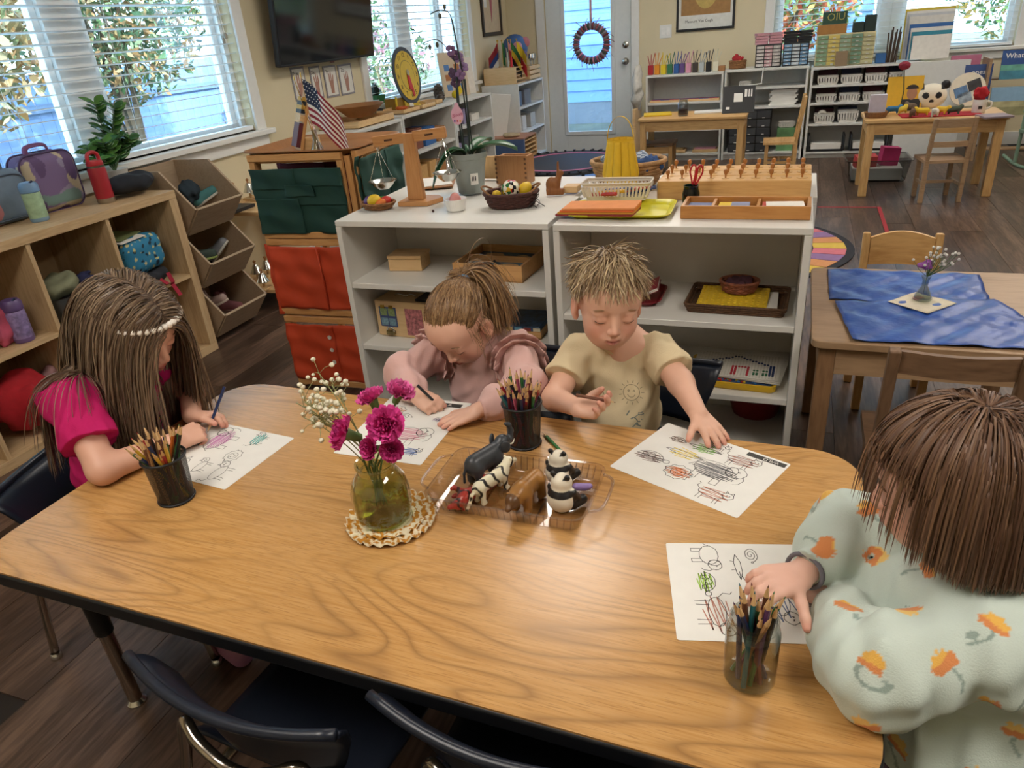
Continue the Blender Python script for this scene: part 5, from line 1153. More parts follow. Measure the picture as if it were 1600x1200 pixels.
for k in range(9):
 e=cen+Vector((rs.uniform(-.04,.05),rs.uniform(-.05,.05),rs.uniform(-.035,.04)));o0=Vector((rs.uniform(-.012,.0),rs.uniform(-.01,.01),.12));mid=o0.lerp(e,.55)+Vector((0,0,.015));sm.tube(smooth_path([(0,0,.035),o0,mid,e],5),.0011,5)
 for q in range(10):
  s0=mid.lerp(e,rs.uniform(.1,1));b=s0+Vector((rs.uniform(-.03,.03),rs.uniform(-.03,.03),rs.uniform(-.012,.035)));sm.tube([s0,s0.lerp(b,.5)+Vector((0,0,.004)),b],.0006,4);o=link('blossom',bl,None,gy);o.location=b;o.scale=(rs.uniform(.7,1.3),)*3
sm.build('stems',mat('#8a8a5a',.7),gy,smooth='all')
# --- clear tray with toy animals
tc_=sum((pz(x,y,ZT+.034) for x,y in ((670,781),(723,698),(938,722),(901,817))),Vector())/4;ta=math.atan2(*( (pz(901,817,ZT)-pz(670,781,ZT)).yx))
tr=T('plastic_tray','clear plastic tray with handle lips holding the toy animals','tray',(tc_.x,tc_.y,ZT),ta)
def ringp(w,d,r,z,n=6): return [(x,y,z) for x,y in rrect(w,d,r,n)]
mb=MB();R_=[ringp(.285,.158,.018,.0015),ringp(.290,.163,.02,.004),ringp(.305,.178,.024,.034),ringp(.318,.190,.028,.0345),ringp(.318,.190,.028,.0315)];N_=len(R_[0]);allv=[v for q in R_ for v in q]
mb.add(allv,[(i*N_+k,i*N_+(k+1) % N_,(i+1)*N_+(k+1) % N_,(i+1)*N_+k) for i in range(len(R_)-1) for k in range(N_)]+[tuple(range(N_))]);m_tray=glass('#f4efec',.95,.06,2.6);mb.build('tray_shell',m_tray,tr,smooth=45)
for s in (-1,1):
 MB().tube(smooth_path([(s*.158,-.06,.033),(s*.178,-.045,.033),(s*.182,0,.033),(s*.178,.045,.033),(s*.158,.06,.033)],6),.003,8).build('handle_lip',m_tray,tr,smooth='all')
 for x in np.linspace(-.13,.13,22): MB().tube([(x,s*.082,.005),(x*1.04,s*.0885,.032)],.0013,5).build('wall_rib',m_tray,tr)
for x in (-.05,.06): MB().bb(x - .0015,x+.0015,-.078,.078,.002,.005).build('floor_rib',m_tray,tr)
def beast(name,label,loc,rz,draw,col,h=.0015,lo=(-.07,-.035,-.002),hi=(.07,.035,.075),R3=None,m=None):
 t=T(name,label,'toy',loc,rz);s=SDF(lo,hi,h);draw(s)
 if R3 is not None: t.rotation_euler=R3
 s.build('figure',m or vmat(.35,0,.5),t,col);return t
def quad(s,L=.04,body=(.016,.013),legz=.026,legr=.005,head=(.052,0,.045),hr=.0115,neck=.009,tail=None,snout=.012,ears=.0035,hump=0,earh=.009):
 z=legz+body[1]*.55
 s.cap((-L*.8,0,z),(L*.75,0,z+hump),body[0]*.95,body[0],.012,flat=((0,1,0),.82));s.cap((L*.7,0,z+.003+hump),head,neck+.003,neck,.01);s.ell(head,(hr*1.1,hr*.95,hr),.006);s.cap((head[0]+hr*.6,0,head[2]-hr*.25),(head[0]+hr*.6+snout,0,head[2]-hr*.45),hr*.55,hr*.42,.004)
 for y in (-1,1):
  s.ell((head[0]-hr*.1,y*hr*.75,head[2]+earh),(ears*.7,ears,ears),.002)
  for x,dx in ((L*.68,.002),(-L*.72,-.002)): s.cap((x,y*body[0]*.5,z),(x+dx,y*body[0]*.62,.005),legr*1.55,legr,.006);s.cap((x+dx,y*body[0]*.62,.0045),(x+dx+.006,y*body[0]*.62,.004),legr*.95,legr*.8,.003)
 if tail: s.chain(tail,[.0032]*len(tail),.003)
def stripes(base,dark,f=260,belly=None):
 def c(P):
  w=np.sin(P[:,0]*f+1.6*np.sin(P[:,2]*170)+.8*np.sin(P[:,1]*300))+.35*vnoise(P,220,3);C=np.where((w>.72)[:,None],np.array(hx(dark)),np.array(hx(base)));return C
 return c
zin=ZT+.005
def at_tray(x,y,z=zin): return pz(x,y,z)
tail=[(-.036,0,.036),(-.052,0,.030),(-.060,0,.014),(-.068,0,.006)]
q=at_tray(738,772);beast('toy_tiger','white tiger figure with black stripes standing in the tray',(at_tray(775,778)-Vector((.01,-.006,0))),math.radians(68),lambda s: quad(s,.042,(.0145,.013),.028,.0045,(.052,0,.050),.0105,.008,tail),stripes('#e0d8bc','#26221e'),lo=(-.08,-.03,-.001),hi=(.08,.03,.075))
beast('toy_tiger','red-orange tiger figure lying on its side in the tray',at_tray(728,756,ZT+.019),0,lambda s: quad(s,.042,(.0145,.013),.028,.0045,(.052,0,.046),.0115,.008,tail),stripes('#a8362a','#3a1714',240),lo=(-.08,-.03,-.001),hi=(.08,.03,.075),R3=(math.radians(-86),0,math.radians(-118)))
def eleph(s):
 s.cap((-.026,0,.044),(.022,0,.048),.0225,.0215,.012,flat=((0,1,0),.85));s.ell((.047,0,.062),(.016,.0145,.017),.01);s.chain([(.058,0,.060),(.068,0,.064),(.072,0,.078),(.068,0,.093),(.060,0,.099)],[.0075,.006,.005,.0042,.0035],.006)
 for y in (-1,1):
  s.ell((.038,y*.021,.064),(.0105,.004,.014),.003,R=np.array(Matrix.Rotation(y*.5,3,'Z')))
  for x in (.024,-.028): s.cap((x,y*.012,.04),(x,y*.0135,.006),.0105,.0085,.008)
 s.chain([(-.046,0,.050),(-.054,0,.036),(-.055,0,.018)],[.0035,.0024,.003],.003)
el=beast('toy_elephant','dark grey elephant figure with raised trunk in the tray',at_tray(758,756)+Vector((-.004,.020,0)),math.radians(62),eleph,lambda P: np.array(hx('#3a3d42'))*(1+.25*vnoise(P,150,2))[:,None],lo=(-.07,-.04,-.001),hi=(.085,.04,.11))
for y in (-1,1): MB().tube(smooth_path([(.056,y*.008,.056),(.066,y*.010,.056),(.072,y*.009,.063)],4),[.0022,.0021,.002,.0019,.0017,.0015,.0012,.0009,.0004],6).build('tusk',mat('#e2dcc8',.4),el,smooth='all')
beast('toy_bear','tan brown bear figure walking towards the camera in the tray',at_tray(824,790)+Vector((.0,.01,0)),math.radians(-100),lambda s: quad(s,.036,(.021,.018),.026,.0078,(.054,0,.040),.0135,.0135,None,.012,.0042,.004,.0105),lambda P: np.where((P[:,:1]>.055),np.array(hx('#5f4024')),np.array(hx('#94662f')))*(1+.2*vnoise(P,200,2))[:,None],lo=(-.07,-.04,-.001),hi=(.095,.04,.075))
def panda(s,k=1.0):
 s.ell((0,0,.026*k),(.024*k,.026*k,.027*k),.01);s.ell((.004*k,0,.056*k),(.018*k,.019*k,.016*k),.008);s.ell((.020*k,0,.052*k),(.007*k,.008*k,.006*k),.005)
 for y in (-1,1):
  s.ell((.0,y*.0145*k,.071*k),(.004*k,.0055*k,.0055*k),.002);s.cap((.004*k,y*.021*k,.040*k),(.019*k,y*.021*k,.022*k),.008*k,.007*k,.004);s.cap((.010*k,y*.016*k,.011*k),(.033*k,y*.023*k,.010*k),.0105*k,.0092*k,.004)
def pcol(k):
 def c(P):
  C=np.tile(np.array(hx('#dcd3c0')),(len(P),1));x,y,z=P[:,0]/k,np.abs(P[:,1])/k,P[:,2]/k;bk=np.array(hx('#1b1a1c'))
  C[(z>.036)&(z<.047)]=bk;C[(y>.0165)&(z<.047)&(x>-.002)]=bk;C[(x>.014)&(z<.021)]=bk;C[(z>.0665)&(y>.008)]=bk;C[(np.hypot(y - .0085,z - .058)<.0045)&(x>.012)]=bk;return C
 return c
beast('toy_panda','larger black and white panda figure sitting at the front of the tray',at_tray(876,800)+Vector((0,.008,0)),math.radians(75),lambda s: panda(s,1.05),pcol(1.05),lo=(-.04,-.045,-.001),hi=(.055,.045,.09))
beast('toy_panda','smaller panda figure sitting behind the larger one in the tray',at_tray(869,762)+Vector((0,.018,0)),math.radians(80),lambda s: panda(s,.98),pcol(.98),lo=(-.04,-.045,-.001),hi=(.055,.045,.09))
beast('toy_hippo','tiny lilac animal figure at the right end of the tray',at_tray(907,766),math.radians(10),lambda s: (s.cap((-.008,0,.008),(.008,0,.008),.0075,.0075,.004),s.ell((.016,0,.010),(.008,.0065,.006),.004)),lambda P: np.tile(np.array(hx('#8a72a8')),(len(P),1)),lo=(-.03,-.02,-.001),hi=(.035,.02,.03))
# ================================================================ on and in the two white shelves
m_wick=mat('#8a5f38',.75,var=.3,scale=80,bump=.5,bscale=200);m_dwick=mat('#4a2720',.7,var=.3,scale=80,bump=.5,bscale=200)
def basket(name,label,c,rx,ry,h,m,rim=.006,flare=1.2,rows=7,spokes=24,rz=0,group=None,n=48):
 t=T(name,label,'basket',c,rz,group)
 MB().lathe([(0,.001),(1,.001),(1,.004),(0,.004)],n=n,sx=rx/flare,sy=ry/flare).build('base',m,t)
 for i in range(rows):
  v=(i+.5)/rows;k=(1/flare+(1-1/flare)*v**.8);ph=PI*(i % 2)
  MB().tube([((rx*k+.0018*sin(a*spokes/2+ph))*cos(a),(ry*k+.0018*sin(a*spokes/2+ph))*sin(a),.003+h*v) for a in np.linspace(0,2*PI,spokes*3,endpoint=False)],h/rows*.62,6,closed=True).build('woven_strand',m,t,smooth='all')
 MB().tube([(rx*cos(a),ry*sin(a),h) for a in np.linspace(0,2*PI,40,endpoint=False)],rim,8,closed=True).build('rim',m,t,smooth='all')
 return t
def egg(name,label,c,r,col,cat='toy',ax=(0,0,1),group=None):
 o=MB().lathe([(r*sin(a)*(1 - .12*-cos(a)),r*1.25*-cos(a)) for a in np.linspace(0,PI,12)],n=16).build(name,mat(col,.45) if isinstance(col,str) else col,smooth='all');o.location=c;o.rotation_mode='QUATERNION';o.rotation_quaternion=Vector(ax).to_track_quat('Z','Y');return tag(o,label,cat,group)
Z8=.811;at8=lambda x,y: pz(x,y,Z8)
c=at8(592,326);basket('wicker_basket','small shallow wicker basket of coloured eggs at the shelf corner',c,.062,.048,.022,m_wick,.004,1.4,4,20)
for i,(dx,dy,dz,r,h,nm) in enumerate([(-.03,0,.024,.021,'#5a3472','purple'),(-.005,-.012,.030,.022,'#e0bd2c','yellow'),(.026,.012,.024,.017,'#c4362e','red'),(.02,-.016,.022,.016,'#d8742c','orange'),(.005,.022,.022,.017,'#3f8a48','green')]):
 egg('toy_egg',nm+' egg in the small basket at the shelf corner',c+Vector((dx,dy,dz)),r,h,ax=(.8,.3*i - .5,.35),group='eggs in the small basket')
# balance scale
b0=at8(653,318);bal=T('balance_scale','wooden balance scale with two hanging steel pans on the white shelf','scale',b0,math.radians(4));m_bl=wood('#a8703f','#c48f5c',.4,'Z',6,.5,.05,stretch=9);m_bx=wood('#a8703f','#c48f5c',.4,'X',6,.5,.05,stretch=9)
MB().prism([(-.055,-.045),(.055,-.045),(.085,.03),(.055,.065),(-.055,.065)],0,.016).build('base',m_bx,bal,bevel=.002)
MB().add([(-.03,-.012,.016),(.03,-.012,.016),(.03,.012,.016),(-.03,.012,.016),(-.019,-.011,.235),(.019,-.011,.235),(.019,.011,.235),(-.019,.011,.235)],[(0,3,2,1),(4,5,6,7),(0,1,5,4),(1,2,6,5),(2,3,7,6),(3,0,4,7)]).build('post',m_bl,bal,bevel=.002)
tl=.085
for s in (-1,1):
 e=Vector((s*.135,0,.222+s*.135*tl));MB().bar((s*.016,0,.222+s*.016*tl),e,.034,.014,(0,1,0)).build('beam_arm',m_bx,bal,bevel=.002)
 MB().bar((s*.06,-.0075,.222+s*.06*tl),(s*.09,-.0075,.222+s*.09*tl),.006,.0008,(0,1,0)).build('beam_slot',mat('#4a2c18',.8),bal)
 q=Vector((s*.122,0,e.z - .022));pz_=q.z - .115
 pn=MB().lathe([(0,0),(.02,0),(.034,.012),(.043,.024),(.049,.027),(.0495,.0285),(.042,.0262),(.032,.0135),(.019,.002),(0,.002)],(q.x,q.y,pz_ - .02),32).build('steel_pan',m_steel,bal,smooth=True)
 MB().tube([(q.x+.005*cos(a),0,q.z+.004+.006*sin(a)) for a in np.linspace(0,2*PI,14,endpoint=False)],.001,5,closed=True).build('hook',m_steel,bal)
 for k in range(3):
  a=2*PI*k/3-1.0;p1=Vector((q.x+.046*cos(a),q.y+.046*sin(a),pz_+.007));MB().tube([q.lerp(p1,i/24)+Vector((.0006*sin(i*2.2),.0006*cos(i*2.2),0)) for i in range(25)],[.0009+.0006*(i % 2) for i in range(25)],5).build('chain',m_steel,pn)
# ramekin
c=at8(713,328);rk=T('ramekin','white fluted ramekin on the white shelf beside the dark basket','bowl',c);MB().lathe([(0,.001),(.030,.001),(.036,.034),(.0375,.038),(.0345,.038),(.033,.034),(.028,.005),(0,.005)],n=96,wob=lambda a,z: .022*sin(a*32)*(.003<z<.036)).build('fluted_wall',mat('#e6e4df',.25),rk,smooth=True)
egg('dough_ball','pink dough ball in the white ramekin',c+Vector((0,0,.032)),.020,'#cf8a86','dough')
egg('dark_bead','tiny dark bead lying in front of the balance scale',at8(677,332)+Vector((0,0,.005)),.004,'#3a2018','bead')
# dark wicker basket with toys
c=at8(800,322);bk=basket('wicker_basket','dark brown oval wicker basket with toy fruit and a black bow',c,.088,.066,.046,m_dwick,.006,1.25,8,28,math.radians(15))
for s in (-1,1): MB().tube(smooth_path([(s*.06,-.045*s*0+-.05,.046),(s*.085,-.03,.062),(s*.095,.0,.066),(s*.085,.03,.062),(s*.06,.05,.046)],6),.0035,7).build('handle',m_wick,bk,smooth='all')
for k in range(5): MB().grid(lambda u,v,k=k: (.082+.02*(k % 3-1)*v+.01*sin(6*v+k),-.03+.012*(k-2)*v+.008*u,.042 - .048*v),2,8,.001).build('bow_ribbon',mat('#17211d',.5),bk,smooth='all')
def painted():
 m,n,l,p=nt_new('painted_lacquer');tc=n.new('ShaderNodeTexCoord');vo=n.new('ShaderNodeTexVoronoi');vo.inputs['Scale'].default_value=90;l.new(tc.outputs['Object'],vo.inputs['Vector']);hs=n.new('ShaderNodeValToRGB');hs.color_ramp.interpolation='CONSTANT'
 el=hs.color_ramp.elements;el[0].color=(*hx('#e8dfc8'),1);el[1].position=.3;el[1].color=(*hx('#c4282c'),1)
 for ps,h in ((.48,'#e0b63a'),(.62,'#2f6b3a'),(.74,'#e8dfc8'),(.86,'#23242a')): e=el.new(ps);e.color=(*hx(h),1)
 sp=n.new('ShaderNodeSeparateColor');l.new(vo.outputs['Color'],sp.inputs[0]);l.new(sp.outputs[0],hs.inputs[0]);l.new(hs.outputs[0],p.inputs['Base Color']);p.inputs['Roughness'].default_value=.25;return m
m_painted=painted()
mr=T('maraca','brightly painted maraca head lying in the dark wicker basket','toy',c+Vector((.0,.0,.055)),0);mo=MB().lathe([(.031,-.034),(.031,-.03),(.030,-.01),(.030,.005),(.024,.022),(.012,.031),(0,.034)],n=24).build('painted_shell',m_painted,mr,smooth='all');m2=MB().lathe([(0,-.034),(.029,-.034),(.029,-.0335),(0,-.0335)],n=24).build('cut_end',mat('#8a6a50',.7),mr);mr.rotation_euler=(math.radians(75),math.radians(15),math.radians(20))
egg('toy_lemon','yellow toy lemon behind the painted maraca',c+Vector((.042,.022,.052)),.020,'#d8b424',ax=(.5,.5,.6));egg('toy_banana','yellow toy banana at the front left of the dark basket',c+Vector((-.042,-.02,.044)),.012,'#d8b424',ax=(1,.4,0))
# orchid
c=at8(737,300);orc=T('potted_orchid','orchid in a ribbed grey plastic pot with tall dark stems','plant',c)
MB().lathe([(0,.001),(.045,.001),(.047,.004),(.050,.03),(.0505,.032),(.054,.06),(.0545,.062),(.058,.092),(.0585,.094),(.063,.12),(.066,.122),(.0665,.140),(.062,.140),(.058,.12),(0,.118)],n=40).build('pot',mat('#8f9793',.45),orc,smooth=True)
MB().lathe([(0,.119),(.06,.121),(0,.128)],n=20).build('bark',mat('#4a4236',.9,bump=.6,scale=80),orc)
lab=MB().bb(-.014,.014,-.0005,.0005,-.02,.02).build('price_label',m_paper,orc);lab.location=(.036,-.0455,.055);lab.rotation_euler=(math.radians(7),0,math.radians(38));MB().bb(-.009,-.006,-.0012,-.0006,-.006,.010).bb(-.003,-.001,-.0012,-.0006,-.006,.010).bb(.002,.006,-.0012,-.0006,-.006,.010).build('barcode',m_black,lab)
m_leaf=mat('#2f5a3a',.35,var=.15,scale=20)
for a,ln,dr,w in ((.15,.17,-.02,.034),(2.6,.10,-.09,.03),(-2.5,.13,-.13,.030),(3.6,.12,-.10,.026),(1.2,.12,.0,.03)):
 MB().grid(lambda u,v,a=a,ln=ln,dr=dr,w=w: ((.01+ln*v)*cos(a)-(u - .5)*2*w*sin(PI*min(1,v*.92+.06))**.7*sin(a),(.01+ln*v)*sin(a)+(u - .5)*2*w*sin(PI*min(1,v*.92+.06))**.7*cos(a),.135+.03*sin(v*2.4)+dr*v*v+.012*abs(u - .5)*2),6,14,.002).build('leaf',m_leaf,orc,smooth='all')
m_stem=mat('#1f2a22',.5)
for (dx,dy,tx,ty,h) in ((-.01,0,-.012,0,.43),(.006,.008,.0,.01,.40),(.02,0,-.008,0,.56),(.012,-.01,.022,-.01,.38),(-.018,.008,-.02,.004,.36)): MB().tube(smooth_path([(dx,dy,.12),(dx*.9+tx*.4,dy,.12+(h - .12)*.5),(tx,ty,h)],5),.0028,6).build('stem',m_stem,orc,smooth='all')
for pts in ([(-.012,0,.43),(-.03,0,.47),(-.07,0,.505),(-.12,0,.50)],[(-.008,0,.56),(-.02,0,.585),(-.05,0,.592),(-.085,0,.583)]): MB().tube(smooth_path(pts,6),.0018,5).build('branch',m_stem,orc,smooth='all')
for k in range(4): MB().tube(smooth_path([(.02*cos(k*2),.02*sin(k*2),.128),(.05*cos(k*2+.3),.045*sin(k*2+.3),.165 - .02*k),(.07*cos(k*2+.5),.06*sin(k*2+.5),.13)],5),.002,5).build('aerial_root',mat('#a9a58c',.7),orc,smooth='all')
rs=random.Random(6)
for k,(x,z) in enumerate([(-.02,.47),(-.012,.455),(.0,.445),(-.03,.40),(.008,.395),(-.012,.385),(.012,.415),(-.02,.37)]):
 fl_=MB()
 for q in range(5): a=2*PI*q/5+rs.random();fl_.ell((.010*cos(a),.004*rs.uniform(-1,1),.010*sin(a)),(.010,.003,.008),8,5)
 o=fl_.build('blossom',mat(['#7d5c86','#5a3c62','#8f74a0','#4a3050'][k % 4],.6),orc,smooth='all');o.location=(x,rs.uniform(-.02,.01),z)
for x,z in ((-.072,.490),(-.10,.485),(-.05,.575),(-.03,.60)): MB().ell((x,0,z),(.006,.006,.009),8,6).build('bud',mat('#4a4a3a',.6),orc,smooth='all')
tg=MB().prism([(.026*cos(a),.03*sin(a)-(.0)+(.012 if abs(a-PI/2)<.3 else 0)) for a in np.linspace(0,2*PI,28,endpoint=False)],0,.0008).build('gift_tag',mat('#dba7b6',.6),orc);tg.rotation_euler=(math.radians(88),0,math.radians(-12));tg.location=(-.02,-.012,.265);text('tag_lettering','Bloom',.017,Matrix.Translation((0,.002,.0012)) @ Matrix.Rotation(.2,4,'Z'),mat('#a83a5c',.6),tg,shear=.3)
for k,h in enumerate(('#5a4a8a','#c4545c','#d8a83a')): MB().prism([(.004*cos(a),.004*sin(a)) for a in np.linspace(0,2*PI,8,endpoint=False)],.0009,.0013).build('printed_flower',mat(h,.6),tg).location=(-.012+.012*k,-.018,0)
# wooden panels and clipboards behind
def slab(name,label,c,sz,m,cat,R=(0,0,0),bevel=.002): o=MB().box((0,0,sz[2]/2),sz).build(name,m,bevel=bevel);o.location=c;o.rotation_euler=R;return tag(o,label,cat)
wb=T('wooden_box','brown wooden box standing open on its side behind the dark basket','box',at8(795,292)+Vector((0,.04,0)),math.radians(-4));m_bxw=wood('#8a5c38','#a5764c',.5,'Z',6,.4,.05)
MB().bb(-.062,.062,-.006,.006,0,.105).build('panel',m_bxw,wb,bevel=.002);[MB().bb(s*.056 - .006,s*.056+.006,.006,.07,0,.10).build('side',m_bxw,wb) for s in (-1,1)];MB().bb(-.05,.05,.06,.07,0,.10).build('rear_panel',m_bxw,wb)
for k in range(6): MB().bb(-.0625,-.055,-.0065,-.005,.006+k*.0165,.014+k*.0165).bb(.055,.0625,-.0065,-.005,.006+k*.0165,.014+k*.0165).build('finger_joint',mat('#5f3d24',.6),wb)
slab('birch_board','tan wooden panel behind the orchid pot',at8(768,283)+Vector((-.01,.05,0)),(.12,.012,.085),m_birchz,'board');slab('clipboard','brown clipboard with white paper behind the balance scale',at8(672,290)+Vector((0,.04,0)),(.16,.21,.006),m_bxw,'clipboard',(0,0,.35));slab('white_card','white card lying on the clipboard behind the balance',at8(672,290)+Vector((.0,.04,.0065)),(.13,.17,.001),m_paper,'card',(0,0,.5),0)
# carved rabbit
rb=T('wooden_rabbit','carved brown wooden rabbit with upright ears on the shelf','figurine',at8(868,304),math.radians(8));s=SDF((-.04,-.025,-.002),(.05,.025,.125),.0018)
s.rbox((0,0,.010),(.030,.013,.010),.004);s.ell((-.010,0,.034),(.022,.012,.026),.012);s.cap((.006,0,.035),(.016,0,.064),.012,.009,.01);s.ell((.019,0,.072),(.013,.009,.010),.006)
for y in (-1,1): s.cap((.012,y*.004,.078),(.013,y*.007,.108),.0048,.003,.004,flat=((1,0,0),.8))
s.build('figure',wood('#70401f','#8f5a30',.45,'Z',8,.5,.0),rb)
slab('wooden_block','pale wooden block beside the carved rabbit',at8(893,300)+Vector((0,.01,0)),(.05,.05,.022),m_birch,'block')
# big basket, cloths, lantern
bc=Vector((py(982,262,2.56).x,2.555,Z8));basket('woven_basket','big tan plaited basket of cloths on the white shelf',bc,.128,.105,.078,mat('#a58158',.8,var=.3,scale=40,bump=.5,bscale=90),.008,1.35,7,22)
def cloth(name,label,c,r,col,seed,amp=.008,cat='cloth',m=None): t=T(name,label,cat,c);s=SDF(-np.array(r)*1.4 - .01,np.array(r)*1.4+.01,max(.003,max(r)/32));s.ell((0,0,0),r,.02).wrinkle(amp,3.4/max(r)*1.5,seed).wrinkle(amp*.5,8/max(r),seed+1);s.build('fabric',m or mat(col,.9,var=.12,scale=40),t);return t
def plaid():
 m,n,l,p=nt_new('plaid_cloth');tc=n.new('ShaderNodeTexCoord');ch=n.new('ShaderNodeTexChecker');ch.inputs['Scale'].default_value=70;ch.inputs[1].default_value=(*hx('#aab4c0'),1);ch.inputs[2].default_value=(*hx('#5f6f86'),1);l.new(tc.outputs['Object'],ch.inputs[0]);l.new(ch.outputs[0],p.inputs['Base Color']);p.inputs['Roughness'].default_value=.9;return m
cloth('plaid_cloth','grey and white plaid cloth in the big basket',bc+Vector((-.01,.01,.082)),(.092,.05,.024),'#8a98ac',3,m=plaid());cloth('blue_cloth','deep blue cloth at the right of the big basket',bc+Vector((.07,-.03,.068)),(.045,.045,.028),'#2c4a7c',5)
lc=Vector((py(970,283,2.43).x,2.43,Z8));ln=T('paper_lantern','yellow cut-paper lantern with a handle strip on the white shelf','lantern',lc);m_yel=mat('#dfb41f',.65,var=.04)
for k in range(12):
 a0=2*PI*k/12
 MB().grid(lambda u,v,a0=a0: ((.043+.018*(1-abs(2*v - .72)/1.28)**1.0*(v<1)*(1 if .02<v<.98 else 0) )*cos(a0+(u - .5)*.5),(.043+.018*(1-abs(2*v - .72)/1.28)*(1 if .02<v<.98 else 0))*sin(a0+(u - .5)*.5),.002+.165*v),3,14,.0008).build('paper_strip',m_yel,ln,smooth='all')
for z in (.0,.150): MB().lathe([(.0435,z),(.0435,z+.02)],n=32).build('paper_band',m_yel,ln,smooth=True)
MB().grid(lambda u,v: (.044*cos(PI*v),(u - .5)*.012,.165+.075*sin(PI*v)),1,20,.0008).build('handle',m_yel,ln,smooth='all')
# yellow tray, papers, white basket
ytc=at8(962,333);yt=T('yellow_tray','lime yellow plastic tray under orange paper on the right white shelf','tray',ytc+Vector((.015,.02,0)),math.radians(2));mb=MB();R_=[ringp(.27,.17,.02,.001),ringp(.275,.175,.022,.004),ringp(.30,.20,.03,.014),ringp(.31,.21,.032,.014),ringp(.31,.21,.032,.011)];N_=len(R_[0])
def shell_of(R_,nm,m,t,sm=45): N_=len(R_[0]);mb=MB();mb.add([v for q in R_ for v in q],[(i*N_+k,i*N_+(k+1) % N_,(i+1)*N_+(k+1) % N_,(i+1)*N_+k) for i in range(len(R_)-1) for k in range(N_)]+[tuple(range(N_))]);return mb.build(nm,m,t,smooth=sm)
shell_of(R_,'tray_shell',mat('#cfc72c',.35),yt)
for k,(h,nm) in enumerate((('#8a2430','maroon'),('#c48a2a','mustard'),('#d8662c','dark orange'),('#d98a52','orange'))): slab('coloured_paper',f'{nm} sheet in the paper stack on the yellow tray',at8(950,338)+Vector((-.03+.004*k,.0,.012+.006*k)),(.235 - .006*k,.10,.005),mat(h,.8),'paper',(0,math.radians(-1),math.radians(-4+k)),0)
def strainer(name,label,c,w,d,h,m,slots=14,rz=0,cat='basket',slot_m=None,group=None):
 t=T(name,label,cat,c,rz,group);k=.86
 MB().bb(-w*k,w*k,-d*k,d*k,0,.003).build('floor',m,t)
 for z0,z1 in ((0,.22),(.78,1)):
  R2=[ringp(2*w*(k+(1-k)*z0),2*d*(k+(1-k)*z0),.012,h*z0+.002,3),ringp(2*w*(k+(1-k)*z1),2*d*(k+(1-k)*z1),.012,h*z1,3)];n_=len(R2[0]);MB().add(R2[0]+R2[1],[(i,(i+1) % n_,n_+(i+1) % n_,n_+i) for i in range(n_)]).build('wall_band',m,t,smooth=True)
 MB().tube(ringp(2*w,2*d,.012,h,3),.003,6,closed=True).build('rim',m,t,smooth='all')
 me={}
 for s in (-1,1):
  for i in range(slots+1):
   x=-1+2*i/slots;MB().bar((x*w*(k+.03),s*d*(k+.03),h*.2),(x*w*.97,s*d*.97,h*.8),.55*w/slots*2,.0025,(0,1,0)).build('bar',m,t)
  ns=max(3,int(slots*d/w))
  for i in range(ns+1):
   y=-1+2*i/ns;MB().bar((s*w*(k+.03),y*d*(k+.03),h*.2),(s*w*.97,y*d*.97,h*.8),.0025,.55*d/ns*2,(0,1,0)).build('bar',m,t)
 return t
wbk=at8(960,322)+Vector((.0,.045,.016));m_pw=mat('#d8cfc0',.4);strainer('plastic_basket','off-white slotted plastic basket of markers on the yellow tray',wbk,.108,.045,.052,m_pw,18,math.radians(2))
for k,h in enumerate(('#b5302c','#d8a82a','#2c4a8a','#25366a','#30508f','#b5302c','#284080')):
 o=MB().cyl((0,0,0),(.10,0,.012),.006,n=8).build('marker',mat(h,.4),smooth=True);o.location=wbk+Vector((-.08+.022*k*.8,-.02+.008*(k % 5),.014+.004*(k % 3)));o.rotation_euler=(0,0,.15*(k-3));tag(o,f'{["red", "yellow", "blue", "navy", "mid blue", "bright red", "dark blue"][k]} marker in the slotted plastic basket','marker','markers in the slotted basket')
# scissors in a blue glass
sc_=at8(1079,322);bj=T('glass_jar','small blue glass jar holding red scissors','jar',sc_);MB().lathe([(0,.001),(.022,.001),(.025,.004),(.026,.04),(.022,.052),(.022,.060),(.0235,.062),(.0205,.062),(.020,.051),(.0238,.04),(.0228,.006),(0,.005)],n=28).build('glass_wall',glass('#3f7f9a',.95,.03,1.6),bj,smooth=True)
sx=T('scissors','red-handled scissors standing in the blue jar','scissors',sc_+Vector((0,0,.004)),math.radians(20));sx.rotation_euler=(0,math.radians(8),math.radians(10));m_red=mat('#b8202c',.35)
for s in (-1,1):
 MB().tube(smooth_path([(s*.004,0,.06),(s*.012,0,.08),(s*.018,0,.098),(s*.013,0,.116),(s*.004,0,.112),(s*.002,0,.092)],5,True),.0028,6,closed=True).build('handle_loop',m_red,sx,smooth='all');MB().bar((s*.003,0,.002),(-s*.002,0,.065),.007,.0014,(0,1,0)).build('blade',m_steel,sx)
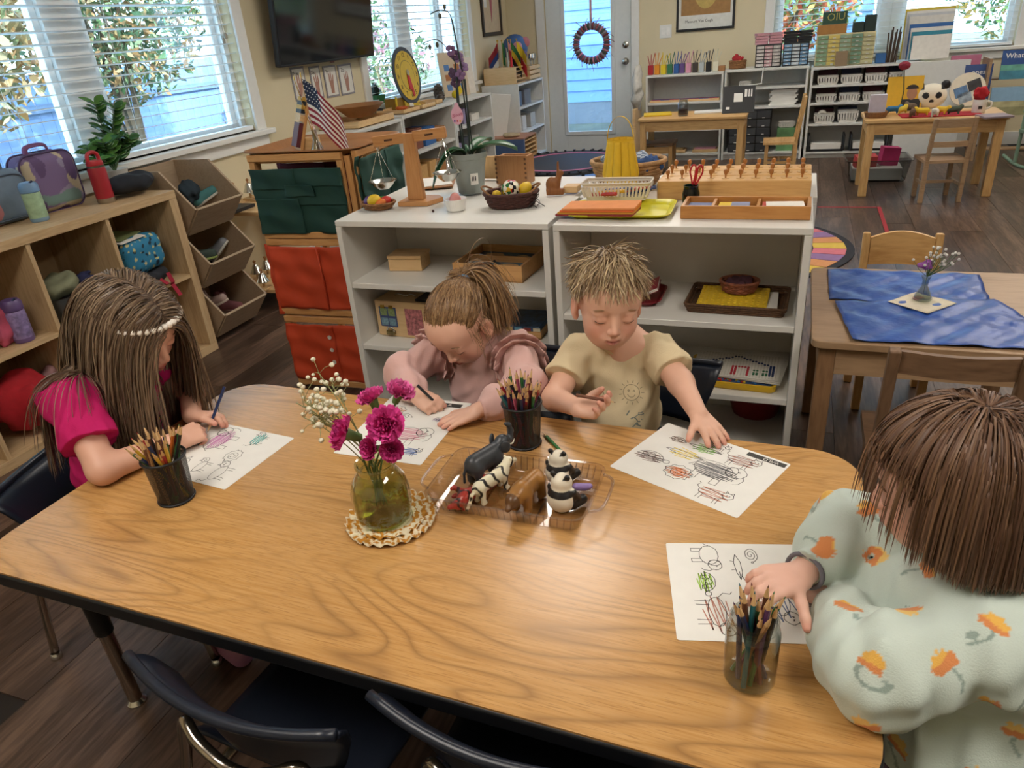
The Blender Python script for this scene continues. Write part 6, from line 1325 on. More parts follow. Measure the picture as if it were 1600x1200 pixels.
# three-compartment wooden tray
wt=at8(1163,338);wtr=T('compartment_tray','honey wooden tray with three compartments of cards','tray',wt+Vector((0,.028,0)),math.radians(-.5));m_hon=wood('#a86d33','#c48b4e',.35,'X',6,.5,.04,stretch=9)
MB().bb(-.172,.172,-.058,.058,0,.005).build('floor',m_hon,wtr)
for s in (-1,1): MB().bb(-.172,.172,s*.058 - .005,s*.058+.005,0,.036).build('long_side',m_hon,wtr,bevel=.0015);MB().bb(s*.167 - .005,s*.167+.005,-.053,.053,0,.036).build('short_side',m_hon,wtr,bevel=.0015)
for x in (-.086,.035): MB().bb(x - .004,x+.004,-.053,.053,.005,.032).build('partition',m_hon,wtr)
for i,(x,w,h,nm) in enumerate(((-.128,.066,'#7d86a8','blue-grey'),(-.045,.06,'#d8b83c','yellow'),(-.015,.05,'#8a8fa8','grey'),(.08,.07,'#b5483c','red'),(.105,.10,'#e2ddd2','white'))):
 slab('paper_card',nm+' cards in the honey wooden tray',wt+Vector((x,.028,.006+.003*i)),(w,.085,.016 - .002*i),mat(h,.8),'card',(0,0,.03*(i-2)),0)
# knobbed cylinder blocks: three blocks in a row behind, ten knobs each
m_cyl=wood('#b5854a','#d0a468',.4,'X',6,.5,.05,stretch=9);m_knob=mat('#a8703c',.35,var=.1)
for j in range(3):
 y=2.30+.085*j+.04;kb=T('cylinder_block',f'long wooden block with knobbed cylinders, {["nearest", "middle", "farthest"][j]} of the three','toy',(-.172,y,Z8),0,'knobbed cylinder blocks')
 MB().bb(-.225,.225,-.040,.040,0,.058).build('block',m_cyl,kb,bevel=.004)
 for k in range(10):
  cyl_=MB().cyl((-.198+.044*k,0,.05),(-.198+.044*k,0,.0592),.008+.0009*k,n=18).build('cylinder',mat('#c49a60',.4),kb);MB().lathe([(.0028,0),(.0026,.008),(.0055,.013),(.0072,.019),(.0055,.025),(0,.0275)],(-.198+.044*k,0,.059),12).build('knob',m_knob,cyl_,smooth=True)
# ---- left unit contents
def in_shelf(x,y,z,back=.1): return pz(x,y,z+.001)
def wbox(name,label,c,w,d,h,m,rz=0,cat='box',lid=None,wall=.008):
 t=T(name,label,cat,c,rz);MB().bb(-w,w,-d,d,0,.006).build('floor',m,t)
 for s in (-1,1): MB().bb(-w,w,s*d-wall*(s>0),s*d+wall*(s<0),.0,h).build('long_side',m,t,bevel=.001);MB().bb(s*w-wall*(s>0),s*w+wall*(s<0),-d+wall,d-wall,0,h).build('short_side',m,t,bevel=.001)
 return t
c=in_shelf(630,425,.595);bx_=T('wooden_box','small plain birch box with a lid on the upper shelf','box',c+Vector((0,.055,0)),math.radians(6));MB().bb(-.062,.062,-.045,.045,0,.042).build('body',m_birch,bx_,bevel=.002);MB().bb(-.064,.064,-.047,.047,.043,.055).build('lid',m_birch,bx_,bevel=.002)
c=in_shelf(760,438,.595)+Vector((.012,.11,0));m_pinel=wood('#b58550','#cfa06a',.45,'X',5,.5,.04)
gt=wbox('geometric_tray','pine tray of blue geometric insets on the upper shelf',c,.125,.115,.055,m_pinel,math.radians(-3));MB().bb(-.115,.115,-.105,.105,.008,.03).build('blue_panel',mat('#55788f',.6,var=.06),gt)
for x,y,k in ((-.05,-.05,3),(.05,-.05,24),(-.05,.06,24),(.06,.05,4)): MB().prism([(x+.035*cos(2*PI*q/k),y+.022*sin(2*PI*q/k)) for q in range(k)],.030,.034).build('inset',mat('#cfa878' if k!=3 else '#b5606a',.5),gt)
MB().bb(-.115,.115,-.004,.004,.03,.05).build('divider',m_pinel,gt);MB().lathe([(0,0),(.004,0),(.003,.008),(.007,.014),(0,.018)],(.0,-.05,.034),10).build('knob',m_black,gt)
lbk=in_shelf(632,528,.365)+Vector((0,.06,0));lb=T('latch_box','birch latch board box painted with windows and fitted with locks','toy',lbk,math.radians(-4));MB().bb(-.105,.105,-.055,.055,0,.135).build('box_body',wood('#c4a070','#d8b88a',.45,'X',6,.4,.03),lb,bevel=.003)
win=MB().bb(-.088,-.018,-.0575,-.0555,.038,.112).build('painted_window',mat('#3c4a78',.5),lb)
for x in (-.069,-.036):
 for z in (.057,.094): MB().bb(x - .014,x+.014,-.0585,-.0576,z - .014,z+.014).build('window_picture',mat('#6f8fa0' if z<.07 else '#7a8a5c',.5,var=.35,scale=120),win)
for x in (-.07,-.035): MB().box((x,-.0605,.115),(.016,.004,.012)).build('hinge',mat('#b89a4a',.3,1),lb,bevel=.001)
lk=MB().tube(smooth_path([(-.062,-.066,.025),(-.05,-.068,.04),(-.034,-.068,.036),(-.03,-.066,.022)],5),.003,6).build('lock_shackle',m_steel,lb,smooth='all');MB().box((-.046,-.064,.018),(.036,.014,.016)).build('lock',mat('#8a7f5c',.3,1),lb,bevel=.004)
MB().bb(.02,.09,-.0575,-.0555,.012,.112).build('picture_panel',mat('#a8686c',.5,var=.6,scale=90),lb);MB().tube(smooth_path([(-.05,.0,.138),(-.03,-.005,.146),(.0,-.005,.14),(.02,0,.145),(.04,0,.138)],5),.003,6).build('latch',m_steel,lb,smooth='all');MB().bb(.06,.10,-.04,.04,.136,.145).build('top_latch',m_black,lb)
pzl=in_shelf(812,528,.365)+Vector((.01,.08,0));pb=wbox('puzzle_tray','small wooden tray with a dark blue picture puzzle',pzl,.07,.085,.028,m_pinel);MB().bb(-.066,.066,-.08,.08,.01,.045).build('picture_block',mat('#2b4a6a',.4,var=.7,scale=50),pb,bevel=.002)
for k in range(4): MB().bb(-.06+.034*k,-.034+.034*k,-.0815,-.08,.014,.04).build('picture_stripe',mat(['#b5a06a','#5f9ab5','#8a3a3a','#d8d0b8'][k],.5),pb)
# ---- right unit contents
c=in_shelf(968,478,.53)+Vector((-.015,.085,0));rt_=T('red_tray','dark red plastic tray of picture books on the shelf behind the boy','tray',c);shell_of([ringp(.24,.15,.03,.001),ringp(.25,.16,.03,.004),ringp(.27,.18,.035,.016),ringp(.28,.19,.036,.016)],'tray_shell',mat('#7d1f28',.35),rt_)
def book(label,c,w,d,h,cov,rz=0,R=None,title=None,tm='#e8dfc8',band=None,ts=.02):
 t=T('picture_book',label,'book',c,rz)
 if R: t.rotation_euler=R
 MB().bb(-w/2+.002,w/2 - .003,-d/2+.003,d/2 - .003,.0012,h - .0012).build('pages',m_paper,t);m=mat(cov,.4,var=.08,scale=20);MB().bb(-w/2,w/2,-d/2,d/2,0,.0012).bb(-w/2,w/2,-d/2,d/2,h - .0012,h).bb(-w/2,-w/2+.0012,-d/2,d/2,.0013,h - .0013).build('cover',m,t)
 if band: MB().bb(-w/2+.001,w/2 - .001,-d/2+.002,-d/2+d*.35,h,h+.0003).build('cover_band',mat(band,.4),t)
 if title: text('title_lettering',title,ts,Matrix.Translation((0,-d*.32 if band else 0,h+.0006)),mat(tm,.5),t,ext=.0001)
 return t
for k,(h,nm) in enumerate((('#c9a227','mustard yellow'),('#3a3a3a','black-edged'),('#d0a92c','golden yellow'),('#a32a34','crimson'))): book(f'{nm} book in the stack on the dark red tray',c+Vector((-.04+.02*k,.0,.006+.009*k)),.13,.12,.0085,h,math.radians(-6+5*k),None,'EARTH' if k==3 else None,'#e0c040','#c9a227' if k==3 else None,.018)
book('crimson book leaning at the right end of the red tray',c+Vector((.075,.0,.02)),.11,.11,.012,'#8a2430',0,(0,math.radians(-24),.1))
c=in_shelf(1148,492,.53)+Vector((.0,.09,0));wk=T('wicker_tray','dark rectangular wicker tray with a yellow peg sheet','tray',c,math.radians(-2));m_wkt=mat('#5a3d26',.75,var=.35,scale=90,bump=.5,bscale=220)
MB().bb(-.13,.13,-.085,.085,0,.005).build('floor',m_wkt,wk)
for i in range(4): MB().tube([(x+.0015*sin(40*(x+y)+PI*(i % 2)),y,z) for x,y,z in ringp(.268+.006*i,.178+.006*i,.012,.004+.0075*i,4)],.0042,6,closed=True).build('woven_strand',m_wkt,wk,smooth='all')
ys_=slab('peg_sheet','translucent yellow peg sheet in the dark wicker tray',c+Vector((-.012,-.002,.02)),(.20,.15,.006),mat('#d0ad2e',.35),'toy',(math.radians(4),0,math.radians(-2)))
slab('white_sheet','white card peeking from under the yellow peg sheet',c+Vector((.03,.0,.014)),(.17,.15,.003),m_paper,'card',(0,0,0),0)
for i in range(12):
 for j in range(9): o=MB().lathe([(.0042,0),(.0036,.002),(0,.0026)],n=8).build('bump',mat('#d0ad2e',.35),ys_) if (i,j)==(0,0) else link('bump',bpy.data.objects['bump'].data,None,ys_);o.location=(-.09+.0164*i,-.066+.0165*j,.006)
basket('wicker_basket','small round red-brown basket on the yellow peg sheet',c+Vector((.0,.035,.029)),.056,.046,.034,mat('#8a4f38',.75,var=.4,scale=60,bump=.5,bscale=200),.005,1.3,5,20);cloth('string_bundle','dark purple string bundle in the small round basket',c+Vector((.0,.035,.058)),(.036,.03,.012),'#4a2a38',8,.006)
c=in_shelf(1140,610,.30)+Vector((.0,.10,0));ypb=T('yellow_peg_board','big yellow plastic peg tray on the lower shelf','tray',c,math.radians(-3));shell_of([ringp(.26,.18,.014,.0),ringp(.27,.19,.016,.006),ringp(.27,.19,.016,.022),ringp(.255,.175,.012,.022),ringp(.25,.17,.01,.014)],'tray_shell',mat('#d8ae1c',.35),ypb);MB().bb(-.12,.12,-.08,.08,.012,.020).build('inner_board',mat('#2a4470',.4),ypb)
rs=random.Random(12)
for k in range(34): o=MB().lathe([(.004,0),(.004,.003),(0,.0045)],n=8).build('peg',mat(['#d8c23a','#b8342c','#3f7ab5'][k % 3],.4),ypb);o.location=(rs.uniform(-.11,.11),rs.uniform(-.078,-.06),.020)
for k,(dx,dy,a) in enumerate(((.012,.004,-7),(.006,.0,-4),(0,0,-2))):
 z=.0235+.0045*k;wpb=T('mosaic_board',f'white perforated mosaic board, {["lowest", "middle", "top one with coloured house picture"][k]} of the pile','toy',c+Vector((dx+.01,dy+.01,z)),math.radians(a),'white mosaic boards');MB().bb(-.13,.13,-.085,.085,0,.0035).build('board',mat('#d6d2c8',.4),wpb,bevel=.001)
 if k==2:
  pm_={};
  for nm,h in (('b','#22355f'),('r','#b02a34'),('g','#2f6b48'),('y','#cdbd7a'),('w','#c9c4b8')): q=MB().lathe([(.0038,0),(.0038,.002),(0,.0035)],n=8).mesh('peg');q.materials.append(mat(h,.4));pm_[nm]=q
  gx=lambda i: -.12+.0092*i;gy_=lambda j: -.078+.0092*j;pts={}
  for i in range(13): pts[(i+1,9+int(min(i,12)*.55))]='b';pts[(25-i,9+int(min(i,12)*.55))]='b'
  for j in range(2,9): pts[(1,j)]='b';pts[(2,j)]='b';pts[(24,j)]='b';pts[(25,j)]='b'
  for j in range(1,8): pts[(13,j)]='r';pts[(17,j)]='r';pts[(12,j)]='r'
  for i in range(13,17): pts[(i,7)]='r'
  for i in (19,20,22,23):
   for j in (2,3,5): pts[(i,j)]='g'
  for i in range(4,9):
   for j in (5,6,8): pts[(i,j)]='y'
  for (i,j),nm in pts.items(): o=link('peg',pm_[nm],None,wpb);o.location=(gx(i),gy_(j),.0035)
  ho=MB()
  for i in range(27):
   for j in range(18):
    if (i,j) not in pts: ho.bb(gx(i) - .0018,gx(i)+.0018,gy_(j) - .0018,gy_(j)+.0018,.0035,.0043)
  ho.build('stud_grid',mat('#c2bdb0',.4),wpb)['kind']='stuff'
c=in_shelf(1175,672,.08)+Vector((.0,.14,0));rbn=T('red_basin','dark red plastic basin of kitchen ladles on the bottom shelf','basin',c);MB().lathe([(0,.002),(.075,.002),(.095,.075),(.105,.078),(.105,.081),(.092,.078),(.072,.006),(0,.006)],n=36).build('bowl',mat('#7d1520',.35),rbn,smooth=True)
for k in range(4):
 lad=T('ladle',f'steel ladle {["on top", "at the back", "on the left", "on the right"][k]} in the red basin','ladle',c+Vector((-.03+.03*(k % 3),-.02+.02*k,.03+.016*k)),k*1.3,'ladles in the red basin');MB().lathe([(0,0),(.018,.004),(.026,.018),(.025,.018),(.017,.006),(0,.002)],n=18).build('cup',m_steel,lad,smooth=True);MB().tube([(.025,0,.018),(.06,0,.03),(.085,0,.028)],.0025,6).build('handle',m_steel,lad,smooth='all')
# ---- blue-covered table
m_satin=mat('#2b4f9c',.35,var=.18,scale=14,bump=.35,bscale=22)
bc_=[pz(1293,420,.5315),pz(1533,432,.5315),pz(1600,540,.5315),pz(1322,532,.5315)]
bcl=T('blue_cloth','crumpled royal blue satin cloth in two overlapping pieces on the square table','cloth',(.36,2.2,.531))
def quadc(P,name,z):
 P=[Vector(p) for p in P]
 MB().grid(lambda u,v: (lambda q: (q.x - .36,q.y-2.2,z+.0022*(1+sin(q.x*45+9*q.y+2*sin(q.y*30)))+.0014*sin(q.x*90-q.y*70)))((P[3].lerp(P[2],u)).lerp(P[0].lerp(P[1],u),v)),36,26,.0008).build(name,m_satin,bcl,smooth='all')
quadc([pz(1293,420,.5315),pz(1530,430,.5315),pz(1550,478,.5315),pz(1296,468,.5315)],'far_piece',.001);quadc([pz(1304,473,.5315),pz(1553,470,.5315),(.70,1.93,.53),pz(1332,534,.5315)],'near_piece',.0045)
dn=T('napkin','cream square napkin under the small bud vase','napkin',pz(1440,473,.54),math.radians(48));MB().grid(lambda u,v: ((u - .5)*.125,(v - .5)*.125,.0035+.003*sin(u*7)*sin(v*6) - .002),14,14,.0008).build('cloth',mat('#cfc5b0',.9,bump=.3,scale=60),dn,smooth='all');MB().prism(rrect(.03,.02,.004,2,.01,.02),.0065,.0075).build('embroidery',mat('#b87a82',.8),dn)
bv=pz(1441,468,.545);bvz=T('bud_vase','small clear flared bud vase on the cream napkin','vase',bv);MB().lathe([(0,.001),(.024,.001),(.025,.005),(.018,.022),(.0085,.042),(.0085,.058),(.013,.070),(.012,.070),(.0072,.058),(.0072,.042),(.016,.022),(.022,.006),(0,.005)],n=24).build('glass_body',glass('#eef2ee',.94,.02,2),bvz,smooth=True)
vf=T('gypsophila_spray','white and violet flowers in the small bud vase','flower',bv);smb=MB();rs=random.Random(21);bl2=MB().ell((0,0,0),.0042,6,4).mesh('blossom','all');bl2.materials.append(mat('#dcd8d0',.8));pl2=MB().ell((0,0,0),(.012,.012,.004),8,4).mesh('petal','all');pl2.materials.append(mat('#8a4a94',.7))
for k in range(34):
 e=Vector((.012+rs.gauss(.012,.022),rs.gauss(0,.018),.115+rs.gauss(.008,.017)));smb.tube([(0,0,.02),(.001,0,.068),(e.x*.5,e.y*.5,.09),tuple(e)],.0007,4);o=link('blossom',bl2,None,vf);o.location=e
for k in range(9): o=link('petal',pl2,None,vf);o.location=(-.012+rs.uniform(-.012,.012),-.005+rs.uniform(-.01,.01),.108+rs.uniform(-.008,.012));o.rotation_euler=(rs.uniform(0,3),rs.uniform(0,3),0)
smb.build('stems',mat('#4f6a40',.6),vf)
# ================================================================ cubby shelf, tower top, left wall
ZC9=.791
def soft(name,label,c,prims,col,cat,h=.004,wr=0,fq=30,seed=1,rz=0,m=None,lo=None,hi=None):
 t=T(name,label,cat,c,rz);s=SDF(lo or (-.2,-.2,-.004),hi or (.2,.2,.3),h)
 for p in prims: getattr(s,p[0])(*p[1:])
 if wr: s.wrinkle(wr,fq,seed).wrinkle(wr*.5,fq*2.2,seed+1)
 s.plane_cut((0,0,0),(0,0,-1));s.build('shell',m or (mat(col,.8,var=.08,scale=20) if isinstance(col,str) else vmat(.75)),t,None if isinstance(col,str) else col);return t
def patch_col(cs,fq):
 def f(P):
  C=np.tile(np.array(hx(cs[0])),(len(P),1))
  for i,c in enumerate(cs[1:]): C[vnoise(P*np.array([1,1,.8]),fq,31+7*i)>.07+.05*i]=np.array(hx(c))
  return C
 return f
def handle(t,pts,r,m,nm='handle',flat=.5): return MB().tube(smooth_path(pts,6),r,8,flat=flat).build(nm,m,t,smooth='all')
c9=lambda x,y: pz(x,y,ZC9)
pb_=soft('pink_bag','dusty pink soft bag at the left end of the cubby top',c9(8,353)+Vector((-.06,0,0)),[('ell',(0,0,.07),(.07,.075,.085),.02),('cap',(0,0,.12),(0,0,.15),.045,.035,.03)],'#b5787c','bag',.005,.006,40);MB().tube([(.035*cos(a),.035*sin(a),.17) for a in np.linspace(0,6.28,20,endpoint=False)],.006,6,closed=True).build('rim',mat('#c48c8c',.8),pb_,smooth='all')
gl=soft('lunch_box','slate grey-blue lunch box with a top strap on the cubby',c9(48,346)+Vector((-.10,-.03,0)),[('rbox',(0,0,.10),(.055,.115,.10),.04,.01)],'#6d7f92','lunch box',.005,.0015,25);handle(gl,[(0,-.06,.195),(0,-.055,.235),(0,.0,.25),(0,.055,.235),(0,.06,.195)],.012,mat('#5f6f82',.8));MB().tube([(.0575,y,z) for x,y,z in [(0,a*2,b*1.1+.1) for a,b in rrect(.1,.15,.03)]],.003,6,closed=True).build('piping',mat('#4f5d70',.8),gl,smooth='all')
def bottle(label,c,r,h,body,capc,neck='#b9b6ae',style='flip',extra=None):
 t=T('water_bottle',label,'bottle',c);MB().lathe([(0,0),(r*.92,0),(r,.006),(r,h*.10)],n=28).build('base_band',mat(neck,.3,1 if style=='loop' else 0),t,smooth=True);bd=MB().lathe([(r,h*.10),(r,h*.68),(r*.95,h*.72)],n=28).build('body',body if not isinstance(body,str) else mat(body,.4),t,smooth=True)
 if style=='loop':
  MB().lathe([(r*.95,h*.72),(r*.97,h*.76),(r*.9,h*.765)],n=28).build('neck_ring',mat(neck,.3,1),t,smooth=True);MB().lathe([(r*.9,h*.765),(r*.95,h*.80),(r*.85,h*.86),(0,h*.87)],n=28).build('cap',mat(capc,.4),t,smooth=True);MB().tube(smooth_path([(0,-r*.75,h*.83),(0,-r*.7,h*.97),(0,0,h*1.02),(0,r*.7,h*.97),(0,r*.75,h*.83)],5),.008,8).build('loop_handle',mat(capc,.4),t,smooth='all')
 else: MB().lathe([(r*.95,h*.72),(r*1.03,h*.74),(r*1.03,h*.9),(r*.8,h*.97),(0,h)],n=28).build('cap',mat(capc,.4),t,smooth=True);MB().tube([(r*.6,-.008,h*.95),(r*.9,0,h*1.0),(r*.6,.008,h*.97)],.004,6).build('spout',mat('#2a3a5a',.4),t)
 return t
bb_=bottle('sky blue bottle with pale green print beside the grey lunch box',c9(72,345)+Vector((-.03,0,0)),.034,.155,mat('#9dbb9a',.4,var=.2,scale=40),'#6f95bd','#7a9ab5')
pl=soft('lunch_box','purple camouflage lunch box with a carry handle on the cubby',c9(118,327)+Vector((-.115,.005,0)),[('rbox',(0,0,.115),(.062,.125,.115),.045,.01)],patch_col(['#77658c','#8d86a0','#6f8a86','#b8ab92','#5d4a70'],34),'lunch box',.005,.001,25);handle(pl,[(0,-.05,.222),(0,-.045,.255),(0,.0,.262),(0,.045,.255),(0,.05,.222)],.011,mat('#7a4f78',.8))
for x in (.035,-.035): MB().tube([(x,a,b+.115) for a,b in rrect(.252,.232,.05)],.0045,6,closed=True).build('zip',mat('#4d3d60',.8),pl,smooth='all')
bottle('red steel bottle with loop handle standing by the plant',c9(178,316)+Vector((-.04,0,0)),.036,.205,'#a3222e','#b52a34','#a9a49a','loop')
zp=T('potted_plant','glossy green zz plant in a white pot at the near window','plant',(-2.935,px(178,262,-2.935).y,ZC9));MB().lathe([(0,0),(.042,0),(.055,.095),(.058,.10),(.052,.10),(0,.09)],n=28).build('pot',mat('#d6d3cc',.35),zp,smooth=True);rs=random.Random(2)
lf=MB().grid(lambda u,v: ((u - .5)*.034*sin(PI*min(1,v*.95+.04))**.8,v*.062,.006*abs(u - .5) - .012*v*v),4,8,.0006).mesh('leaf','all');lf.materials.append(mat('#2f5a2c',.25,var=.25,scale=30));lf2=lf.copy();lf2.materials.clear();lf2.materials.append(mat('#4f7d38',.28,var=.2,scale=30))
for k in range(11):
 a=rs.uniform(0,6.28) if k else 0;tip=Vector((rs.uniform(-.02,.07),(k-5)*.030+rs.uniform(-.02,.02),(.34 if k in (5,6) else .22) - .012*abs(k-5)+rs.uniform(-.02,.03)));path=smooth_path([(0,0,.09),tip*.5+Vector((0,0,.08)),tip+Vector((0,0,.02))],7);MB().tube(path,[.004 - .0002*i for i in range(len(path))],6).build('stem',mat('#46603a',.4),zp,smooth='all')
 for i in range(4,len(path)):
  for s in (-1,1): o=link('leaf',(lf,lf2)[(i+k) % 2],None,zp);o.location=path[i];d=(path[i]-path[i-1]).normalized();o.rotation_mode='QUATERNION';sd=Vector((rs.uniform(-.6,.6),s,.2));o.rotation_quaternion=face_m((0,0,0),(d*.6+sd).cross(Vector((.6,0,.8))),d*.6+sd).to_quaternion();o.scale=(rs.uniform(.8,1.15),)*3
cloth('cloth_hat','crumpled black cloth hat on the right end of the cubby top',c9(232,304)+Vector((-.09,0,.05)),(.085,.12,.045),'#1f232b',4,.007,'hat')
# inside the cubbies
u4=lambda x,y,d=.0: pz(x,y,.407)+Vector((-d,0,0));u0=lambda x,y,d=0: pz(x,y,.041)+Vector((-d,0,0))
bottle('purple camouflage bottle in a cubby',Vector((-2.70,px(35,520,-2.70).y,.407)),.036,.17,mat('#8a7aa8',.4,var=.5,scale=45),'#5f4a7a','#6a5585');cloth('pink_cloth','rose pink cloth beside the purple bottle',Vector((-2.74,px(2,530,-2.74).y,.482)),(.05,.07,.07),'#b8506a',6)
gb=T('storage_bin','translucent grey bin with a white name label in a cubby','bin',(-2.775,2.005,.407));shell_of([ringp(.20,.22,.03,.001),ringp(.21,.23,.03,.006),ringp(.24,.27,.035,.105),ringp(.25,.28,.036,.108)],'bin_shell',mat('#4d5154',.35),gb);lbm=face_m((.119,.05,.06),(-.0,1,0),(.1,0,1));pl_=MB().bb(-.045,.045,-.014,.014,0,.001).build('name_label',m_paper,gb);pl_.matrix_local=lbm;text('label_lettering','Ella Fath',.022,Matrix.Translation((0,0,.0015)),m_ink,pl_)
cloth('olive_cloth','pale olive cloth heaped in the grey bin',gb.location+Vector((-.01,-.03,.125)),(.08,.085,.045),'#84876c',9);cloth('navy_cloth','navy cloth at the right of the grey bin',gb.location+Vector((.01,.08,.115)),(.05,.04,.03),'#2a2f55',10)
dots=lambda P: np.where((vnoise(P,190,5)>.40)[:,None],np.array(hx('#c9c48a')),np.where((vnoise(P,170,9)>.38)[:,None],np.array(hx('#16303f')),np.array(hx('#2f7fa6'))))
bg=soft('blue_bag','bright blue patterned zip bag in the right cubby',(-2.755,2.345,.470),[('rbox',(0,0,.085),(.10,.115,.08),.05,.02)],dots,'bag',.004,.006,30)
slab('green_folder','olive green folder on the blue bag',bg.location+Vector((-.01,-.04,.176)),(.14,.17,.003),mat('#6a7346',.7),'folder',(0,.06,.3));slab('white_papers','white papers lying on the blue bag',bg.location+Vector((.04,-.045,.168)),(.10,.15,.003),m_paper,'paper',(0,.12,.1))
stp=T('red_strap','red strap hanging over the cubby shelf edge','strap',u4(272,440,.0));MB().grid(lambda u,v: (.004+.02*(1-v)*(v<.5) - .05*(1-v)*.5,(u - .5)*.022 - .02+.03*v,.05 - .12*v),1,10,.002).build('webbing',mat('#a8203a',.8),stp);MB().grid(lambda u,v: (.0 - .05*(1-v),(u - .5)*.02 - .055+.02*v,.045 - .045*v),1,8,.002).build('short_end',mat('#a8203a',.8),stp);cloth('dark_jacket','dark jacket bunched under the blue bag',bg.location+Vector((.02,.02,-.022)),(.09,.11,.035),'#23262e',12)
cloth('red_fleece','bright red fleece stuffed in the lower cubby',px(38,625,-2.74),(.11,.12,.115),'#a31420',13,.012,'jacket');cloth('pale_pink_cloth','pale pink cloth behind the red fleece',px(82,600,-2.76),(.05,.035,.08),'#a88284',14);cloth('brown_cloth','dark brown cloth in the lower middle cubby',(-2.80,2.0,.11),(.09,.10,.06),'#4a3530',15)
# shoes in the slanted bins
def shoe(label,c,rz,col,sole='#d0ccc2',boot=0,pitch=0):
 t=T('shoe',label,'shoe',c,(0,pitch,rz));s=SDF((-.09,-.045,-.002),(.10,.045,.15),.004);s.cap((-.045,0,.03),(.05,0,.022),.030,.026,.01,flat=((0,1,0),.9)).cap((-.04,0,.035),(-.045,0,.055+boot),.030,.027 if not boot else .034,.02);s.ell((-.045,0,.065+boot),(.024,.02,.03),.006,True);s.plane_cut((0,0,.008),(0,0,-1));s.build('upper',mat(col,.7,var=.1,scale=30),t);MB().prism([(x*.155 - .0,y*.052) for x,y in [(.5*cos(a),.5*sin(a)*(1.1+.15*cos(a))) for a in np.linspace(0,6.28,20,endpoint=False)]],0,.012).build('sole',mat(sole,.6),t,bevel=.003);return t
shoe('teal and pink trainer in the top slanted bin',px(325,306,-2.80)+Vector((0,0,-.02)),.6,'#4f8a8c',pitch=-.5);cloth('dark_shoe_bag','round dark cloth bag in the top slanted bin',px(296,303,-2.84)+Vector((0,0,.01)),(.05,.05,.05),'#22303a',16)
shoe('grey and white trainer standing in the middle slanted bin',px(345,388,-2.80)+Vector((0,0,-.02)),.4,'#8a8f96','#d8d5cd',0,-.8);shoe('dark green shoe in the middle slanted bin',px(316,402,-2.82)+Vector((0,0,-.015)),1.0,'#3f4f48','#8fa05a');shoe('pale pink boot in the bottom slanted bin',px(342,470,-2.76)+Vector((-.02,0,-.03)),.3,'#a98f88','#b8a89c',.06,-.4);shoe('mauve boot in the bottom slanted bin',px(362,478,-2.78)+Vector((-.02,.01,-.03)),.2,'#7d4a50','#8a6a68',.03);shoe('dusty pink slipper at the back of the bottom bin',(-2.88,2.80,.07),1.2,'#9c7f7c')
def bell(label,c,s=1.0):
 t=T('hand_bell',label,'bell',c,0,'small bells on the birch stand');MB().prism(rrect(.05*s,.07*s,.006,2),0,.008*s).build('base',m_birch,t);MB().cyl((0,0,.008*s),(0,0,.04*s),.007*s,n=10).build('stem',m_birch,t);MB().lathe([(.031*s,.036*s),(.029*s,.042*s),(.021*s,.055*s),(.017*s,.07*s),(.010*s,.08*s),(0,.082*s)],n=20).build('bell_cup',m_steel,t,smooth=True);MB().lathe([(.006*s,.08*s),(.004*s,.088*s),(.009*s,.096*s),(0,.104*s)],n=12).build('knob',mat('#a5713f',.4),t,smooth=True)
for i,(x,y,z) in enumerate([(371,318,.557),(393,311,.557),(404,313,.557),(383,452,.122),(414,451,.122),(404,437,.122),(420,430,.122)]): bell(['bell at the front left of the stand top','bell behind on the stand top','bell at the right of the stand top','bell at the left of the lower tier','bell at the front right of the lower tier','bell behind on the lower tier','tall bell at the back right of the lower tier'][i],pz(x,y,z),1.15)
slab('black_tray','shallow black tray on the bell stand',pz(372,330,.557)+Vector((-.02,0,0)),(.10,.22,.018),m_black,'tray')
# tower top
tt=T('wood_tray','brown wood-grain serving tray on top of the frame rack','tray',(-1.735,2.50,.966),math.radians(3));shell_of([ringp(.42,.36,.05,.001),ringp(.44,.38,.05,.004),ringp(.49,.43,.07,.026),ringp(.50,.44,.072,.026),ringp(.50,.44,.072,.022)],'tray_shell',wood('#7d5334','#9a6c48',.3,'X',5,.4,.02),tt)
fv=Vector((py(495,228,2.42).x,2.42,.971));flv=T('bottle_vase','small clear glass bottle holding flags on the wood-grain tray','vase',fv);MB().lathe([(0,0),(.024,0),(.024,.006),(.012,.035),(.009,.06),(.011,.075),(.010,.075),(.008,.06),(.010,.035),(.021,.008),(0,.006)],n=20).build('glass_body',glass('#eef2f0',.95,.02,2),flv,smooth=True)
def usflag(label,base,top,spread,sgn,seed):
 t=T('small_flag',label,'flag',base,0,'small flags in the glass bottle');d=Vector(top)-Vector(base);MB().cyl((0,0,0),d,.0018,n=6).build('stick',mat('#b5904a',.5),t);MB().lathe([(.003,0),(.0015,.012),(0,.018)],d,8).build('finial',mat('#c9a54a',.3,.8),t);u=Vector(spread);dn=-d.normalized();H,W=.155,.22
 def pt(a,b): return d+dn*(H*b+.006)+u*W*a+Vector((0,0,-.10*a*a))+Vector((0,.012*sin(a*9+seed)*a,0))
 for k in range(13):
  a0=.42 if k<7 else 0;MB().grid(lambda x,y: pt(a0+(1-a0)*x,(k+y)/13),8,1,.0006).build('stripe',mat('#8a1f30' if k % 2==0 else '#e2dcd2',.8),t)
 MB().grid(lambda x,y: pt(.42*x,7*y/13),6,4,.0006).build('canton',mat('#1f2a44',.8),t);st=MB()
 for i in range(6):
  for j in range(5): p=pt(.035+.07*i,(.4+1.35*j)/13*.98);st.ell(p+Vector((0,-.0012,0)),.0022,5,3)
 st.build('stars',mat('#e8e4da',.8),t)['kind']='stuff'
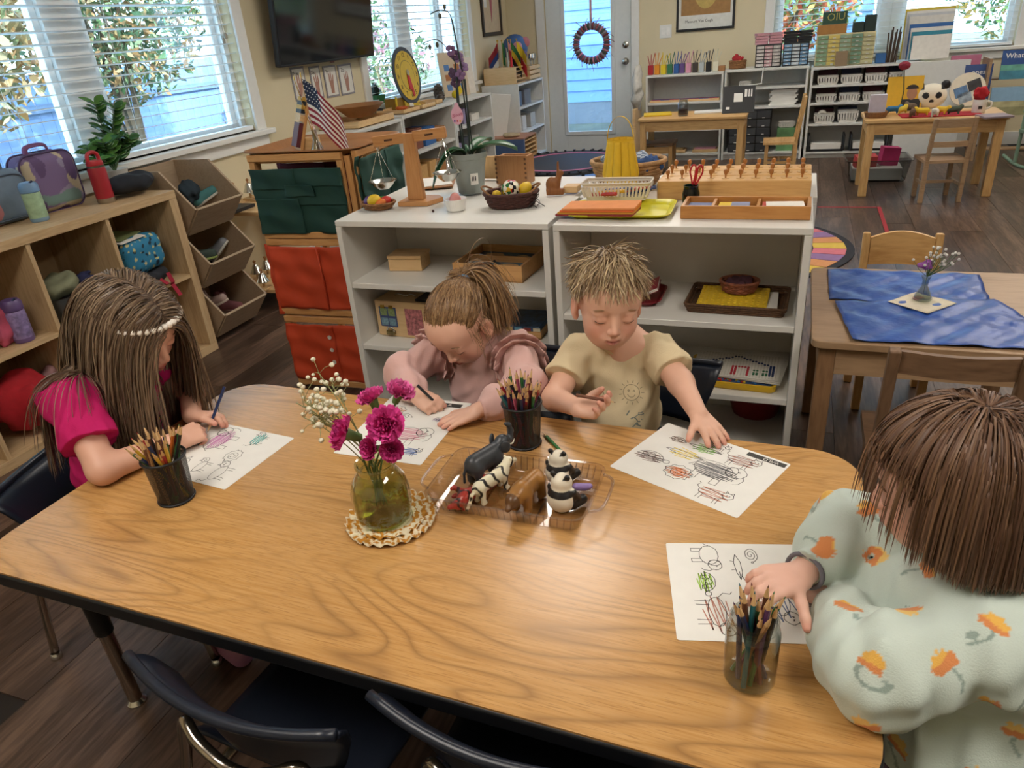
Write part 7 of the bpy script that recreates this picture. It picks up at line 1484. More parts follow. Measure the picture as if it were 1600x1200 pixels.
usflag('American flag spread to the right in the glass bottle',fv+Vector((0,0,.01)),fv+Vector((-.012,0,.26)),(.72,-.1,-.25),1,0);usflag('American flag hanging behind in the glass bottle',fv+Vector((0,.004,.01)),fv+Vector((-.05,.01,.25)),(.15,.2,-.85),1,2)
srt=T('sorting_board','leaning wooden sorting board with maroon and striped tiles on the tray','toy',fv+Vector((-.085,.0,.002)),math.radians(-12));srt.rotation_euler=(0,math.radians(20),math.radians(50));MB().bb(-.006,.006,-.04,.04,0,.22).build('board',m_beechz,srt,bevel=.002);MB().bb(-.022,-.006,-.036,.036,.01,.10).build('maroon_tile',mat('#5a1f28',.5),srt);MB().bb(-.022,-.006,-.036,.036,.105,.13).build('birch_tile',m_birch,srt)
for k in range(4): MB().bb(-.022,-.006,-.036,.036,.135+.015*k,.149+.015*k).build('striped_tile',mat(['#23262c','#c49a3a'][k % 2],.5),srt)
slab('birch_block','slanted birch block behind the sorting board',fv+Vector((-.04,.02,0)),(.06,.05,.045),m_birch,'block')
# television, cards, framed picture
tv=T('television','flat black television mounted on the left wall','television',(-2.90,4.47,1.53),math.radians(0));tv.rotation_euler=(0,math.radians(6),0);MB().bb(-.025,.012,-.56,.56,-.31,.33).build('case',m_black,tv,bevel=.006);MB().bb(.0122,.0135,-.548,.548,-.295,.318).build('screen',mat('#0d1117',.08,var=0,spec=.6),tv);MB().bb(-.09,-.025,-.12,.12,-.1,.1).build('wall_bracket',m_black,tv);MB().bb(.012,.016,-.02,.02,-.318,-.308).build('sensor',mat('#5a2a22',.4),tv)
hand_poly=[(-.02,-.07),(.02,-.07),(.024,-.01),(.032,.02),(.026,.07),(.016,.07),(.014,.02),(.006,.02),(.005,.08),(-.005,.08),(-.006,.02),(-.012,.02),(-.024,.06),(-.034,.055),(-.024,-.01)]
for k,(x0,x1,y0,y1,s1) in enumerate(((457,479,112,150,'Ww'),(486,503,108,150,'Xx'),(507,528,105,149,'Yy'),(530,552,101,147,'Zz'))):
 a=px((x0+x1)/2,(y0+y1)/2,XW+.004);w=abs(px(x1,y0,XW).y-px(x0,y0,XW).y)*.95;t=T('sign_card',f'framed hand-sign card {s1} under the television','card',(XW,a.y,a.z));MB().bb(.001,.006,-w/2,w/2,-.10,.10).build('grey_border',mat('#8c8a90',.6),t);MB().bb(.006,.0065,-w/2+.012,w/2 - .012,-.088,.088).build('white_card',m_paper,t)
 M=face_m((.0068,0,-.012),(0,1,0),(0,0,1));o=MB().prism([(x*.9*(1 if k % 2 else -1),y*.9) for x,y in (hand_poly if k % 2 else hand_poly[::-1])],0,.0005).build('hand_picture',mat('#b08474',.7),t);o.matrix_local=M;text('card_lettering',s1,.035,face_m((.007,-w*.22,.062),(0,1,0),(0,0,1)),m_ink,t)
def framed(label,c,right,w,h,fm,art,name='framed_print',fw=.035):
 t=T(name,label,'picture',c);t.matrix_world=face_m(c,right,(0,0,1));m=mat(fm,.4)
 for s in (-1,1): MB().bb(-w/2,w/2,s*h/2-fw*(s>0),s*h/2+fw*(s<0),0,.022).build('frame_rail',m,t,bevel=.003);MB().bb(s*w/2-fw*(s>0),s*w/2+fw*(s<0),-h/2+fw,h/2-fw,0,.022).build('frame_stile',m,t,bevel=.003)
 MB().bb(-w/2+fw,w/2-fw,-h/2+fw,h/2-fw,0,.008).build('mount',mat(art[0],.6),t);return t
fp=framed('black framed print of a red tapering shape in the far left corner',(XW,7.65,1.62),(0,1,0),.53,.72,'#2a211c',['#cdb795']);MB().prism([(-.09,.28),(.10,.28),(.045,0),(.01,-.22),(-.005,-.24),(-.03,0)],.008,.0095).build('red_shape',mat('#b0565c',.6),fp);MB().bb(-.18,-.11,-.1,.0,.008,.0095).build('small_label',m_paper,fp)
fp=framed('black framed poster of a tan oval face shape above the back shelf',(-.945,YB,1.50),(1,0,0),.56,.70,'#17161a',['#dfe0da'],fw=.022);MB().bb(-.235,.235,-.21,.30,.008,.0095).build('sand_ground',mat('#a57c4a',.6,var=.1),fp);MB().bb(-.235,.235,.0,.30,.0095,.0098).build('sky_area',mat('#7fb2ae',.6),fp);MB().prism([(.12*cos(a),.03+.19*sin(a)) for a in np.linspace(0,6.28,30,endpoint=False)],.0098,.011).build('oval_shape',mat('#c2a860',.6,var=.12),fp);text('poster_lettering','Museum Van Gogh',.035,Matrix.Translation((-.06,-.265,.009)),m_ink,fp,ext=.0003)
sw=T('light_switch','white double light switch on the back wall','switch',(-1.33,YB,1.165));MB().bb(-.06,.06,-.007,0,-.06,.06).build('plate',m_trim,sw,bevel=.002)
for s in (-1,1): MB().bb(s*.026 - .015,s*.026+.015,-.011,-.007,-.033,.033).build('rocker',mat('#f0efec',.35),sw,bevel=.002)
# tops of the left wall shelves
xs=-2.78;tp=lambda x,y,z=.83: pz(x,y,z)
bw=T('wooden_bowl','shallow brown wooden bowl on the wall shelf below the television','bowl',(-2.80,4.52,.866));MB().lathe([(0,.002),(.10,.002),(.19,.07),(.197,.075),(.185,.073),(.095,.014),(0,.012)],n=32,sx=.8).build('bowl',m_bxw,bw,smooth=True);wbox('wooden_crate','shallow wooden crate under the brown bowl',(-2.79,4.45,.821),.15,.24,.045,m_birch);cy_=MB().lathe([(0,0),(.05,0),(.05,.05),(.04,.05),(.04,.01),(0,.01)],n=20).build('black_pot',m_black,smooth=True);cy_.location=(-2.9,4.66,.868);tag(cy_,'small black pot behind the wooden bowl','pot');cy_.location.z=.822;cy_.location.y=4.9
gp=T('green_pot','faceted green pot with a dark plant near the toy clock','pot',tp(592,172));MB().lathe([(0,0),(.05,0),(.075,.11),(.06,.11),(0,.10)],n=6).build('pot',mat('#3f7d4c',.5),gp);MB().ell((-.01,0,.14),(.035,.035,.05),10,8).build('plant_ball',mat('#23302a',.8,bump=.8,scale=60),gp)
ab=T('abacus','wooden bead frame leaning beside the toy clock','abacus',tp(620,160),math.radians(70));ab.rotation_euler=(math.radians(-12),0,math.radians(75))
for s in (-1,1): MB().bb(s*.12 - .008,s*.12+.008,-.008,.008,0,.30).build('upright',m_birchz,ab)
for k in range(2): MB().bb(-.12,.12,-.008,.008,.006+.285*k,.020+.285*k).build('rail',m_birch,ab)
for k in range(6):
 w_=MB().cyl((-.115,0,.05+.042*k),(.115,0,.05+.042*k),.0015,n=5).build('wire',m_steel,ab)
 for q in range(3): MB().ell((.06+.018*q,0,.05+.042*k),(.007,.009,.009),8,6).build('bead',mat(['#3f7ab5','#b5342c','#d8b83a'][k % 3],.4),w_,smooth='all')
ck=T('toy_clock','yellow toy clock with red hands in the second window','clock',px(645,152,-2.80));ck.location.z=.831;ck.rotation_euler=(0,math.radians(-8),0);m_y2=mat('#d0b13c',.5)
def vdisc(name,r,x0,x1,z,m,par,n=36): mb=MB();mb.prism([(r*cos(a),r*sin(a)) for a in np.linspace(0,2*PI,n,endpoint=False)],0,x1-x0);mb.v=[(x0+v[2],v[0],z+v[1]) for v in mb.v];return mb.build(name,m,par)
MB().bb(-.01,.0,-.12,.12,0,.2).build('stand',m_y2,ck);vdisc('rim',.205,0,.008,.23,mat('#3a4250',.5),ck);fc=vdisc('dial',.175,.0082,.012,.23,m_y2,ck);vdisc('inner_ring',.11,.0121,.0128,.23,mat('#8a7a3c',.5),ck);vdisc('inner_dial',.104,.0129,.0135,.23,m_y2,ck)
for k in range(12): a=PI/2-k*PI/6;text('numeral',str(k if k else 12),.045,face_m((.0125,-.145*cos(a)*-1,.23+.145*sin(a)),(0,1,0),(0,0,1)),m_ink,ck,ext=.0004)
MB().bar((.016,0,.25),(.016,.03,.08),.03,.004,(1,0,0)).build('hand',m_red,ck);MB().bar((.018,0,.25),(.018,-.01,.13),.03,.004,(1,0,0)).build('hand',m_red,ck);vdisc('hub',.022,.013,.022,.25,m_steel,ck,16)
yb_=T('yellow_frame_box','open amber box with yellow edges on the wall shelf','box',tp(622,172));MB().bb(-.05,.05,-.10,.10,0,.09).build('amber_panel',mat('#8a6a24',.4),yb_,bevel=.002)
for s in (-1,1): MB().bb(.045,.055,s*.1 - .008,s*.1+.008,0,.1).build('yellow_edge',mat('#d8bc2c',.4),yb_)
for i,(y,w,d) in enumerate(((4.98,.14,.16),(5.25,.15,.14),(5.52,.10,.07))): wbox('wooden_tray',f'{["near", "middle", "far"][i]} birch tray of small pieces on the clock shelf',(-2.76,y,.831),w*.8,d*.8,.03,m_birch);
for i,(y,z,h,nm) in enumerate(((5.0,.845,'#c4622c','orange pieces'),(5.22,.84,'#d8b83a','yellow peg'),(5.3,.84,'#b8945a','wood shavings'))): cloth('craft_pieces',nm+' lying in a birch tray',(-2.74,y,z+.015),(.05,.05,.012),h,20+i,.004,'pieces')
slab('ruler','white ruler lying across the birch trays',(-2.72,5.12,.866),(.03,.24,.006),m_paper,'ruler',(0,0,.5));pc_=soft('pine_cone','grey-brown pine cone standing near the second window',(-2.86,5.9,.821),[('ell',(0,0,.06),(.035,.035,.06),.01)],'#4a4038','cone',.004,.012,130,lo=(-.06,-.06,-.002),hi=(.06,.06,.14));egg('dark_stone','dark brown stone on the wall shelf by the pine cone',(-2.78,5.75,.85),.03,'#3f342c','stone',(1,1,0));soft('toy_banana','yellow toy fruit on the wall shelf by the picture boards',(-2.76,6.05,.821),[('cap',(0,-.05,.03),(0,.05,.05),.03,.025,.01),('cap',(0,.05,.05),(0,.06,.09),.02,.012,.01)],'#d8bc1f','toy',.005,lo=(-.06,-.1,-.002),hi=(.06,.1,.12))
for i,(y,h,art,nm) in enumerate(((6.20,.36,'#c9b59a','tan picture board with a blue shape leaning'),(6.34,.30,'#d8cfc4','flower chart with pink and red dots leaning'))):
 t=T('picture_board',nm+' at the end of the wall shelf','board',(-2.83,y,.821),math.radians(0));t.rotation_euler=(0,math.radians(-10),math.radians(-35));MB().bb(0,.01,-.13,.13,0,h).build('board',mat(art,.6),t)
 for k in range(6): MB().bb(.0102,.0112,-.09+.1*(k % 2),-.04+.1*(k % 2),.05+.08*(k//2),.10+.08*(k//2)).build('printed_spot',mat((['#4f78b0']*2+['#a8683c'])[k % 3] if i==0 else ['#b5485a','#c98aa0','#8a6a9a'][k % 3],.6),t)
# items inside the left wall shelves
rs=random.Random(31);CN={'#a87c4a': 'honey brown','#8f6a3c': 'dark honey','#c4a070': 'pale wood','#2f5f9a': 'blue','#a5713f': 'tan','#7d4a38': 'reddish brown','#c49a60': 'light tan','#b9b6b0': 'pale grey','#8a7fa0': 'lilac','#3a3a40': 'charcoal','#cfcac0': 'off-white'}
for (y0,y1,zs,pal) in ((4.06,4.68,(.06,.34,.60),['#a87c4a','#8f6a3c','#c4a070']),(4.78,5.55,(.06,.32,.56),['#2f5f9a','#a5713f','#7d4a38','#c49a60']),(5.66,6.38,(.06,.42,.62),['#b9b6b0','#8a7fa0','#3a3a40','#cfcac0'])):
 for zi,z in enumerate(zs):
  y=y0+.02;q=0
  while y<y1 - .16: w=rs.uniform(.12,.2);h=rs.choice(pal);q+=1;slab('material_box',f'{CN[h]} box, {["nearest", "second", "third", "fourth", "fifth"][q - 1]} on the {["low", "middle", "upper"][zi]} shelf under {["the wooden bowl", "the toy clock", "the picture boards"][(y0 > 4.5) + (y0 > 5.6)]}',(-2.76,y+w/2,z+.001),(.20,w*.92,rs.uniform(.05,.15)),mat(h,.6,var=.1),'box',bevel=.004);y+=w+.03
# corner: racks, flags, globe, file box
crk=T('slatted_rack','birch slatted letter rack on the corner shelf','rack',(-2.80,7.32,.821));MB().bb(-.17,.17,-.14,-.12,0,.15).build('front_panel',m_birch,crk)
for k in range(5): MB().bb(-.17,.17,-.12,.14,.0+.036*k,.008+.036*k).build('slat',m_birch,crk)
cr2=T('wooden_crate','birch slatted crate at the back of the corner shelf','crate',(-2.78,7.70,.821))
for k in range(3):
 for s in (-1,1): MB().bb(s*.17 - .006,s*.17+.006,-.17,.17,.012+.045*k,.045+.045*k).bb(-.17,.17,s*.17 - .006,s*.17+.006,.012+.045*k,.045+.045*k).build('slat',m_birch,cr2)
def flag3(label,c,cols,dirx,horiz=False):
 t=T('small_flag',label,'flag',c,0,'flags of many countries on the corner shelf');MB().cyl((0,0,0),(0,0,.36),.003,n=6).build('stick',mat('#c49a4a',.5),t);MB().ell((0,0,.365),.008,8,6).build('finial',mat('#c9a54a',.3,.8),t);n=len(cols)
 for k,h in enumerate(cols): MB().grid(lambda u,v,k=k: (dirx*(k+u)/n*.10*(1 if not horiz else 0)+(dirx*u*.1 if horiz else 0),.02*sin(u*4+k),.35-(.20*v if not horiz else .20*(k+v)/n) - .14*((k+u)/n if not horiz else u)),4,4,.001).build('stripe',mat(h,.8),t)
for i,(dx,dy,cols,d,hz) in enumerate((( .02,-.05,['#2f7a48','#e2ddd2','#b8242c'],1,False),(.08,.04,['#2a6a3a','#d8b82c','#16181c'],1,True),(-.04,.0,['#8a1f28','#243a70','#e2ddd2'],-1,True),(-.07,.06,['#b8242c','#7a1c28'],-1,True),(.12,.1,['#d8b82c','#b8242c'],1,True),(.03,.1,['#c9828a','#b8242c','#e2ddd2'],1,True))): flag3(['green white and red striped flag','green yellow and black flag','red blue and white flag','dark red hanging flag','yellow and red flag','pink and red flag'][i]+' in the corner',(-2.80+dx,7.30+dy,.85),cols,d,hz)
gl_=T('globe','blue and pink globe ball on the corner crate','globe',(-2.78,7.62,.95));MB().ell((0,0,.18),.13,24,16).build('ball',mat('#3a5f94',.5,var=.0),gl_,smooth='all');MB().lathe([(.08,0),(.07,.02),(.02,.05)],n=16).build('foot',m_black,gl_)
for a,b,h in ((.2,.4,'#c4787c'),(1.4,-.2,'#b5603c'),(-1.0,.1,'#c48a94'),(-.4,-.6,'#6a4a7a')): p=Vector((cos(b)*cos(a),cos(b)*sin(a),sin(b)));MB().ell(p*.118+Vector((0,0,.18)),(.05,.05,.05),12,8).build('land_patch',mat(h,.5),gl_,smooth='all')
for i in range(2): t_=MB().lathe([(.03,0),(.03,.008),(.008,.015),(.006,.05),(.03,.08),(.025,.12),(0,.13)],n=16).build('silver_trophy',m_steel,smooth=True);t_.location=(-2.68,7.80+.09*i,.94);tag(t_,['near','far'][i]+' small silver cup at the corner crate','trophy')
fc_=T('card_cabinet','blue-sided card cabinet with many thin shelves by the trampoline','cabinet',(-2.62,6.95,0));MB().bb(-.18,.18,-.19,-.17,0,.36).build('blue_side',mat('#4f6690',.6),fc_);MB().bb(-.18,.18,.17,.19,0,.36).build('side_panel',m_birch,fc_)
for k in range(9): MB().bb(-.18,.18,-.17,.17,.01+.04*k,.018+.04*k).build('shelf_slat',m_birch,fc_)
MB().bb(-.18,.18,-.19,.19,.36,.372).build('top',mat('#b5826a',.5),fc_);slab('white_chart','white chart leaning on the blue card cabinet',(-2.78,6.92,.373),(.01,.20,.40),m_paper,'chart',(math.radians(-8),math.radians(12),math.radians(-50)));cloth('shell_pile','pile of shells on the blue card cabinet',(-2.60,6.86,.39),(.09,.07,.02),'#b5a488',33,.006,'shells')
for i,(z,y,w,h,nm) in enumerate(((.601,7.32,.10,'#4a5f7a','blue file box'),(.601,7.55,.2,'#6a6a70','grey plastic bin'),(.361,7.4,.12,'#c9c6c0','white drawer box'),(.361,7.68,.16,'#a9a59c','pale basket'),(.081,7.5,.25,'#5a4a48','dark book pile'))): slab('storage_box',nm+' inside the corner shelf',(-2.76,y,z),(.22,w,.14 if i<4 else .06),mat(h,.5),'box',bevel=.006)
# ================================================================ back of the room
m_ring=mat('#7d6a70',.9,var=.4,scale=40)
wr=T('fabric_wreath','rag wreath of grey, pink and red fabric ties hanging on the glass door','wreath',(-2.13,YB - .005,1.10));wc=py(924,68,YB - .03);wr.location=wc;rs=random.Random(3)
MB().tube([(.165*cos(a),0,.165*sin(a)) for a in np.linspace(0,2*PI,40,endpoint=False)],.03,8,closed=True).build('ring',m_ring,wr,smooth='all');MB().bb(-.012,.012,.0,.004,.13,.9).build('ribbon',mat('#d8a8a4',.7),wr)
wk_=[mat(h,.9) for h in ('#5f5f6e','#b5606a','#8a8a90','#7a2f38','#a9a0a4','#4a5a4f','#d88a9c')]
for k in range(44): a=2*PI*k/44;c=Vector((.165*cos(a),0,.165*sin(a)));u=Vector((cos(a),0,sin(a)));MB().tube([c+(u*cos(b)+Vector((0,1,0))*sin(b))*.034 for b in np.linspace(0,2*PI,10,endpoint=False)],.008,5,closed=True).build('fabric_wrap',wk_[k % 7],wr);d=Vector((cos(a)+rs.uniform(-.6,.6),0,sin(a) - .6)).normalized()*rs.uniform(.03,.08);MB().tube([c+u*.034,c+u*.036+d*.5,c+u*.03+d],.003,4).build('loose_end',wk_[(k*3) % 7],wr) if k % 2 else None
tp_=pz(880,256,.22);tr_=T('trampoline','small round black trampoline with a pink ring by the door','trampoline',(tp_.x,tp_.y+.12,0));MB().lathe([(0,.215),(.43,.215),(.43,.218),(0,.218)],n=48).build('mat',mat('#33363c',.7),tr_);MB().lathe([(.43,.219),(.43,.222),(.47,.222),(.47,.219)],n=48).build('pink_ring',mat('#c4708c',.7),tr_);MB().lathe([(.47,.214),(.47,.222),(.58,.218),(.59,.2)],n=48).build('skirt',mat('#17181c',.8,bump=.4,scale=30),tr_)
for k in range(40): a=2*PI*k/40;MB().box((.56*cos(a),.56*sin(a),.225),(.05,.02,.012),a).build('elastic_loop',mat('#1b1c20',.7),tr_)
for k in range(6): a=2*PI*k/6;MB().cyl((.55*cos(a),.55*sin(a),0),(.55*cos(a),.55*sin(a),.21),.015,n=8).build('leg',m_black,tr_)
YS2=7.66
for i,(x,h,nm) in enumerate(((1017,'#a8242c','red'),(1027,'#d88a1f','orange'),(1037,'#dcc21f','yellow'),(1047,'#2f6b48','green'),(1057,'#2c5a9c','blue'),(1066,'#5f4580','purple'),(1076,'#cf8fa8','pink'),(1086,'#3a322e','dark brown'),(1096,'#a9b0b4','grey'),(1107,'#17181a','black'),(1118,'#d6d2bc','cream'))):
 p=py(x,112,YS2);t=T('pencil_block',nm+' block of pencils on the long back shelf','pencil holder',(p.x,YS2,.801),0,'coloured pencil blocks');m=mat(h,.5);MB().bb(-.024,.024,-.03,.03,0,.085).build('block',m,t,bevel=.003)
 for k in range(3): MB().cyl((-.012+.012*k,0,.08),(-.03+.035*k+.01*(i % 3),.0,.17+.012*((i+k) % 3)),.0042,n=6).build('pencil',m,t)
slab('brown_block','plain brown block at the end of the pencil row',(py(1128,108,YS2).x,YS2,.801),(.06,.06,.045),m_bxw,'block');b1=py(1152,108,7.66);basket('wicker_basket','small square wicker basket with a red cloth on the back shelf',(b1.x,7.66,.811),.072,.055,.07,m_wick,.005,1.05,5,20);cloth('red_cloth','red cloth and white tissue in the small back basket',(b1.x,7.66,.895),(.05,.04,.03),'#a8242c',41)
ck_=T('number_mat','blue and red checked strip board inside the long back shelf','board',(-1.055,7.60,.551));MB().bb(-.33,.33,-.05,.05,0,.02).build('board',m_birch,ck_)
for k in range(14):
 for j in range(2): MB().bb(-.32+.046*k,-.277+.046*k,-.045+.045*j,-.003+.045*j,.02,.023).build('tile',mat(['#a8485a','#3a4f8a'][(k//2+j) % 2],.6),ck_)
for i,(x,h) in enumerate(((-1.15,'#a58a58'),(-.84,'#c48a94'))): t=wbox('wooden_tray',['olive','pink-lined'][i]+' tray on the bottom of the long back shelf',(x,7.62,.071),.12,.07,.03,m_birch);MB().bb(-.1,.1,-.055,.055,.008,.036).build('cards',mat(h,.7),t)
def drawers(label,x0,x1,y,z,h,nx,nz,frame,cols,name='drawer_cabinet',d=.16):
 t=T(name,label,'cabinet',((x0+x1)/2,y,z));w=(x1-x0)/2;MB().bb(-w,w,-d/2+.006,d/2,0,h).build('case',mat(frame,.45),t,bevel=.003);k=0
 for i in range(nx):
  for j in range(nz): a0,a1=-w+.006+(2*w - .012)*i/nx,-w+.006+(2*w - .012)*(i+1)/nx;b0,b1=.006+(h - .012)*j/nz,.006+(h - .012)*(j+1)/nz;dr_=MB().bb(a0+.004,a1 - .004,-d/2 - .004,-d/2+.006,b0+.004,b1 - .004).build('drawer',mat(cols[(i+j*nx) % len(cols)],.4),t);MB().bb((a0+a1)/2 - .012,(a0+a1)/2+.012,-d/2 - .012,-d/2 - .004,b0+.008,b0+.014).build('pull',mat('#d8d8d4',.4),dr_)
 return t
X7=lambda x,y=100: py(x,y,7.66).x
drawers('black small-drawer cabinet with white and pink drawers',X7(1180),X7(1220),7.68,.811,.19,3,6,'#232325',['#c9c4c0','#c9a4a8','#b9b4b0']);drawers('black small-drawer cabinet with white and blue drawers',X7(1222),X7(1262),7.68,.811,.19,3,6,'#232325',['#7fa3c4','#b9c4cc','#6f95b8'])
for i,(x,h,nm) in enumerate(((1198,'#c4909a','pink'),(1243,'#17181c','black'))): t=T('card_stack',nm+' stack of folded cards on a drawer cabinet','cards',(X7(x),7.68,1.002));[MB().box((-.06+.12*(k % 2),0,.013+.024*(k//2)),(.11,.10,.02),.05*k).build('card',mat(h,.7),t) for k in range(8)]
drawers('cream-framed drawer cabinet with green and yellow drawers',X7(1272),X7(1362),7.68,.791,.26,5,7,'#cfc39a',['#7d9a7a','#d0bd6a','#8fa58c','#6f8f78','#b9b48a']);slab('cardboard_box','tan cardboard box on the cream drawer cabinet',(X7(1294),7.68,1.052),(.24,.12,.075),mat('#a5763f',.7),'box');gs=T('green_sign','dark green board with gold letters standing in the cardboard box','sign',(X7(1297),7.69,1.128));MB().bb(-.10,.10,-.006,.006,0,.10).build('board',mat('#274a3c',.6),gs);text('sign_lettering','OIU',.085,face_m((.01,-.0065,.055),(1,0,0),(0,0,1)),mat('#a8a05a',.6),gs)
for i,x in enumerate((1334,1352)): slab('green_file',['short','tall'][i]+' dark green file stack on the cream cabinet',(X7(x),7.68,1.052),(.09,.10,.08+.05*i),mat('#1f302c',.6),'file',bevel=.006)
slab('paper_bag','folded brown paper bag in front of the cream cabinet',(X7(1313),7.56,.791),(.10,.04,.12),mat('#8f7a5f',.8),'bag');slab('blue_box','small blue box right of the cream cabinet',(X7(1374),7.64,.791),(.08,.08,.08),mat('#2f5f94',.5),'box');stk=T('twig_bundle','bundle of dark twigs standing on the back shelf','twigs',(X7(1391),7.62,.791));[MB().cyl((.012*k - .04,.01*(k % 3),0),(.016*k - .05+.01*(k % 2),.0,.24+.02*(k % 3)),.006,n=6).build('twig',mat('#4a382c',.8),stk) for k in range(7)]
fo=T('folder_stack','big leaning stack of white folders and papers at the back window','papers',(X7(1448),7.70,.80))
for k,h in enumerate(('#c9b23a','#d8d5ce','#b9bcc0','#cfccc4','#2f5f9a','#d8d5ce','#2f7f94','#dcd8d0')): o=MB().bb(-.19,.19 - .012*k,-.006,.006,0,.40-(.02 if k<4 else .03)*k).build('folder',mat(h,.7),fo);o.location=(-.02+.01*k,.07 - .018*k,0);o.rotation_euler=(math.radians(-5),0,0)
slab('white_panel_board','plain white board panel standing behind the right back table',(1.06,7.50,0),(.50,.03,.79),m_mel2,'board')
for r,(z,n,x0,x1,hh) in enumerate(((.641,4,.12,.90,.07),(.491,4,.12,.90,.065),(.311,2,.12,.52,.08))):
 for k in range(n): x=x0+(x1-x0)*(k+.5)/n;strainer('white_basket',f'white slotted basket, number {k + 1} from the left on the {["upper", "middle", "lower"][r]} row',(x,7.60,z),.085,.06,hh if (r,k)!=(2,1) else .10,mat('#d8d5ce',.4),7,0,group='white baskets on the back shelf')
 for k in range(n): slab('dark_book',f'dark cloth-bound book behind basket {k + 1} of the {["upper", "middle", "lower"][r]} row',(x0+(x1-x0)*(k+.5)/n,7.76,z),(.16,.12,.11),mat(['#4a1f2c','#232c4a','#5a1f24','#2a2a44'][k],.7),'book')
tpz=MB().lathe([(.02,0),(.04,0),(.04,.05),(.02,.05),(.02,0)],n=20).build('tape_roll',mat('#d0ccc2',.5),smooth=True);tpz.location=(.20,7.60,.385);tpz.rotation_euler=(PI/2,0,0);tag(tpz,'white tape roll in the lower row basket','tape')
for i,x in enumerate((.26,.62)): t=T('magazine_holder',['left','right'][i]+' black magazine tray on the bottom of the basket shelf','tray',(x,7.62,.061));[MB().bb(s*.15 - .01,s*.15+.01,-.09,.09,0,.15).build('side',m_black,t,bevel=.01) for s in (-1,1)];MB().bb(-.15,.15,-.09,.09,0,.02).build('floor',m_black,t);MB().bb(-.13,.13,-.085,.08,.021,.07).build('papers',m_paper,t)
for k in range(9): slab('paper_stack',f'white paper ream, layer {k + 1} from the bottom of the back pile',(-.16+.008*(k % 3),7.66,.481+.0152*k),(.23,.18,.015),m_paper,'paper',(0,0,.05*(k % 3)),0)
for i,(x,z) in enumerate(((-.50,.651),(-.50,.481))): strainer('white_basket',['upper','lower'][i]+' tiny white basket behind the black folder',(x,7.62,z),.05,.04,.05,mat('#d8d5ce',.4),5,0,group='white baskets on the back shelf')
drawers('black drawer tower with grey fronts under the drawer cabinets',-.62,-.24,7.62,.071,.38,3,5,'#18191b',['#3a3c40','#45484c'],'drawer_tower',.2);strainer('white_basket','white basket beside the black drawer tower',(-.10,7.62,.28),.07,.05,.05,mat('#d8d5ce',.4),6,0,group='white baskets on the back shelf');slab('green_box','green and purple boxes under the small white basket',(-.10,7.64,.071),(.16,.16,.205),mat('#5f8a5a',.6,var=.4,scale=8),'box')
ws=T('wire_shelf','white wire rack hanging in front of the drawer cabinet shelf','rack',(-.50,7.51,.66));MB().tube(smooth_path([(-.17,0,.15),(-.17,0,.02),(-.15,0,.0),(.13,0,.02),(.15,0,.04),(.16,0,.16)],3),.006,6).build('wire',mat('#e2e2de',.4),ws)
# light pine table
a6=lambda x,y,z=.531: pz(x,y,z)
slab('yellow_folder','bright yellow folder on the left of the pine table',a6(1022,181)+Vector((.02,.06,0)),(.24,.20,.012),mat('#d8b61f',.5),'folder',(0,0,.2));gj=T('glass_jar','clear jar of dark beads on the pine table','jar',a6(1066,182)+Vector((0,.04,0)));MB().lathe([(0,.001),(.042,.001),(.045,.01),(.045,.10),(.036,.115),(.036,.13),(.034,.13),(.034,.115),(.043,.10),(.043,.012),(0,.008)],n=24).build('glass_wall',glass('#eef0f0',.93,.03,2),gj,smooth=True);MB().lathe([(0,.012),(.042,.012),(.042,.055),(0,.06)],n=20).build('beads',mat('#3f1f28',.6,bump=.8,scale=90),gj)
slab('paper_pile','loose white papers on the pine table',a6(1105,178)+Vector((0,.10,0)),(.24,.16,.012),m_paper,'paper',(0,0,.1));bf=T('black_folder','open black folder with white labels standing on the pine table','folder',a6(1152,178)+Vector((0,.06,0)),.05);bf.rotation_euler=(math.radians(-22),0,.05);MB().bb(-.13,.13,-.006,.006,0,.22).build('cover',mat('#1f2022',.4),bf)
for x0,x1,z0,z1 in ((-.04,.03,.09,.16),(.045,.065,.13,.19),(.075,.085,.13,.19),(.095,.105,.13,.19),(-.10,-.07,.03,.05)): MB().bb(x0,x1,-.0075,-.006,z0,z1).build('label',m_paper,bf)
slab('cork_board','tan board end beside the long back shelf',(-1.50,7.50,0),(.03,.30,.52),m_birch,'board');cloth('paper_bags','hanging white paper bags beside the door',(-1.50,7.50,.70),(.05,.10,.19),'#c4c2bc',44,.012,'bags')
# right back table
a7=lambda x,y,z=.541: pz(x,y,z)
yp=T('photo_card','yellow photo card of a person, standing on the right back table','card',a7(1412,176)+Vector((0,.10,0)));yp.rotation_euler=(math.radians(-10),0,.05);MB().bb(-.12,.12,-.004,.004,0,.24).build('card',mat('#d8a81f',.5),yp);MB().prism([(.05+.035*cos(a),.12+.045*sin(a)) for a in np.linspace(0,6.28,18,endpoint=False)],.0,.001).build('face_picture',mat('#a8785a',.6),yp).matrix_local=face_m((0,-.0048,0),(1,0,0),(0,0,1));MB().prism([(.05+.042*cos(a),.15+.03*sin(a)) for a in np.linspace(0,3.14,12)]+[(0,.02),(.11,.02)][0:0],.0,.0014).build('hair_picture',mat('#2a2220',.6),yp).matrix_local=face_m((0,-.005,0),(1,0,0),(0,0,1));MB().bb(-.01,.11,-.0056,-.004,.0,.08).build('jacket_picture',mat('#232326',.6),yp)
pm2=T('panda_mask','white panda face mask with black ears and eyes on the right back table','mask',a7(1453,172)+Vector((0,.06,0)));s=SDF((-.14,-.09,-.002),(.14,.09,.22),.005);s.ell((0,0,.09),(.105,.06,.088),.01);[s.ell((e*.085,.01,.165),(.032,.02,.032),.004) for e in (-1,1)]
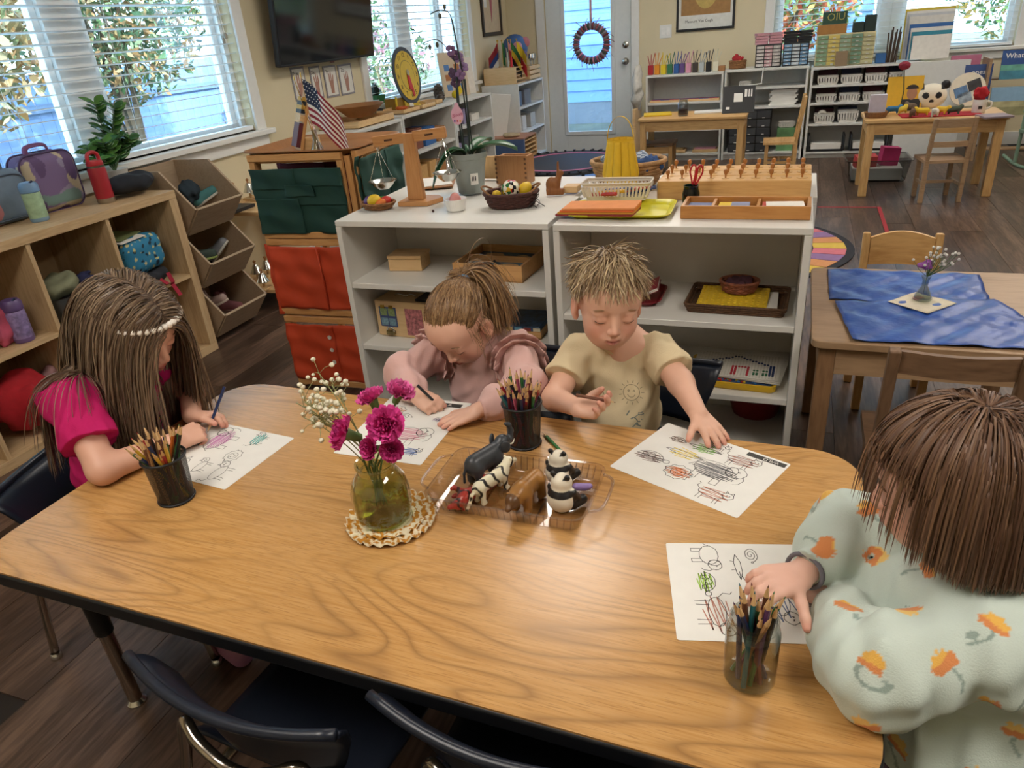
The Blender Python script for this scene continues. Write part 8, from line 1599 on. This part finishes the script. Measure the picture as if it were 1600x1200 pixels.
def pmc(P): C=np.tile(np.array(hx('#e0d8c4')),(len(P),1));bk=np.array(hx('#17161a'));C[(np.abs(P[:,0])>.055)&(P[:,2]>.138)]=bk;C[(np.hypot(np.abs(P[:,0]) - .042,P[:,2] - .1)<.022)&(P[:,1]<0)]=bk;C[(np.hypot(P[:,0]/1.6,P[:,2] - .062)<.011)&(P[:,1]<0)]=bk;return C
s.build('face',vmat(.5),pm2,pmc);slab('red_cloth_mat','red felt mat under the toy animals on the right back table',a7(1468,180)+Vector((0,.02,0)),(.50,.20,.006),mat('#a31a28',.8),'mat',(0,0,.04))
for i,(x,y,h,nm) in enumerate(((1395,177,'#2f6a94','blue striped'),(1410,177,'#c9b23a','yellow-blue'),(1422,172,'#6a5a4a','grey'),(1440,180,'#d8b62c','yellow'),(1460,182,'#d8d0c0','white'),(1472,178,'#d0a92c','golden'),(1490,178,'#3f4a3c','dark green'),(1425,182,'#5a3d28','brown'))): soft('toy_animal',nm+' little toy animal on the red felt mat',a7(x,y,.548),[('cap',(-.03,0,.03),(.03,0,.032),.02,.018,.01),('ell',(.045,0,.045),(.017,.015,.015),.008),('cap',(-.03,.01,.025),(-.03,.012,.004),.008,.007,.005),('cap',(.025,-.01,.025),(.025,-.012,.004),.008,.007,.005)],h,'toy',.004,rz=i*1.1,lo=(-.07,-.05,-.001),hi=(.08,.05,.08))
mg=T('mug','white mug with dark print holding a red tulip toy','mug',a7(1530,178)+Vector((0,.05,0)));MB().lathe([(0,.001),(.038,.001),(.042,.006),(.042,.09),(.039,.09),(.038,.01),(0,.008)],n=24).build('cup',mat('#dcd9d2',.3),mg,smooth=True);MB().tube(smooth_path([(.04,0,.075),(.068,0,.07),(.07,0,.04),(.04,0,.025)],5),.006,7).build('handle',mat('#dcd9d2',.3),mg,smooth='all');MB().bb(-.012,.012,-.0435,-.041,.03,.05).build('print',m_ink,mg);cloth('red_puppet','red cloth puppet standing in the white mug',mg.location+Vector((-.005,0,.125)),(.045,.03,.05),'#b02028',47)
pq=T('round_plaque','round white plaque with pictures leaning on the right back table','plaque',a7(1512,172)+Vector((0,.13,.005)));pq.rotation_euler=(math.radians(-12),0,0);o=MB().prism([(.115*cos(a),.12+.115*sin(a)) for a in np.linspace(0,6.28,32,endpoint=False)],0,.012).build('disc',mat('#d8d0bc',.5),pq);o.matrix_local=face_m((0,0,0),(1,0,0),(0,0,1));
for k,(x,z,h) in enumerate(((-.04,.105,'#4f7096'),(.04,.15,'#2a2a2e'),(-.01,.065,'#8a9aa8'))): MB().box((x,-.0135,z),(.085,.002,.07),(0,-.35,0)).build('picture',mat(h,.5,var=.4,scale=30),pq)
basket('wicker_basket','small wicker basket of paper slips at the table corner',a7(1369,185)+Vector((0,.06,0)),.075,.06,.035,m_wick,.005,1.2,4,20);slab('plastic_sleeve','pale plastic sleeve standing in the corner basket',a7(1369,185)+Vector((0,.06,.006)),(.11,.03,.15),mat('#c9c0cc',.3),'sleeve',(.1,0,.1));slab('magazine','grey magazine at the right of the table',a7(1556,184)+Vector((0,.05,0)),(.18,.16,.012),mat('#8a7a80',.5),'magazine',(0,0,.2));rz_=T('artificial_rose','dark red artificial rose leaning at the left of the yellow photo','flower',a7(1408,180)+Vector((0,.15,0)));MB().tube([(0,0,0),(.01,0,.15),(-.01,0,.30)],.004,6).build('stem',mat('#2a3a2a',.6),rz_);MB().ell((-.01,0,.32),(.04,.03,.03),10,8).build('bloom',mat('#8a1f34',.7,bump=.8,scale=60),rz_,smooth='all')
# clear bin, rug, tape, books, green chair
cb_=T('plastic_bin','clear plastic storage bin of pink things under the right back table','bin',(.62,6.60,0),.05);shell_of([ringp(.40,.30,.03,.002),ringp(.41,.31,.03,.01),ringp(.46,.36,.035,.17),ringp(.48,.38,.036,.172),ringp(.48,.38,.036,.162)],'bin_shell',glass('#d8dcdc',.75,.2,2),cb_);slab('white_contents','white papers in the clear bin',(.62,6.60,.012),(.36,.26,.09),m_paper,'paper');slab('pink_box','hot pink box sticking out of the clear bin',(.70,6.62,.103),(.13,.10,.14),mat('#b5306a',.6),'box',(0,.1,.2));slab('red_yellow_book','red and yellow book sticking out of the clear bin',(.53,6.56,.103),(.16,.08,.09),mat('#c4484a',.5),'book',(.2,0,.3))
rg=T('alphabet_rug','oval picture rug with a bright border behind the white shelf','rug',(-.75,4.55,0));el=lambda k,n=64: [(1.13*k*cos(a),.85*k*sin(a)) for a in np.linspace(0,2*PI,n,endpoint=False)];MB().prism(el(1.0),0,.008).build('dark_edge',mat('#23242c',.9),rg);MB().prism(el(.75),.008,.0115).build('blue_field',mat('#3f8aa0',.9,var=.2,scale=8),rg)
for k in range(40): a0,a1=2*PI*k/40,2*PI*(k+.93)/40;MB().prism([(1.13*q*cos(a),.85*q*sin(a)) for q,a in ((.8,a0),(.96,a0),(.96,a1),(.8,a1))],.008,.011).build('border_block',mat(['#d0b04a','#c98a5a','#8a6a94','#c9707c','#5f9a5a','#3f5f9a'][k % 6],.9),rg)
for k in range(22): a=k*2.4;q=.18+.5*((k*.37) % 1);MB().prism(rrect(.12,.05,.02,2,1.13*q*cos(a),.85*q*sin(a)),.0115,.0135).build('picture_patch',mat(['#d8c88a','#6f9a4a','#17202a','#c96a6a','#e2ddd2'][k % 5],.9),rg)
o=MB().bb(-.012,.012,-.62,.62,0,.0012).bb(-.40,-.012,.60,.62,0,.0012).build('floor_tape',mat('#9c2430',.6));o.location=(.585,5.0,.0003);tag(o,'red tape line stuck on the floor','tape')
bkr=T('book_rack','white book display rack at the right edge of the back wall','rack',(1.80,7.42,0));[MB().bb(s*.38 - .01,s*.38+.01,-.12,.16,0,.80).build('side',m_rub,bkr) for s in (-1,1)];[MB().bb(-.37,.37,-.10+.08*k,.02+.08*k,.08+.27*k,.09+.27*k).build('ledge',m_rub,bkr) for k in range(3)]
def stand_book(label,x,y,z,w,h,top,low,title=None,mid=None):
 t=T('picture_book',label,'book',(x,y,z));t.rotation_euler=(math.radians(-10),0,0);MB().bb(-w/2,w/2,0,.01,0,h).build('cover',mat(top,.4),t);MB().bb(-w/2,w/2,-.0006,0,0,h*.5).build('lower_picture',mat(low,.4,var=.3,scale=12),t)
 if mid: MB().bb(-w/2,w/2,-.0012,-.0006,h*.3,h*.5).build('middle_picture',mat(mid,.4,var=.3,scale=14),t)
 if title: text('title_lettering',title,.055,face_m((0,-.001,h*.80),(1,0,0),(0,0,1)),m_paper,t)
stand_book('dark blue book titled What Do on the rack',1.64,7.36,.632,.26,.22,'#22467f','#3f7f94','What Do','#5f9a8a');stand_book('sea and sand cover book on the rack',1.60,7.30,.36,.26,.22,'#7f9fb8','#8a8560',None,'#a9a078');stand_book('blue book behind the round plaque',1.36,7.34,.46,.20,.30,'#2a4478','#23386a','ones');slab('pink_book','pink book lying on top of the display boards',(1.28,7.56,.72),(.22,.03,.10),mat('#b56a84',.5),'book')
gc=T('rocking_chair','small sage green rocking chair at the right edge of the back','chair',(1.86,6.98,0),math.radians(200));m_sage=mat('#7f9a86',.5)
MB().prism(rrect(.34,.32,.05),.26,.285).build('seat',m_sage,gc,bevel=.004)
for s in (-1,1):
 MB().tube(smooth_path([(s*.15,-.28,.06),(s*.15,-.1,.015),(s*.15,.1,.015),(s*.15,.26,.05)],6),.014,8).build('rocker',m_sage,gc,smooth='all');MB().cyl((s*.15,-.12,.02),(s*.14,-.13,.62),.014,n=8).build('back_post',m_sage,gc);MB().cyl((s*.15,.12,.02),(s*.16,.13,.42),.014,n=8).build('front_post',m_sage,gc);MB().bar((s*.15,-.13,.42),(s*.165,.17,.43),.03,.018).build('arm',m_sage,gc)
for k in range(3): MB().bar((-.13,-.13,.36+.1*k),(.13,-.13,.36+.1*k),.016,.05).build('back_slat',m_sage,gc)
